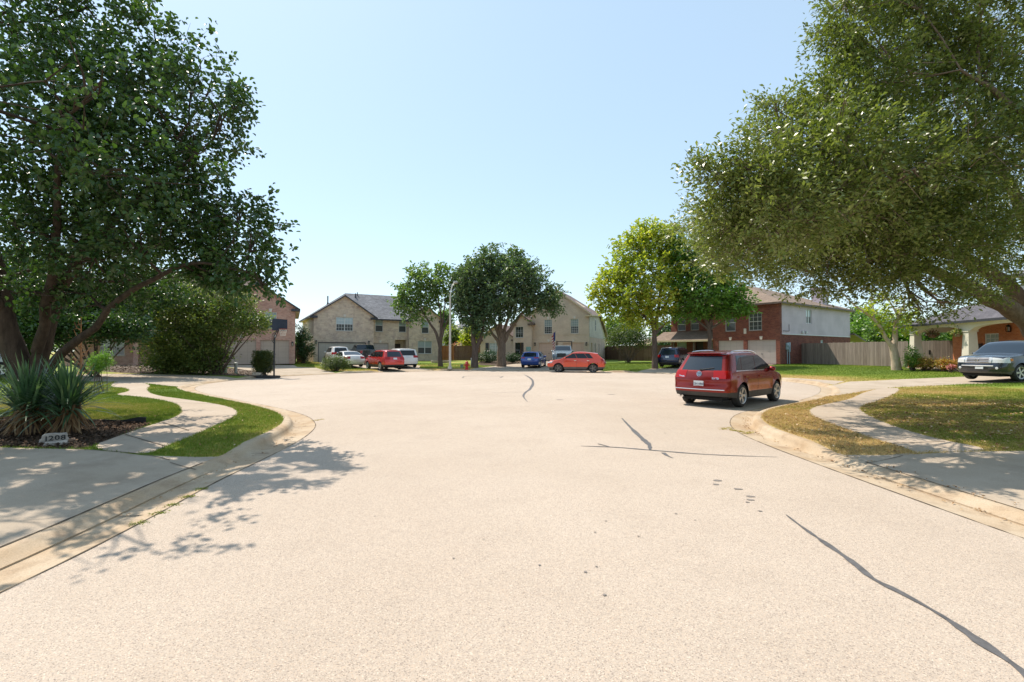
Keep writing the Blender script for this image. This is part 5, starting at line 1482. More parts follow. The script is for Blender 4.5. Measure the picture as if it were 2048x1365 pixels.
def leaves(name, P, L, W, m, parent, rng, out=None, clump=None, simple=False, up=.5, droop=0., jitter=.3):
    """P (n,3) leaf bases; one bent blade each (two quads, or one)"""
    n = len(P)
    nn = unit(rng, n); nn[:, 2] = abs(nn[:, 2]) * .6 + up; nn /= np.linalg.norm(nn, axis=1)[:, None]
    t = unit(rng, n)
    if out is not None: t = t * .8 + out
    t[:, 2] -= droop
    t -= nn * (t * nn).sum(1)[:, None]; t /= np.linalg.norm(t, axis=1)[:, None] + 1e-9
    s = np.cross(nn, t)
    l = (L * rng.uniform(1 - jitter, 1 + jitter, n))[:, None]; w = l * (W / L)
    fold = nn * w * .22
    if simple:
        V = np.stack([P, P + t * l * .5 + s * w * .5 + fold, P + t * l, P + t * l * .5 - s * w * .5 + fold], 1).reshape(-1, 3)
        idx = np.arange(4 * n); k = 1
    else:
        V = np.stack([P, P + t * l * .28 + s * w * .46 + fold, P + t * l * .68 + s * w * .40 + fold, P + t * l - nn * l * .12, P + t * l * .68 - s * w * .40 + fold, P + t * l * .28 - s * w * .46 + fold], 1).reshape(-1, 3)
        b = np.arange(n)[:, None] * 6
        idx = (b + np.array([[0, 1, 2, 3, 0, 3, 4, 5]])).ravel(); k = 2
    v = rng.random(n) if clump is None else np.clip(rng.random(n) * .6 + clump * .4, 0, 1)
    return np_mesh(name, V, 4, idx, m, parent, {'v': np.repeat(v, k)})

def blob_points(rng, c, r, n, shell=.45):
    d = unit(rng, n); rad = rng.random(n) ** shell
    ph = rng.uniform(0, 6, 6)
    wob = 1 + .16 * np.sin(d[:, 0] * 5 + ph[0]) * np.cos(d[:, 1] * 4 + ph[1]) + .12 * np.sin(d[:, 2] * 7 + ph[2] + d[:, 0] * 3) + .06 * np.sin(d[:, 1] * 13 + ph[3])
    return np.array(c) + d * rad[:, None] * wob[:, None] * np.array(r), d

def make_tree(name, label, base, stems, blobs, lm, bm_, L, W, per=9, sig=.16, seed=1, group=None, simple=False, twig=.012, up=.5, droop=.15, cat='tree', limbs=True, dens=1., thin=None, twigs=True, nsub=5, shell=.45):
    """stems: list of (points, radii) in world space; blobs: (centre, radii, n_clusters) in world space"""
    rng = np.random.default_rng(seed)
    root = thing(name, label, cat, base, 0, group)
    B0 = np.array(base)
    tr = MB(); br = MB()
    nodes = []
    for (pts_, rad) in stems:
        sp = spline([np.array(p, float) for p in pts_], .25) if len(pts_) > 2 else np.array(pts_, float)
        rr_ = np.interp(np.linspace(0, 1, len(sp)), np.linspace(0, 1, len(rad)), rad)
        jit = np.array([[noise.noise(Vector((p[0], p[1], p[2])) * 1.7 + Vector((k * 9, 0, 0))) for k in range(3)] for p in sp]) * .06
        sp2 = sp + jit * np.minimum(1, np.arange(len(sp)) / 3)[:, None]
        tr.tube([tuple(p - B0) for p in sp2], list(rr_ * np.array([1 + .09 * noise.noise(Vector(p) * 3) for p in sp2])), 12)
        for i in range(len(sp2) // 4, len(sp2)): nodes.append((sp2[i], rr_[i]))
    NP = np.array([n_[0] for n_ in nodes]); NR = np.array([n_[1] for n_ in nodes])
    C, D, CV = [], [], []
    for (c, r, n) in blobs:
        n = max(8, int(n * dens)); p, d = blob_points(rng, c, r, n, shell); C.append(p); D.append(d); CV.append(np.full(n, rng.random()) * .6 + rng.random(n) * .4)
        c = np.array(c)
        if limbs:
            k = np.argmin(np.linalg.norm(NP - c, axis=1) + .6 * np.maximum(0, NP[:, 2] - c[2])); a = NP[k]; dist = np.linalg.norm(c - a)
            r0 = min(NR[k] * .7, .035 + .022 * dist); mid = (a + c) / 2 + np.array([0, 0, -.08 * dist]) + rng.normal(size=3) * .06 * dist
            q = spline([a, mid, c], .4); br.tube([tuple(x - B0) for x in q], list(np.linspace(r0, .018, len(q))), 6)
            for j in range(nsub):
                e = p[rng.integers(len(p))]; s0 = q[rng.integers(len(q) // 2, len(q))]
                m1 = (s0 + e) / 2 + rng.normal(size=3) * .1 * np.linalg.norm(e - s0)
                br.tube([tuple(s0 - B0), tuple(m1 - B0), tuple(e - B0)], [.02, .013, .006], 5, cap=False)
    C, D, CV = np.vstack(C), np.vstack(D), np.concatenate(CV)
    n = len(C)
    td = unit(rng, n) * .7 + D * .8; td[:, 2] += .1; td /= np.linalg.norm(td, axis=1)[:, None]
    tl = sig * 2.4
    k = per
    tt = rng.random((n, k, 1)) * tl
    P = C[:, None] + td[:, None] * tt + rng.normal(size=(n, k, 3)) * sig * .42
    out = np.repeat(td[:, None], k, 1).reshape(-1, 3) * .9
    P = P.reshape(-1, 3)
    cl = np.repeat(CV, k)
    if thin:
        # leaves cut away along the sun direction, shaped to let dapples through
        g = P[:, :2] - (np.array([SUN.x, SUN.y]) / SUN.z)[None] * (P[:, 2:3] - .15)
        mk = lattice(lambda Q: np.array([noise.noise(Vector((a * 1.25, b * 1.25, seed))) + .8 * noise.noise(Vector((a * 3.6, b * 3.6, seed + 5))) for a, b in Q]), g, .07)
        keep = mk + rng.normal(size=len(mk)) * .05 < thin
        P, out, cl = P[keep], out[keep], cl[keep]
    leaves('crown', P - B0, L, W, lm, root, rng, out, cl, simple, up, droop)
    if twigs:
        a = C - td * tl * .3 - B0; b = C + td * tl * .9 - B0; s = unit(rng, n) * twig * .5
        V = np.stack([a - s, a + s, b + s * .3, b - s * .3], 1).reshape(-1, 3)
        np_mesh('twigs', V, 4, np.arange(4 * n), bm_, root)
    tr.add(br.v, br.f)
    tr.build('trunk', bm_, root, smooth=True, sharp=80)
    return root

def PB(px, py, rx, ry, Y, n, dy=None):
    """crown lobe at a photo position and a depth"""
    c = At(px, py, Y); k = Y / F
    return ((c.x, c.y, c.z), (rx * k, dy or (rx + ry) / 2 * k, ry * k), n)

# --- big pear tree, left
bx, by = -10.0, 9.9; bz = gz(bx, by) - .05
stems = [([(bx, by, bz), (bx - .05, by, bz + .7), (bx - .25, by - .1, bz + 1.5), (bx - .5, by - .3, bz + 3.2), (bx - .6, by - .5, bz + 5.5), (bx - .3, by - .7, bz + 8)], [.27, .20, .15, .11, .07, .03]),
    ([(bx + .05, by, bz + .5), (bx + .1, by + .1, bz + 1.4), (bx + .25, by + .3, bz + 2.8), (bx + .9, by + .4, bz + 4.4), (bx + 1.6, by + .3, bz + 6.6)], [.17, .13, .10, .07, .02]),
    ([(bx + .1, by, bz + .7), (bx + .6, by - .1, bz + 1.35), (bx + 1.5, by - .3, bz + 2.0), (bx + 2.6, by - .6, bz + 2.75), (bx + 3.9, by - .9, bz + 3.15), (bx + 5.2, by - 1.1, bz + 3.0)], [.105, .08, .06, .045, .03, .012]),
    ([(bx, by, bz + .6), (bx - .6, by + .3, bz + 1.6), (bx - 1.6, by + .5, bz + 3.0), (bx - 2.4, by + .3, bz + 5)], [.16, .11, .08, .03]),
    ([(bx + .2, by - .1, bz + 1.5), (bx + .9, by - .6, bz + 2.6), (bx + 1.8, by - 1.4, bz + 4.0), (bx + 2.6, by - 2.2, bz + 5.6)], [.10, .08, .055, .02]),
    ([(bx + .3, by, bz + 2.6), (bx + 1.3, by - .2, bz + 3.6), (bx + 2.6, by - .5, bz + 4.6), (bx + 3.8, by - .6, bz + 5.4)], [.12, .1, .07, .02]),
    ([(bx - .4, by - .3, bz + 2.4), (bx - .6, by - 1.6, bz + 3.8), (bx - .2, by - 3, bz + 5)], [.16, .1, .04])]
bl = [PB(40, 50, 150, 110, 9.5, 420), PB(130, -90, 130, 130, 9.5, 260), PB(175, 15, 45, 50, 9.6, 75), PB(120, 160, 130, 90, 9.0, 380),
    PB(300, 95, 80, 70, 10, 210), PB(385, 160, 80, 75, 9.7, 230), PB(440, 230, 62, 72, 9.6, 190), PB(330, 240, 140, 100, 9.2, 480), PB(250, 150, 60, 60, 9.2, 90),
    PB(60, 280, 140, 130, 8.2, 480), PB(200, 330, 150, 110, 9.6, 480), PB(400, 300, 72, 72, 10, 200), PB(330, 370, 105, 85, 9.2, 300), PB(70, 420, 130, 90, 9.2, 300),
    PB(220, 450, 130, 85, 10.2, 340), PB(400, 435, 85, 60, 9.7, 210), PB(480, 425, 55, 38, 9.3, 95), PB(515, 465, 42, 40, 9.1, 75), PB(440, 500, 85, 42, 9.6, 170), PB(500, 545, 56, 36, 9.0, 105), PB(430, 545, 60, 26, 9.4, 90), PB(180, 590, 70, 26, 9.6, 70),
    PB(340, 500, 110, 50, 10.6, 210), PB(150, 540, 120, 55, 11.5, 230), PB(290, 560, 110, 48, 11.6, 190), PB(420, 560, 55, 26, 9.6, 50), PB(525, 575, 22, 16, 9.0, 16), PB(30, 560, 90, 50, 12.5, 130),
    PB(90, 470, 80, 60, 8.6, 160), PB(190, 520, 90, 50, 9.0, 150), PB(60, 580, 60, 30, 9.2, 70), PB(260, 480, 80, 60, 8.6, 120),
    ((-8.2, 6.3, 5.4), (2.3, 1.9, 1.2), 150), ((-10.6, 6.4, 6.2), (2.2, 2, 1.4), 120), ((-7.4, 5.0, 5.2), (1.4, 1.2, .7), 75), ((-12.8, 9, 5.6), (2.6, 2.6, 2.4), 300), ((-11.5, 12.2, 5.2), (2.6, 2, 2.2), 300), ((-6.3, 7.6, 4.6), (1.4, 1.1, .8), 120), ((-9.3, 4.6, 4.4), (1.3, 1.0, .7), 70), ((-5.5, 6.3, 5.3), (.8, .7, .6), 35)]
make_tree('pear_tree', 'large broadleaf tree with several dark stems behind the yuccas at the left edge', (bx, by, bz), stems, bl, LF_PEAR, BK_PEAR, .095, .064, per=19, sig=.16, seed=11, droop=.5, up=.35, dens=.43, thin=.15)

# --- big live oak, right
bx, by = 13.35, 11.8; bz = gz(bx, by) - .05
stems = [([(bx + .25, by, bz), (bx + .1, by, bz + .6), (bx - .1, by, bz + 1.4), (bx - .15, by - .1, bz + 2.3), (bx + .2, by - .2, bz + 4), (bx + .1, by - .3, bz + 6.5), (bx - .4, by - .4, bz + 8.5)], [.42, .34, .30, .25, .18, .1, .03]),
    ([(bx - .1, by, bz + 1.5), (bx - .7, by - .2, bz + 2.15), (bx - 1.7, by - .45, bz + 2.65), (bx - 3.0, by - .8, bz + 3.1), (bx - 4.4, by - 1.2, bz + 3.45), (bx - 6.2, by - 1.8, bz + 3.9), (bx - 7.6, by - 2.0, bz + 4.1)], [.25, .21, .165, .12, .09, .05, .02]),
    ([(bx - .1, by, bz + 2.0), (bx - .8, by + .2, bz + 3.1), (bx - 1.9, by + .3, bz + 3.9), (bx - 3.6, by + .2, bz + 4.3), (bx - 5.5, by - .2, bz + 5.2)], [.2, .16, .12, .08, .03]),
    ([(bx - .1, by - .1, bz + 2.2), (bx - .9, by - 1.0, bz + 3.6), (bx - 2.2, by - 2.2, bz + 4.8), (bx - 4.0, by - 3.2, bz + 5.8), (bx - 5.5, by - 3.6, bz + 6.4)], [.19, .15, .11, .07, .02]),
    ([(bx, by, bz + 2.3), (bx + 1.3, by + .5, bz + 3.6), (bx + 3, by + .6, bz + 4.8)], [.2, .15, .05]),
    ([(bx - .05, by - .1, bz + 3), (bx - 1.6, by - .8, bz + 5), (bx - 3.0, by - 1.2, bz + 6.9), (bx - 3.8, by - 1.4, bz + 8)], [.15, .12, .07, .02])]
bl = [PB(1835, 90, 140, 120, 9.5, 560), PB(1960, 150, 150, 140, 9, 680), PB(1760, -60, 110, 90, 8.8, 380), PB(1700, 60, 60, 60, 8.6, 170), PB(1735, 170, 95, 85, 8.8, 330), PB(1650, 235, 90, 55, 8.8, 220), PB(1570, 262, 55, 42, 8.8, 100), PB(1550, 205, 22, 14, 8.6, 14),
    PB(1660, 330, 130, 85, 8.0, 400), PB(1520, 330, 70, 48, 7.7, 150), PB(1440, 352, 50, 34, 7.9, 75), PB(1580, 420, 120, 75, 7.7, 330), PB(1450, 430, 62, 48, 8.3, 130), PB(1400, 465, 34, 30, 10.6, 40), PB(1500, 500, 90, 52, 8.7, 200), PB(1430, 520, 48, 32, 10.4, 70), PB(1720, 420, 130, 95, 8.8, 440),
    PB(1850, 330, 140, 120, 8.8, 560), PB(1980, 330, 120, 120, 9.5, 460), PB(1620, 545, 110, 40, 10.2, 190), PB(1750, 520, 120, 55, 9.6, 270), PB(1880, 470, 120, 75, 9.2, 330), PB(1990, 490, 90, 70, 10.5, 230), PB(1840, 560, 90, 22, 10.2, 60), PB(1700, 580, 60, 16, 10.5, 36), PB(1980, 560, 70, 24, 11.5, 40), PB(1960, 0, 130, 90, 8.5, 330),
    ((8.6, 15.4, 5.6), (2.4, 1.9, 1.1), 620), ((11.3, 16.2, 5.8), (3, 2.2, 1.4), 900), ((15, 15.5, 5.6), (3, 2.5, 1.8), 560), ((10.5, 13.8, 5.6), (2.4, 1.8, 1.0), 640), ((8.2, 13.0, 6.0), (2.0, 1.6, 1.0), 480), ((5.8, 11.6, 4.9), (1.6, 1.5, .6), 330), ((7.4, 10.6, 4.6), (1.7, 1.4, .7), 360), ((7.3, 12.6, 5.0), (1.6, 1.4, .7), 330), PB(1880, 605, 60, 16, 9.8, 46), PB(1840, 618, 30, 10, 9.8, 12), PB(1930, 590, 50, 18, 10.2, 40),
    ((12.5, 8.6, 6.0), (3.2, 2.6, 2.4), 520), ((15.5, 11.5, 6.5), (3, 3, 2.6), 380), ((12.4, 13.6, 6.6), (3, 2.4, 2.4), 420), ((9.0, 12.6, 5.8), (2.4, 1.6, 1.6), 300), ((10.5, 7.4, 4.2), (1.8, 1.3, .9), 150), ((9.3, 6.6, 5.2), (1.6, 1.2, .8), 110), ((6.5, 7.6, 4.6), (1.3, .9, .5), 60), ((5.5, 7.7, 5.2), (1.2, .8, .6), 60), ((13, 6.8, 4.6), (2, 1.4, 1), 160)]
make_tree('live_oak', 'huge live oak with long low limbs spreading from the right edge over the sidewalk', (bx, by, bz), stems, bl, LF_OAK, BK_OAK, .085, .036, per=30, sig=.165, seed=23, droop=.05, up=.45, simple=True, nsub=7, dens=.74, thin=.32)

def small_tree(name, label, px, base_y, Y, stems_px, blobs, lm, bm_, L, W, seed, **kw):
    b = At(px, base_y, Y); zb = gz(b.x, b.y) - .03
    st = []
    for (pl, rad) in stems_px:
        P_ = []
        for i, q in enumerate(pl):
            p = At(q[0], q[1], Y + (q[2] if len(q) > 2 else 0)); P_.append((p.x, p.y, zb if (i == 0 and q[1] >= base_y - 2) else p.z))
        st.append((P_, rad))
    return make_tree(name, label, (b.x, b.y, zb), st, [PB(*q) for q in blobs], lm, bm_, L, W, seed=seed, **kw)

# tree with spread stems in front of the tan house
small_tree('ash_tree', 'slender green tree with bare spread stems left of the street lamp', 881, 724, 46,
    [([(881, 724), (880, 700), (884, 672), (892, 650), (897, 632)], [.26, .2, .16, .09, .04]), ([(881, 700), (874, 672), (862, 650), (845, 625), (838, 600)], [.18, .14, .11, .07, .03]), ([(880, 690), (882, 650), (880, 620), (874, 590)], [.14, .11, .08, .03]), ([(884, 675), (886, 640), (890, 610), (893, 575)], [.1, .08, .06, .02]), ([(862, 650), (850, 636), (828, 622)], [.08, .05, .02])],
    [(820, 590, 26, 34, 46, 150), (845, 560, 34, 26, 46, 160), (885, 555, 30, 24, 46, 130), (815, 620, 22, 18, 46, 75), (850, 600, 26, 26, 46, 90), (880, 590, 26, 26, 47, 70), (905, 580, 16, 20, 46, 40), (838, 634, 18, 10, 46, 30), (805, 600, 12, 20, 46, 34)],
    LF_ASH, BK_DARK, .30, .17, 31, dens=.62, per=9, sig=.3, twig=.03)
small_tree('dark_oak', 'broad dark green oak with a thick forked trunk before the beige brick house', 1003, 727, 46.5,
    [([(1003, 727), (1003, 700), (1002, 680), (1004, 665)], [.52, .42, .40, .3]), ([(1004, 690), (1018, 665), (1030, 645), (1050, 622), (1080, 606)], [.26, .2, .16, .1, .03]), ([(1002, 690), (985, 668), (975, 650), (965, 640)], [.22, .13, .09, .03]), ([(1003, 680), (1000, 650), (1000, 620), (1002, 580)], [.25, .19, .13, .04]), ([(1003, 680), (1012, 650), (1022, 620), (1035, 590)], [.2, .15, .1, .04]), ([(1001, 680), (990, 650), (975, 620), (960, 590)], [.2, .14, .1, .04])],
    [(1000, 535, 55, 34, 46.5, 380), (1040, 555, 50, 34, 45, 330), (960, 560, 45, 36, 46.5, 290), (1080, 590, 40, 26, 45.5, 190), (1095, 605, 26, 18, 45, 80), (1010, 590, 60, 34, 45, 330), (950, 600, 38, 34, 46, 210), (1045, 610, 36, 22, 46, 120), (990, 625, 48, 20, 46, 150), (935, 570, 26, 30, 46.5, 120), (970, 515, 20, 12, 46, 40), (1030, 522, 24, 14, 46, 50), (1110, 620, 12, 8, 45, 16), (960, 640, 30, 12, 45, 50)],
    LF_DOAK, BK_OAK, .27, .15, 32, dens=.8, per=11, sig=.28, twig=.03)
small_tree('elm_tree', 'smaller dark tree with a narrow forked trunk left of the dark oak', 950, 727, 44.5,
    [([(949, 727), (950, 705), (948, 690), (946, 665), (945, 640)], [.36, .3, .24, .18, .08]), ([(952, 700), (960, 680), (966, 660), (968, 640)], [.22, .18, .14, .06])],
    [(925, 590, 24, 36, 44.5, 130), (935, 550, 24, 26, 44.5, 90), (945, 630, 26, 26, 44.5, 100), (960, 655, 20, 16, 44, 50), (918, 620, 10, 18, 44.5, 22), (965, 610, 20, 20, 44.5, 60)],
    LF_DOAK, BK_DARK, .26, .15, 33, per=10, sig=.28, twig=.03)
small_tree('maple_tree', 'yellow green maple turning colour, on the lawn left of the red brick house', 1310, 728, 41,
    [([(1310, 728), (1309, 700), (1309, 665), (1308, 650)], [.29, .24, .21, .17]), ([(1309, 665), (1300, 620), (1290, 570), (1285, 510), (1292, 470)], [.2, .16, .12, .07, .02]), ([(1309, 660), (1318, 610), (1322, 560), (1318, 500)], [.18, .14, .1, .03]), ([(1309, 672), (1322, 655), (1335, 645), (1352, 640)], [.14, .1, .06, .02]), ([(1307, 655), (1285, 630), (1255, 605), (1225, 590)], [.15, .11, .07, .02]), ([(1312, 640), (1335, 600), (1350, 560)], [.12, .08, .03])],
    [(1300, 475, 40, 28, 41, 150), (1265, 500, 40, 28, 41, 150), (1325, 490, 36, 28, 41, 120), (1240, 545, 36, 26, 41, 140), (1290, 545, 46, 32, 40, 170), (1335, 545, 34, 30, 41, 110), (1215, 575, 30, 22, 41, 95), (1200, 595, 18, 14, 41, 36), (1260, 590, 44, 26, 40, 150), (1310, 600, 46, 26, 40, 150), (1230, 620, 34, 20, 41, 95), (1290, 635, 44, 18, 41, 110), (1350, 600, 22, 22, 41, 50), (1300, 452, 22, 10, 41, 26), (1265, 640, 26, 12, 41, 36)],
    LF_YELLOW, BK_DARK, .26, .16, 34, dens=.95, per=9, sig=.28, twig=.03)
small_tree('shade_tree', 'full bright green tree hiding the upper floor of the red brick house', 1420, 727, 40.5,
    [([(1420, 727), (1420, 690), (1418, 650)], [.2, .17, .14]), ([(1418, 655), (1400, 610), (1380, 560), (1370, 520)], [.16, .13, .09, .03]), ([(1418, 655), (1432, 610), (1445, 570)], [.16, .12, .04]), ([(1418, 660), (1450, 640), (1480, 625)], [.12, .08, .03]), ([(1418, 660), (1390, 640), (1365, 632)], [.12, .08, .03])],
    [(1375, 510, 40, 32, 40.5, 170), (1420, 540, 46, 34, 40.5, 200), (1370, 570, 40, 32, 40.5, 170), (1415, 590, 50, 28, 39.5, 200), (1460, 600, 36, 24, 40.5, 120), (1380, 618, 40, 18, 40.5, 120), (1440, 625, 40, 14, 40, 90), (1345, 520, 22, 22, 41, 60), (1480, 612, 26, 16, 40, 70), (1465, 570, 26, 18, 40.5, 60), (1350, 485, 16, 14, 41, 26)],
    LF_GREEN, BK_DARK, .25, .15, 35, per=10, sig=.28, twig=.03)
# pale leaning tree
small_tree('crape_myrtle', 'leaning pale barked tree with sparse yellow leaves in front of the grey fence', 1794, 742, 31,
    [([(1794, 743), (1791, 722), (1787, 700), (1783, 688)], [.30, .25, .23, .20]), ([(1784, 694), (1772, 676), (1760, 655), (1748, 640), (1728, 624), (1706, 608), (1690, 592), (1672, 578)], [.14, .115, .10, .08, .06, .05, .035, .015]), ([(1787, 700), (1790, 675), (1791, 655), (1798, 630), (1808, 605), (1812, 580)], [.18, .16, .14, .09, .05, .02]), ([(1760, 655), (1766, 670), (1768, 664)], [.06, .05, .04]), ([(1748, 640), (1746, 615), (1742, 590)], [.05, .035, .012]), ([(1796, 634), (1785, 612), (1770, 592)], [.07, .05, .02]), ([(1800, 625), (1822, 606), (1840, 596)], [.06, .04, .02])],
    [(1752, 620, 20, 14, 31, 34), (1785, 640, 26, 16, 30.7, 46), (1800, 615, 26, 14, 31, 30), (1770, 600, 22, 12, 31, 16), (1800, 655, 24, 12, 30.6, 34), (1826, 642, 16, 10, 31, 16), (1745, 600, 12, 12, 31, 10)],
    LF_YELLOW, BK_PALE, .2, .12, 36, dens=.6, per=8, sig=.2, twig=.014, shell=.5)

# --- leafy masses: shrubs and distant trees
def shrub(name, label, lobes, lm, L, W, per, seed, cat='shrub', stem=True, bark_m=None, up=.5, simple=True, shell=.35, group=None, sig=None, base=None, trunk_r=.06, ns=4):
    rng = np.random.default_rng(seed)
    if base is None:
        b = lobes[0][0]; base = (b[0], b[1], gz(b[0], b[1]))
    root = thing(name, label, cat, base, 0, group); B0 = np.array(base)
    Cs, Ds, cv = [], [], []
    for (c, r, n) in lobes:
        p, d = blob_points(rng, c, r, n, shell); Cs.append(p); Ds.append(d); cv.append(np.full(n, rng.random()) * .5 + rng.random(n) * .5)
    C, D, cv = np.vstack(Cs), np.vstack(Ds), np.concatenate(cv)
    k = C[:, 2] > base[2] + .02; C, D, cv = C[k], D[k], cv[k]
    s = sig or L * 1.1
    P = (C[:, None] + rng.normal(size=(len(C), per, 3)) * s).reshape(-1, 3)
    P[:, 2] = np.maximum(P[:, 2], base[2] + .02)
    leaves('foliage', P - B0, L, W, lm, root, rng, np.repeat(D, per, 0) * .8, np.repeat(cv, per), simple, up)
    if stem:
        mb = MB()
        for (c, r, n) in lobes[:7]:
            for j in range(ns):
                e = np.array(c) + rng.normal(size=3) * np.array(r) * .4; a = B0 + np.array([rng.normal() * .12, rng.normal() * .12, -.05])
                mid = (a + e) / 2 + rng.normal(size=3) * .06
                mb.tube([tuple(a - B0), tuple(mid - B0), tuple(e - B0)], [trunk_r, trunk_r * .7, trunk_r * .25], 6)
        mb.build('stems', bark_m or BK_DARK, root, smooth=True, sharp=80)
    return root

# overgrown shrubs in the island bed (left of the pink house)
shrub('wax_myrtle', 'wide overgrown shrub with olive leaves spreading before the pink house garages', [PB(440, 640, 62, 44, 31, 560), PB(505, 645, 36, 22, 30.5, 200), PB(405, 690, 50, 50, 31, 560), PB(470, 605, 44, 28, 31, 230), PB(415, 722, 38, 24, 31, 260), PB(395, 600, 50, 34, 31, 260)], LF_SHRUB, .16, .08, 12, 51, base=(At(435, 740, 31).x, 31, gz(At(435, 740, 31).x, 31)), simple=True, sig=.18, trunk_r=.05)
shrub('wax_myrtle', 'tall dense green shrub to the left of the wide olive one, in shade', [PB(340, 640, 64, 52, 31.5, 560), PB(345, 700, 55, 48, 31, 560), PB(360, 595, 60, 34, 32, 320), PB(300, 610, 44, 40, 31.5, 300), PB(350, 728, 50, 18, 31, 240)], LF_SHRUB, .16, .08, 12, 52, base=(At(345, 741, 31.5).x, 31.5, gz(At(345, 741, 31.5).x, 31.5)), sig=.18, trunk_r=.05)
shrub('shade_tree', 'shady tree behind the big left tree, above the brick wing of the pink house', [PB(150, 605, 90, 60, 26, 700), PB(240, 600, 80, 55, 27, 600), PB(70, 580, 100, 80, 25, 900), PB(300, 575, 70, 44, 28, 360), PB(140, 650, 60, 34, 24, 300), PB(240, 655, 60, 28, 25, 300), PB(40, 660, 70, 50, 23, 420)], LF_PEAR, .17, .1, 12, 53, cat='tree', base=(At(190, 741, 26).x, 26, gz(At(190, 741, 26).x, 26)), sig=.2, trunk_r=.05, ns=2)
shrub('conifer_bush', 'dark green upright bush in the gap between the pink and tan houses', [PB(607, 690, 17, 34, 46, 260), PB(604, 668, 12, 20, 46, 90), PB(612, 705, 14, 18, 46, 90)], LF_DARKB, .14, .07, 12, 54, base=(At(606, 725, 46).x, 46, gz(At(606, 725, 46).x, 46)), sig=.13)
shrub('round_shrub', 'low round silvery green shrub on the grass before the parked white cars', [PB(663, 729, 20, 14, 37.5, 230), PB(684, 729, 18, 13, 37.5, 200), PB(672, 726, 22, 14, 37.5, 200)], LF_BUSH, .09, .04, 12, 55, base=(At(672, 741, 37.5).x, 37.5, gz(At(672, 741, 37.5).x, 37.5)), sig=.08)
shrub('clipped_bush', 'boxy clipped bush beside the basketball hoop', [((At(526, 724, 30.5).x + a * .27, 30.5 + b * .22, zz), (.28, .28, .30), 110) for a in (-1, 0, 1) for b in (-1, 1) for zz in (.62, 1.02, 1.38)], LF_BOX, .07, .035, 12, 56, shell=.2, sig=.045, base=(At(526, 740, 30.5).x, 30.5, gz(At(526, 740, 30.5).x, 30.5)))
shrub('foundation_shrubs', 'dark green foundation shrub under the window of the beige house', [PB(975, 715, 22, 12, 52, 200)], LF_DARKB, .14, .07, 12, 57, sig=.12, base=(At(975, 724, 52).x, 52, .55))
shrub('foundation_shrub', 'dark green foundation shrub by the entry of the beige house', [PB(1025, 717, 14, 9, 51, 120)], LF_DARKB, .14, .07, 12, 58, sig=.12, base=(At(1025, 724, 51).x, 51, .55))
shrub('crape_myrtle', 'round crape myrtle in front of the brown fence right of the beige house', [PB(1255, 668, 34, 22, 50, 260), PB(1232, 680, 18, 14, 50, 90), PB(1280, 682, 18, 14, 50, 90)], LF_BUSH, .2, .1, 10, 59, sig=.2, base=(At(1256, 724, 50).x, 50, .55), cat='tree', trunk_r=.05)
shrub('rosemary_bush', 'small feathery green bush behind the yuccas', [PB(205, 722, 14, 18, 17.5, 170), PB(190, 730, 12, 12, 17.5, 80)], LF_GREEN, .09, .02, 10, 60, sig=.07, trunk_r=.012, base=(At(203, 742, 17.5).x, 17.5, gz(At(203, 742, 17.5).x, 17.5)))
shrub('garden_shrub', 'yellow green shrub at the foot of the left porch column', [PB(1826, 722, 14, 16, 30, 190), PB(1822, 706, 7, 12, 30, 40)], LF_GREEN, .10, .045, 10, 61, sig=.08, base=(At(1826, 740, 30).x, 30, .55))
LF_FLOW = leaf_mat('autumn_flower_leaf', [(0, (.10, .13, .03)), (.35, (.30, .26, .05)), (.7, (.48, .26, .06)), (1, (.55, .10, .10))], .3)
shrub('flower_bed_plant', 'orange and yellow flowering bush below the porch, beside the left column', [PB(1852, 727, 18, 11, 29.5, 210)], LF_FLOW, .09, .05, 10, 62, sig=.07, base=(At(1852, 741, 29.5).x, 29.5, .53))
shrub('flower_bed_plant', 'orange flowering bush with pink blooms nearest the grey suv', [PB(1892, 729, 20, 10, 28.5, 210)], LF_FLOW, .09, .05, 10, 63, sig=.07, base=(At(1892, 741, 28.5).x, 28.5, .53))
LF_PINK = leaf_mat('pink_bloom', [(0, (.45, .10, .14)), (.6, (.55, .22, .25)), (1, (.6, .42, .42))], .3)
shrub('pink_flowers', 'clump of bright pink flowers in front of the orange flowering bush', [PB(1902, 735, 7, 4, 27.6, 60)], LF_PINK, .06, .05, 8, 64, sig=.04, base=(At(1902, 741, 27.6).x, 27.6, .53))
shrub('oleander', 'pink flowering hedge showing above the fence left of the small dark tree', [PB(925, 691, 24, 4, 66, 60)], LF_PINK, .16, .1, 5, 65, sig=.2, base=(At(925, 722, 66).x, 66, .56))
# trees beyond the houses
FAR = [(1730, 655, 34, 34, 62, 'LF_GREEN'), (1765, 662, 30, 26, 58, 'LF_ASH'), (1800, 668, 26, 20, 56, 'LF_GREEN'), (1715, 640, 26, 24, 75, 'LF_DOAK'), (1850, 668, 30, 24, 66, 'LF_ASH'), (1890, 660, 30, 30, 70, 'LF_GREEN'), (1940, 655, 30, 30, 78, 'LF_ASH'),
       (1225, 662, 20, 24, 72, 'LF_ASH'), (1255, 660, 24, 20, 80, 'LF_ASH'), (1330, 665, 26, 22, 78, 'LF_DOAK'), (600, 690, 14, 14, 85, 'LF_ASH'), (905, 672, 8, 14, 72, 'LF_SHRUB'), (943, 675, 14, 18, 66, 'LF_YELLOW'), (890, 640, 8, 16, 95, 'LF_ASH'), (1000, 672, 20, 16, 95, 'LF_ASH'), (240, 660, 60, 46, 70, 'LF_DOAK'), (60, 660, 60, 46, 48, 'LF_ASH'), (-60, 650, 70, 60, 44, 'LF_DOAK'), (140, 650, 50, 50, 60, 'LF_ASH')]
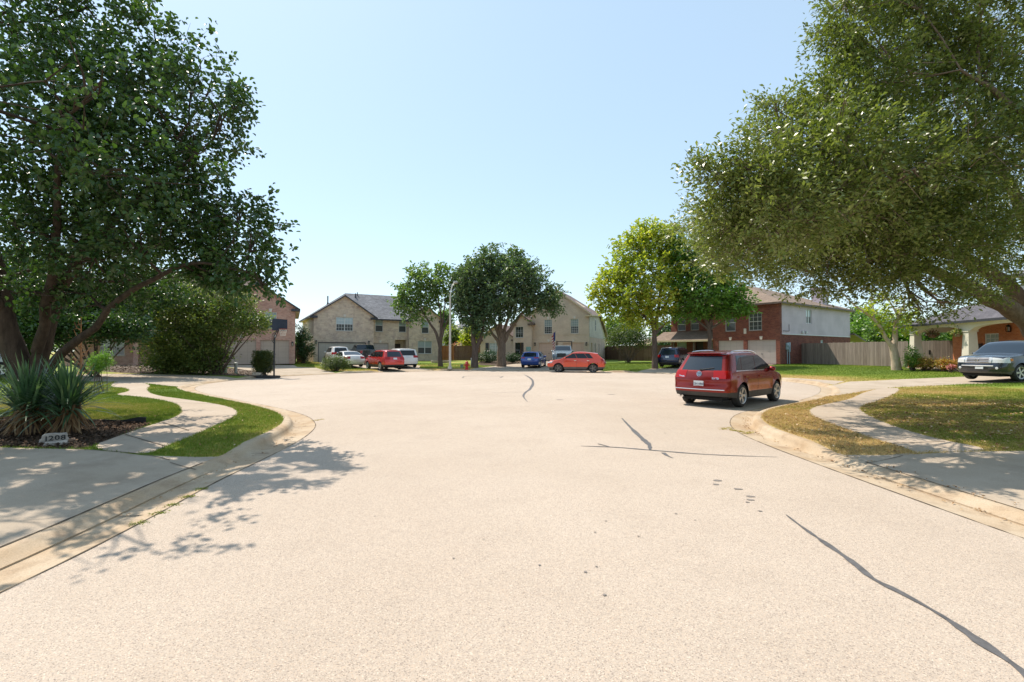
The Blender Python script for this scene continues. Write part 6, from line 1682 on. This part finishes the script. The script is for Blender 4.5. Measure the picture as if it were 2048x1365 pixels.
WHERE = ['bright green tree right of the white siding wall, behind the fence', 'pale green tree behind the fence, left of the leaning tree', 'green tree just behind the forked trunk of the leaning tree', 'dark distant tree showing past the far corner of the red house', 'pale tree seen behind the left porch column', 'green tree seen through the porch opening', 'distant tree behind the roof of the porch house',
         'distant tree just right of the beige house side wall', 'distant pale tree above the crape myrtle', 'dark distant tree behind the maple trunk', 'distant tree between the pink house and the tan house', 'thin olive tree before the grey siding house', 'yellow tinged tree between the grey house and the elm', 'faint tree behind the right end of the tan house', 'distant tree behind the beige house', 'dark distant tree behind the pink house', 'distant tree behind the left trunk', 'dark distant tree beyond the left edge', 'distant pale tree behind the brick wing']
for i, (px, py, rx, ry, Y, lm) in enumerate(FAR):
    b = At(px, 722, Y); k = Y / F
    shrub('distant_tree', WHERE[i], [PB(px, py, rx, ry, Y, 150), PB(px - rx * .4, py + ry * .5, rx * .6, ry * .7, Y, 60), PB(px + rx * .4, py + ry * .4, rx * .6, ry * .7, Y, 60)], globals()[lm], .42 * (Y / 70), .26 * (Y / 70), 8, 70 + i, cat='tree', group='trees beyond the houses', sig=.4 * Y / 70, base=(b.x, Y, .5), trunk_r=.12, ns=2)

# --- yuccas by the big tree
def yucca(label, x, y, R_, H, seed, n=150):
    rng = np.random.default_rng(seed); z = gz(x, y) - .02
    root = thing('yucca', label, 'plant', (x, y, z), 0, 'yuccas by the address stone')
    M_LF = globals().setdefault('LF_YUC', leaf_mat('yucca_blade', [(0, (.045, .10, .045)), (.6, (.08, .155, .07)), (1, (.16, .24, .13))], .15, .35, .6))
    M_DD = globals().setdefault('LF_DEAD', leaf_mat('dry_blade', [(0, (.16, .085, .04)), (.6, (.26, .15, .075)), (1, (.40, .28, .16))], .2, .8, .2))
    def blades(name, n, el0, el1, Lr, w, m, hz, curv):
        V, idx = [], []; K = 7
        for i in range(n):
            az = rng.uniform(0, 2 * math.pi); el = rng.uniform(el0, el1); L = rng.uniform(*Lr)
            d = np.array([math.cos(az), math.sin(az), 0]); s = np.array([-math.sin(az), math.cos(az), 0])
            p = np.array([rng.normal() * .05, rng.normal() * .05, hz * rng.uniform(.5, 1)]); e = el; cv = curv * rng.uniform(.3, 1.6) * (1.2 - el / 1.6)
            for k in range(K):
                t = k / (K - 1); wd = w * (1 - t ** 2.2) * (.55 + .9 * min(t * 3, 1) * .5) + .001
                V += [p - s * wd / 2, p + s * wd / 2]
                if k < K - 1:
                    b_ = len(V) - 2; idx += [b_, b_ + 1, b_ + 3, b_ + 2]
                p = p + (d * math.cos(e) + np.array([0, 0, math.sin(e)])) * L / (K - 1); e -= cv
                if p[2] < .02: p[2] = .02
        V = np.array(V); v = np.repeat(rng.random(n), K - 1)
        np_mesh(name, V, 4, np.array(idx), m, root, {'v': v}, smooth=True)
    blades('leaves', n, .05, 1.5, (.75 * R_, 1.05 * R_), .045, M_LF, H * .5, .11)
    blades('dry_leaves', int(n * .8), -1.45, -.5, (.45 * R_, .75 * R_), .035, M_DD, H * .52, .02)
    MB().tube([(0, 0, -.05), (.02, 0, H * .3), (0, .02, H * .55)], [.13, .11, .07], 10).build('trunk', BK_DARK, root, smooth=True)
q = G(55, 868); yucca('left yucca with broad green blades and a dry skirt, behind the address stone', q[0], q[1], 1.0, 1.2, 5, 230)
q = G(134, 866); yucca('right yucca with arching green blades and a brown dry skirt', q[0], q[1], .98, 1.2, 6, 240)
q = G(5, 850); yucca('partly hidden yucca at the very left edge of the picture', q[0] - .5, q[1], .8, .8, 7, 120)
q = G(100, 842); yucca('rear yucca crowded between the two front ones', q[0], q[1], .8, .95, 8, 130)
# dried flower stalk
b = At(160, 742, 10.6); st = MB(); rn = random.Random(4); z0 = gz(b.x, b.y)
st.tube([(0, 0, 0), (.02, 0, 1.0), (0, 0, 2.25)], [.035, .025, .008], 7)
for i in range(15):
    z = .85 + i * .085; a = rn.uniform(0, 6.28); l = .34 * (1 - i / 20) * rn.uniform(.6, 1.1)
    st.tube([(0, 0, z), (math.cos(a) * l * .6, math.sin(a) * l * .6, z + .04), (math.cos(a) * l, math.sin(a) * l, z + .18)], [.013, .009, .004], 5)
    st.tube([(math.cos(a) * l * .6, math.sin(a) * l * .6, z + .04), (math.cos(a + .5) * l, math.sin(a + .5) * l, z + .02)], [.008, .003], 5)
r_ = thing('dry_flower_stalk', 'dried orange flower stalk with bare side twigs rising above the yuccas', 'plant', (b.x, b.y, z0)); st.build('stalk', mat('dry_stalk', (.42, .21, .10), .8, var=.2), r_, smooth=True)
# ------------------------------------------------------------------ fences
def wood(name, a, b):
    m, nt, bs, out = nmat(name)
    uv = N(nt, 'ShaderNodeTexCoord').outputs['UV']
    bk = N(nt, 'ShaderNodeTexBrick'); bk.offset = 0
    for k, v in (('Scale', 1), ('Brick Width', .14), ('Row Height', 50), ('Mortar Size', .004), ('Bias', 0.)): bk.inputs[k].default_value = v
    mp = N(nt, 'ShaderNodeMapping'); mp.inputs['Location'].default_value = (0, 25, 0); nt.links.new(uv, mp.inputs[0]); nt.links.new(mp.outputs[0], bk.inputs['Vector'])
    bk.inputs['Color1'].default_value = (*a, 1); bk.inputs['Color2'].default_value = (*b, 1); bk.inputs['Mortar'].default_value = (*[c * .3 for c in a], 1)
    m2 = N(nt, 'ShaderNodeMapping'); m2.inputs['Scale'].default_value = (9, .8, 1); nt.links.new(uv, m2.inputs[0])
    f, r = noise_fac(nt, 1, 6, .7, m2.outputs[0], .35, .65)
    nt.links.new(mixc(nt, f, mixc(nt, 1, bk.outputs[0], (.68, .68, .68), 'MULTIPLY'), bk.outputs[0]), bs.inputs['Base Color'])
    bs.inputs['Roughness'].default_value = .9; bs.inputs['Specular IOR Level'].default_value = .1; bump(nt, bs, r, .3, .01)
    return m
W_GREY = wood('weathered_cedar', (.34, .28, .235), (.25, .20, .165)); W_BROWN = wood('brown_cedar', (.20, .13, .09), (.15, .095, .065)); W_NEW = wood('new_cedar', (.50, .22, .09), (.42, .18, .07))
def fence(label, a, b, H, m, seed=1):
    a, b = Vector((*a, 0)), Vector((*b, 0)); d = b - a; L = d.length; t = d / L; n = Vector((t.y, -t.x, 0))
    root = thing('wood_fence', label, 'fence', (a.x, a.y, 0), 0)
    rn = random.Random(seed); mb = MB(); k = int(L / .145); za, zb = gz(a.x, a.y), gz(b.x, b.y)
    for i in range(k):
        u0, u1 = i * L / k, (i + 1) * L / k - .006; z = za + (zb - za) * i / k; h = H + rn.uniform(-.015, .015); o = rn.uniform(-.006, .006)
        q = [t * u + n * (o + s) + Vector((0, 0, zz)) for s in (-.01, .01) for zz in (z - .05, z + h) for u in (u0, u1)]
        mb.add(q, [(0, 1, 3, 2), (4, 6, 7, 5), (0, 4, 5, 1), (2, 3, 7, 6), (0, 2, 6, 4), (1, 5, 7, 3)])
    mb.build('picket_panel', m, root, uv=True)
    for hh in (.35, 1.0, H - .25):
        r_ = MB(); q = [t * u + n * s + Vector((0, 0, (za if u == 0 else zb) + hh + zz)) for s in (-.06, -.018) for zz in (0, .09) for u in (0, L)]
        r_.add(q, [(0, 1, 3, 2), (4, 6, 7, 5), (0, 4, 5, 1), (2, 3, 7, 6), (0, 2, 6, 4), (1, 5, 7, 3)]); r_.build('rail', m, root, uv=True)
    for i in range(int(L / 2.4) + 1):
        u = min(i * 2.4, L - .1); p = t * u - n * .11; z = za + (zb - za) * u / L
        MB().box(p.x - .045, p.x + .045, p.y - .045, p.y + .045, z - .1, z + H - .05).build('post', m, root, uv=True)
    return root
fence('weathered grey board fence running from the red house to the porch house', (26.4, 43.3), (28.35, 34.0), 1.85, W_GREY, 1)
g = fence('grey board gate beside the orange brick wall, seen through the porch', (28.4, 33.7), (29.5, 31.75), 1.85, W_GREY, 2)
MB().bbox(.42, .50, -.9, -.82, .56 + .9, .56 + 1.2, .01).build('gate_latch', M_BLACK, g)
fence('brown board fence between the beige house and the maple', (12.9, 66.0), (16.2, 58.5), 1.85, W_BROWN, 3)
fence('long brown board fence behind the crape myrtle and the maple trunk', (13.0, 58.0), (20.5, 55.0), 1.85, W_BROWN, 4)
fence('new orange board fence right of the tan house', tuple(At(884, 722, 60))[:2], tuple(At(908, 722, 60))[:2], 1.85, W_NEW, 5)
fence('brown board fence between the street lamp and the elm', tuple(At(909, 722, 60.3))[:2], tuple(At(962, 722, 61))[:2], 1.85, W_BROWN, 6)
fence('brown board fence closing the gap left of the tan house', L1(16.2, 7), L2(-.2, 6), 1.85, W_BROWN, 7)

# ------------------------------------------------------------------ street things
def at_ground(px, py):
    q = G(px, py); return q[0], q[1], gz(*q)
# lamp
x, y, z = at_ground(900, 739)
r_ = thing('street_lamp', 'tall pale concrete street lamp at the far kerb left of the hydrant', 'street lamp', (x, y, z))
M_LP = mat('lamp_pole_concrete', (.50, .47, .42), .7, var=.12, vs=6)
MB().tube([(0, 0, 0), (0, 0, .25), (.0, 0, .26), (0, 0, 3.5), (0, 0, 6.4)], [.19, .17, .105, .09, .065], 14).build('pole', M_LP, r_, smooth=True)
MB().tube([(0, 0, 6.3), (.05, .12, 6.9), (.15, .5, 7.45), (.25, 1.1, 7.75)], [.05, .045, .04, .035], 8).build('arm', M_LP, r_, smooth=True)
hd_ = MB().bbox(.10, .52, 1.0, 1.7, 7.68, 7.86, .05).build('lamp_head', mat('lamp_grey', (.42, .42, .40), .5), r_)
MB().lathe([(0, 0), (.10, .02), (.13, .06)], 12, Matrix.Translation((.31, 1.35, 7.62))).build('lamp_glass', M_LAMPG, hd_)
# hydrant
x, y, z = at_ground(933.5, 740)
r_ = thing('fire_hydrant', 'small red fire hydrant at the far kerb', 'hydrant', (x, y, z)); M_HY = mat('hydrant_red', (.36, .008, .01), .4, var=.15)
MB().lathe([(0, 0), (.19, 0), (.19, .05), (.13, .06), (.12, .1), (.12, .48), (.16, .49), (.16, .54), (.135, .56), (.12, .64), (.07, .71), (0, .73)], 18).build('barrel', M_HY, r_, smooth=True)
MB().tube([(0, 0, .72), (0, 0, .79)], .03, 5).build('top_nut', M_HY, r_)
for a in (0, 180, 270):
    M = Matrix.Rotation(R(a), 4, 'Z') @ Matrix.Translation((.11, 0, .40)) @ Matrix.Rotation(R(90), 4, 'Y')
    MB().lathe([(0, 0), (.055, 0), (.055, .07), (.075, .075), (.075, .12), (.03, .13), (.03, .16), (0, .16)], 12, M).build('outlet_cap', M_HY, r_, smooth=True)
# utility marker + boxes
x, y, z = at_ground(943, 736); r_ = thing('utility_marker', 'pale utility marker post right of the hydrant', 'post', (x, y, z))
MB().bbox(-.07, .07, -.07, .07, 0, .85, .02).build('post', M_LP, r_); MB().bbox(-.085, .085, -.085, .085, .85, .92, .02).build('cap', M_FRAME, r_)
x, y, z = at_ground(923.5, 736); r_ = thing('utility_box', 'tiny green utility box left of the hydrant', 'utility box', (x, y, z)); M_UG = mat('utility_green', (.22, .28, .20), .6)
MB().bbox(-.13, .13, -.1, .1, 0, .26, .02).build('cabinet', M_UG, r_); MB().bbox(-.15, .15, -.12, .12, .26, .31, .015).build('lid', M_UG, r_)
x, y, z = at_ground(448.5, 747); r_ = thing('utility_box', 'green utility pedestal in the gravel bed by the wide shrub', 'utility box', (x, y, z))
MB().bbox(-.14, .14, -.14, .14, 0, .42, .03).build('cabinet', M_UG, r_); MB().bbox(-.16, .16, -.16, .16, .42, .50, .03).build('lid', M_UG, r_)
x, y, z = at_ground(471.5, 747.5); r_ = thing('utility_pedestal', 'tall grey green cable pedestal between the green box and the clipped bush', 'utility box', (x, y, z))
MB().lathe([(0, 0), (.10, 0), (.10, .62), (.115, .63), (.115, .72), (.06, .76), (0, .77)], 16).build('tube', mat('pedestal_grey', (.34, .37, .33), .6), r_, smooth=True); MB().lathe([(.13, 0), (.13, .05)], 16).build('base', M_UG, r_)
x, y, z = at_ground(430, 745); r_ = thing('yard_sign', 'small white yard sign in front of the wide shrub', 'sign', (x, y, z))
MB().bbox(-.11, .11, -.012, .012, .30, .58, .008).build('panel', M_PLATE, r_); MB().tube([(0, .02, 0), (0, .02, .4)], .012, 6).build('stake', M_BLACK, r_)
# basketball hoop
x, y = Groad(548, 757); z = .0
r_ = thing('basketball_hoop', 'portable black basketball hoop standing at the edge of the circle', 'basketball hoop', (x, y, z), R(-22))
M_NB = mat('hoop_black', (.02, .021, .025), .5, var=.15)
MB().bbox(-1.15, .15, -.42, .42, .0, .16, .05).build('base', M_NB, r_)
MB().tube([(0, 0, .14), (0, 0, 2.55)], .05, 10).build('pole', M_NB, r_, smooth=True)
mb = MB()
for sy in (-.06, .06):
    mb.tube([(0, sy, 2.5), (.28, sy, 3.0), (.42, sy, 3.28)], .026, 6); mb.tube([(0, sy, 2.2), (-.14, sy, 2.35), (-.12, sy, 2.75), (.34, sy, 3.0)], .02, 6)
mb.tube([(-.9, -.25, .15), (0, 0, 1.0)], .016, 6); mb.tube([(-.9, .25, .15), (0, 0, 1.0)], .016, 6)
mb.build('bracket', M_NB, r_)
bd = MB().bbox(.42, .47, -.56, .56, 2.95, 3.68, .012).build('backboard', mat('backboard_smoked', (.035, .045, .07), .15, var=.1), r_)
rm_ = MB().tube([(.47 + .24 + .23 * math.cos(a), .23 * math.sin(a), 3.05) for a in np.linspace(0, 2 * math.pi, 21)], .012, 6, cap=False).build('rim', mat('rim_orange', (.35, .06, .02), .5), r_)
nt_ = MB()
for k in range(12):
    a = 2 * math.pi * k / 12
    for s in (-1, 1):
        nt_.tube([(.71 + (.23 - .10 * (t / 3)) * math.cos(a + s * .26 * t), (.23 - .10 * (t / 3)) * math.sin(a + s * .26 * t), 3.04 - .14 * t) for t in range(4)], .0065, 4)
nt_.build('net', mat('net_white', (.65, .58, .5), .8), r_)
# landscape rocks and planters
def rock(name, label, x, y, z, sx, sy, sz, m, seed, parent=None, cat='rock', detail=3):
    bm = bmesh.new(); bmesh.ops.create_icosphere(bm, subdivisions=detail, radius=1)
    for v in bm.verts:
        c = v.co; k = 1 + .22 * noise.noise(c * 1.3 + Vector((seed, 0, 0))) + .08 * noise.noise(c * 4 + Vector((seed, 3, 0)))
        c = Vector([math.copysign(min(abs(q) ** .7, .86), q) for q in c]) * k
        v.co = Vector((c.x * sx, c.y * sy, max(c.z, -.5) * sz))
    me = bpy.data.meshes.new(name); bm.to_mesh(me); bm.free(); me.materials.append(m)
    me.polygons.foreach_set('use_smooth', [True] * len(me.polygons)); me.set_sharp_from_angle(angle=R(28))
    o = mesh_obj(name, me, parent); o.location = (x, y, z)
    if label: tag(o, label, cat)
    return o
M_ROCK = mat('limestone', (.42, .34, .26), .9, var=.3, vs=6, bmp=.6, fine=30); M_ROCK2 = mat('brown_rock', (.24, .15, .10), .9, var=.4, vs=8, bmp=.8, fine=30)
x, y, z = at_ground(515, 752); rock('landscape_rock', 'flat limestone rock at the foot of the clipped bush', x, y, z + .1, .36, .2, .14, M_ROCK, 3)
x, y, z = at_ground(560, 747)
# low ring planter under the ash tree
x, y, z = at_ground(880, 725.5); r_ = thing('stone_planter', 'low pale stone tree ring at the foot of the slender tree', 'planter', (x, y, z))
MB().lathe([(1.0, 0), (1.0, .22), (.86, .22), (.86, 0)], 20, closed=True).build('stone_ring', M_ROCK, r_); MB().lathe([(0, .14), (.86, .14)], 20).build('soil', M_MULCH, r_)
# address stone
q = G(109, 886); x, y = q; z = gz(x, y)
M_AST = mat('address_limestone', (.40, .35, .30), .85, var=.22, vs=9, bmp=.5, fine=45)
ang = math.atan2(x, y) * -1
r_ = thing('address_stone', 'pale carved stone with the black house number 1208 in the mulch before the yuccas', 'stone', (x, y, z), ang)
rn = random.Random(8)
SS = .68
out_ = [(a * SS, b * SS) for a, b in [(-.27, .0), (-.255, .08), (-.225, .115), (-.21, .19), (-.165, .225), (-.06, .232), (.02, .226), (.10, .215), (.205, .212), (.225, .17), (.222, .115), (.25, .06), (.265, .0)]]
mb = MB(); n_ = len(out_)
fr_ = [Vector((a, -.05 + .012 * noise.noise(Vector((a * 9, b * 9, 0))), b)) for a, b in out_]; bk_ = [Vector((a * 1.03, .10 + .03 * rn.random(), b * .96)) for a, b in out_]
mid_ = [Vector((a * 1.03, 0.0, b * 1.02)) for a, b in out_]
mb.add(fr_ + mid_ + bk_, [tuple(range(n_))] + [(i, i + n_, i + 1 + n_, i + 1) for i in range(n_ - 1)] + [(i + n_, i + 2 * n_, i + 1 + 2 * n_, i + 1 + n_) for i in range(n_ - 1)] + [tuple(2 * n_ + i for i in reversed(range(n_)))])
mb.build('stone', M_AST, r_)
M_INK = mat('black_numerals', (.012, .012, .014), .5)
for ch, xx in (('1', -.145), ('2', -.06), ('0', .045), ('8', .15)):
    o = text_mesh(ch, .108, .003, M_INK, 'numeral', r_, .002, 1.15); o.location = (xx * SS, -.066, (.128 - abs(xx) * .06) * SS); o.rotation_euler = (R(90), 0, 0)
rock('base_rock', None, .02, -.12, -.02, .17, .09, .07, M_AST, 5, r_)
rock('side_rock', None, .21, -.03, .0, .055, .055, .06, M_ROCK2, 7, r_)
# plastic bed edging
a, b = G(150, 842), G(291, 848); r_ = thing('bed_edging', 'loose black plastic edging strip between the mulch and the lit grass', 'edging', (a[0], a[1], gz(*a)))
P_ = [(a[0] + (b[0] - a[0]) * t, a[1] + (b[1] - a[1]) * t + .12 * math.sin(t * 3.1)) for t in np.linspace(0, 1, 14)]
mb = MB(); vs = []
for i, p in enumerate(P_):
    h = .035 + .10 * smooth(.55, .95, i / 13); zz = gz(*p) - gz(*a)
    vs += [(p[0] - a[0], p[1] - a[1], zz - .04), (p[0] - a[0], p[1] - a[1], zz + h), (p[0] - a[0], p[1] - a[1] + .012, zz + h), (p[0] - a[0], p[1] - a[1] + .012, zz - .04)]
f_ = []
for i in range(13):
    for k in range(4): f_.append((4 * i + k, 4 * i + (k + 1) % 4, 4 * i + 4 + (k + 1) % 4, 4 * i + 4 + k))
mb.add(vs, f_ + [(0, 1, 2, 3), (55, 54, 53, 52)]).build('strip', M_BLACK, r_)
# flag on a pole by the pickup
p = At(1110, 731, 47.0); z = gz(p.x, p.y)
r_ = thing('flag', 'limp striped flag on a thin pole behind the orange suv', 'flag', (p.x, p.y, z))
MB().tube([(0, 0, 0), (.05, 0, 3.6)], [.025, .02], 8).build('pole', M_LP, r_)
M_FR, M_FW, M_FB = mat('flag_red', (.42, .03, .03), .8), mat('flag_white', (.6, .58, .55), .8), mat('flag_blue', (.03, .04, .16), .8)
mb = MB(); NX, NZ = 14, 13
def fp(i, j):
    u, v = i / NX, j / NZ
    return (.04 - .34 * u * (1 - .45 * (1 - v)) + .05 * math.sin(u * 9 + v), .10 * math.sin(u * 11 + v * 2), 3.45 - 1.5 * (1 - v) * 1.0 - .75 * u * (1 - .25 * v))
for j in range(NZ):
    for i in range(NX):
        mi = 2 if (j >= 6 and i < 6) else (0 if j % 2 == 0 else 1)
        mb.add([fp(i, j), fp(i + 1, j), fp(i + 1, j + 1), fp(i, j + 1)], [(0, 1, 2, 3)], mi)
mb.build('flag_cloth', [M_FR, M_FW, M_FB], r_, smooth=True)
# teal sign at the entry
p = At(1057, 712, 52.0); r_ = thing('entry_sign', 'small teal sign on a post by the entry of the beige house', 'sign', (p.x, p.y, .58))
MB().bbox(-.26, .26, -.02, .02, 1.15, 1.62, .02).build('panel', mat('teal_sign', (.16, .33, .33), .6, var=.3, vs=12), r_); MB().tube([(0, .03, 0), (0, .03, 1.2)], .03, 6).build('post', M_LP, r_)
# white boat-like panel on the drive: satellite dish
# air conditioner
x, y = 12.9 + 1.6, 60.2; r_ = thing('air_conditioner', 'grey air conditioner beside the far corner of the beige house', 'air conditioner', (x, y, gz(x, y)))
MB().bbox(-.45, .45, -.45, .45, 0, .85, .03).build('cabinet', mat('ac_grey', (.16, .17, .17), .6), r_); MB().lathe([(0, .86), (.38, .86), (.38, .9), (0, .92)], 18).build('fan_guard', M_BLACK, r_)
# hanging baskets in the porch
for (u, v_, lab) in ((1.6, .0, 'hanging basket of dark red flowers in the left porch arch'), (4.2, -.35, 'hanging basket of yellow green leaves by the second porch column')):
    gx, gy = L5(u, v_); r_ = thing('hanging_basket', lab, 'flower basket', (gx, gy, 2.75))
    MB().lathe([(.0, -.22), (.12, -.2), (.19, -.05), (.2, 0)], 14).build('pot', M_ROCK2, r_)
    mb = MB()
    for k in range(3): a = 2.1 * k; mb.tube([(.19 * math.cos(a), .19 * math.sin(a), 0), (0, 0, .48)], .006, 4)
    mb.build('hanger', M_BLACK, r_)
    rng = np.random.default_rng(int(u * 10)); C, D = blob_points(rng, (0, 0, .05), (.33, .33, .2), 260, .4)
    leaves('foliage', C, .11, .06, LF_SHRUB if u > 3 else leaf_mat('red_coleus', [(0, (.10, .03, .03)), (1, (.2, .12, .05))], .2), r_, rng, D, None, True, .3)
# garden litter: gravel/leaf scatter is one uncountable mass
def place_ok(P, want):
    d = lattice(edge_d, P, .25)
    inside = d < CB + .01
    indrive = np.zeros(len(P), bool)
    for p in DRIVES.values(): indrive |= pip(P, p)
    inwalk = np.zeros(len(P), bool)
    for p in WALKS.values(): inwalk |= pip(P, p)
    inbed = np.zeros(len(P), bool)
    for p in BEDS.values(): inbed |= pip(P, p)
    south_ = P[:, 1] < -13
    if want == 'lawn': return ~(inside | indrive | inwalk | inbed | south_)
    if want == 'bed': return inbed & ~indrive & ~inwalk & ~inside
def grass(name, x0, x1, y0, y1, n, H, W, seed, edge=0):
    rng = np.random.default_rng(seed)
    P = np.stack([rng.uniform(x0, x1, n), rng.uniform(y0, y1, n)], 1)
    P = P[np.abs(P[:, 0]) < 1.13 * P[:, 1] + 1.2]
    P = P[place_ok(P, 'lawn')]; n = len(P)
    P = P + rng.normal(size=P.shape) * .022
    z = lattice(zlawn2, P, .25); dv = np.clip(lattice(dryness, P, .3) + rng.normal(size=n) * .16, 0, 1)
    h = H * rng.uniform(.45, 1.15, n)[:, None]; az = rng.uniform(0, 2 * math.pi, n); w = W * rng.uniform(.6, 1.2, n)[:, None]
    s = np.stack([np.cos(az), np.sin(az), np.zeros(n)], 1); lean = rng.normal(size=(n, 3)) * .45; lean[:, 2] = 0
    B_ = np.column_stack([P, z - .004])
    up_ = np.array([0, 0, 1.0])
    V = np.stack([B_ - s * w / 2, B_ + s * w / 2, B_ + up_ * h * .85 + lean * h], 1).reshape(-1, 3)
    o = np_mesh(name, V, 3, np.arange(3 * n), M_BLADE, None, {'dry': np.repeat(dv, 3)})
    return tag(o, kind='stuff')
grass('grass', -14.5, -4.2, 7.2, 14, 230000, .055, .011, 1)
grass('grass', -17, -5, 14, 24, 70000, .06, .016, 2)
grass('grass', 5, 10.5, 7.0, 14.5, 170000, .050, .011, 3)
grass('grass', 9, 19, 9, 19.5, 150000, .055, .014, 4)
grass('grass', 14, 33, 19, 42, 130000, .07, .022, 5)
grass('grass', -22, 18, 38, 50, 110000, .08, .03, 6)
grass('grass', -26, -14, 18, 26, 40000, .07, .022, 7)
grass('grass', -16, -8, 9.5, 18, 60000, .06, .016, 8)
def litter(name, x0, x1, y0, y1, n, cols, seed, want='lawn', size=.05, zf=None, lift=.02):
    rng = np.random.default_rng(seed); P = np.stack([rng.uniform(x0, x1, n), rng.uniform(y0, y1, n)], 1)
    if want: P = P[place_ok(P, want)]
    n = len(P); z = lattice(zf or zlawn2, P, .25) + lift * rng.random(n)
    nn = unit(rng, n) * .55; nn[:, 2] = 1; nn /= np.linalg.norm(nn, axis=1)[:, None]
    t = unit(rng, n); t -= nn * (t * nn).sum(1)[:, None]; t /= np.linalg.norm(t, axis=1)[:, None]; s = np.cross(nn, t)
    l = size * rng.uniform(.5, 1.3, n)[:, None]; B_ = np.column_stack([P, z + .004])
    V = np.stack([B_ - t * l / 2, B_ + s * l * .3 + nn * l * .12, B_ + t * l / 2, B_ - s * l * .3 + nn * l * .12], 1).reshape(-1, 3)
    o = np_mesh(name, V, 4, np.arange(4 * n), cols, None, {'v': rng.random(n)})
    return tag(o, kind='stuff')
LF_FALL = leaf_mat('fallen_leaf', [(0, (.16, .08, .04)), (.5, (.30, .17, .08)), (.85, (.45, .30, .16)), (1, (.6, .5, .36))], .1, .8, .2)
LF_CHIP = leaf_mat('mulch_chip', [(0, (.035, .022, .015)), (.6, (.09, .055, .035)), (.93, (.18, .11, .07)), (1, (.32, .22, .15))], .0, .9, .1)
litter('fallen_leaves', 5.2, 9.5, 7.2, 11.5, 2600, LF_FALL, 11, size=.05, lift=.04)
litter('fallen_leaves', 8, 15, 8, 14, 5200, LF_FALL, 12, size=.055, lift=.04)
litter('fallen_leaves', 7, 14, 12, 19.5, 2500, LF_FALL, 16, size=.06, lift=.04)
litter('fallen_leaves', -9, -4.5, 7.5, 14, 220, LF_FALL, 17, size=.05, lift=.05)
litter('mulch_chips', -11, -5.5, 6.8, 10.6, 16000, LF_CHIP, 13, 'bed', .05, lift=.03)
litter('mulch_chips', -34, -15, 28, 40, 9000, leaf_mat('gravel_chip', [(0, (.12, .09, .07)), (.6, (.22, .17, .14)), (1, (.42, .36, .3))], 0, .9, .1), 14, 'bed', .12, lift=.04)
def gutter_litter(idx, n, off, seed, size=.035):
    rng = np.random.default_rng(seed); k = rng.integers(idx[0], idx[1], n); o_ = rng.normal(off, .05, n)
    P = EL[k] + EN[k] * o_[:, None] + rng.normal(size=(n, 2)) * .05
    nn = np.tile([0, 0, 1.], (n, 1)) + rng.normal(size=(n, 3)) * .3; nn /= np.linalg.norm(nn, axis=1)[:, None]
    t = unit(rng, n); t -= nn * (t * nn).sum(1)[:, None]; t /= np.linalg.norm(t, axis=1)[:, None]; s = np.cross(nn, t); l = size * rng.uniform(.4, 1.3, n)[:, None]
    B_ = np.column_stack([P, np.full(n, .0)]); B_[:, 2] = np.where(off > .5, .06 + 0 * o_, -.004) + rng.random(n) * .008
    V = np.stack([B_ - t * l / 2, B_ + s * l * .3, B_ + t * l / 2, B_ - s * l * .3], 1).reshape(-1, 3)
    tag(np_mesh('gutter_litter', V, 4, np.arange(4 * n), LF_FALL, None, {'v': rng.random(n)}), kind='stuff')
il = [np.argmin(((EL - np.array(q)) ** 2).sum(1)) for q in ((-3.6, 5), (-5.2, 12.1), (6.8, 13.5), (4.5, 3))]
gutter_litter((il[2], il[3]), 420, .34, 21); gutter_litter((il[0], il[1]), 160, .3, 22); gutter_litter((il[2] + 20, il[3]), 160, CB + .04, 23)
# weeds in the joints
def weeds(label, pts_, n, H, dry, seed):
    rng = np.random.default_rng(seed); P = np.array(pts_); k = rng.integers(0, len(P), n); p = P[k] + rng.normal(size=(n, 2)) * .035
    h = H * rng.uniform(.4, 1.1, n)[:, None]; az = rng.uniform(0, 6.28, n); s = np.stack([np.cos(az), np.sin(az), 0 * az], 1) * .006; lean = rng.normal(size=(n, 3)); lean[:, 2] = 0
    B_ = np.column_stack([p, np.full(n, 0.0)]); V = np.stack([B_ - s, B_ + s, B_ + np.array([0, 0, 1.]) * h * .6 + lean * h * .8], 1).reshape(-1, 3)
    tag(np_mesh('weeds', V, 3, np.arange(3 * n), M_BLADE, None, {'dry': np.repeat(np.clip(dry + rng.normal(size=n) * .15, 0, 1), 3)}), kind='stuff')
ia, ib = [np.argmin(((EL - np.array(q)) ** 2).sum(1)) for q in ((-3.56, 4.7), (-3.7, 6.2))]
weeds('', [tuple(EL[i] + EN[i] * .01) for i in range(ia, ib)], 420, .03, .35, 31)
q = Groad(1474, 862); weeds('', [(q[0] + .3 * math.cos(a) * (a % 1), q[1] - .35 + a * .18) for a in np.linspace(0, 4, 14)], 500, .045, .7, 32)
q = Groad(628, 842); weeds('', [(q[0] + a * .03, q[1] + a * .06) for a in range(5)], 120, .035, .7, 33)
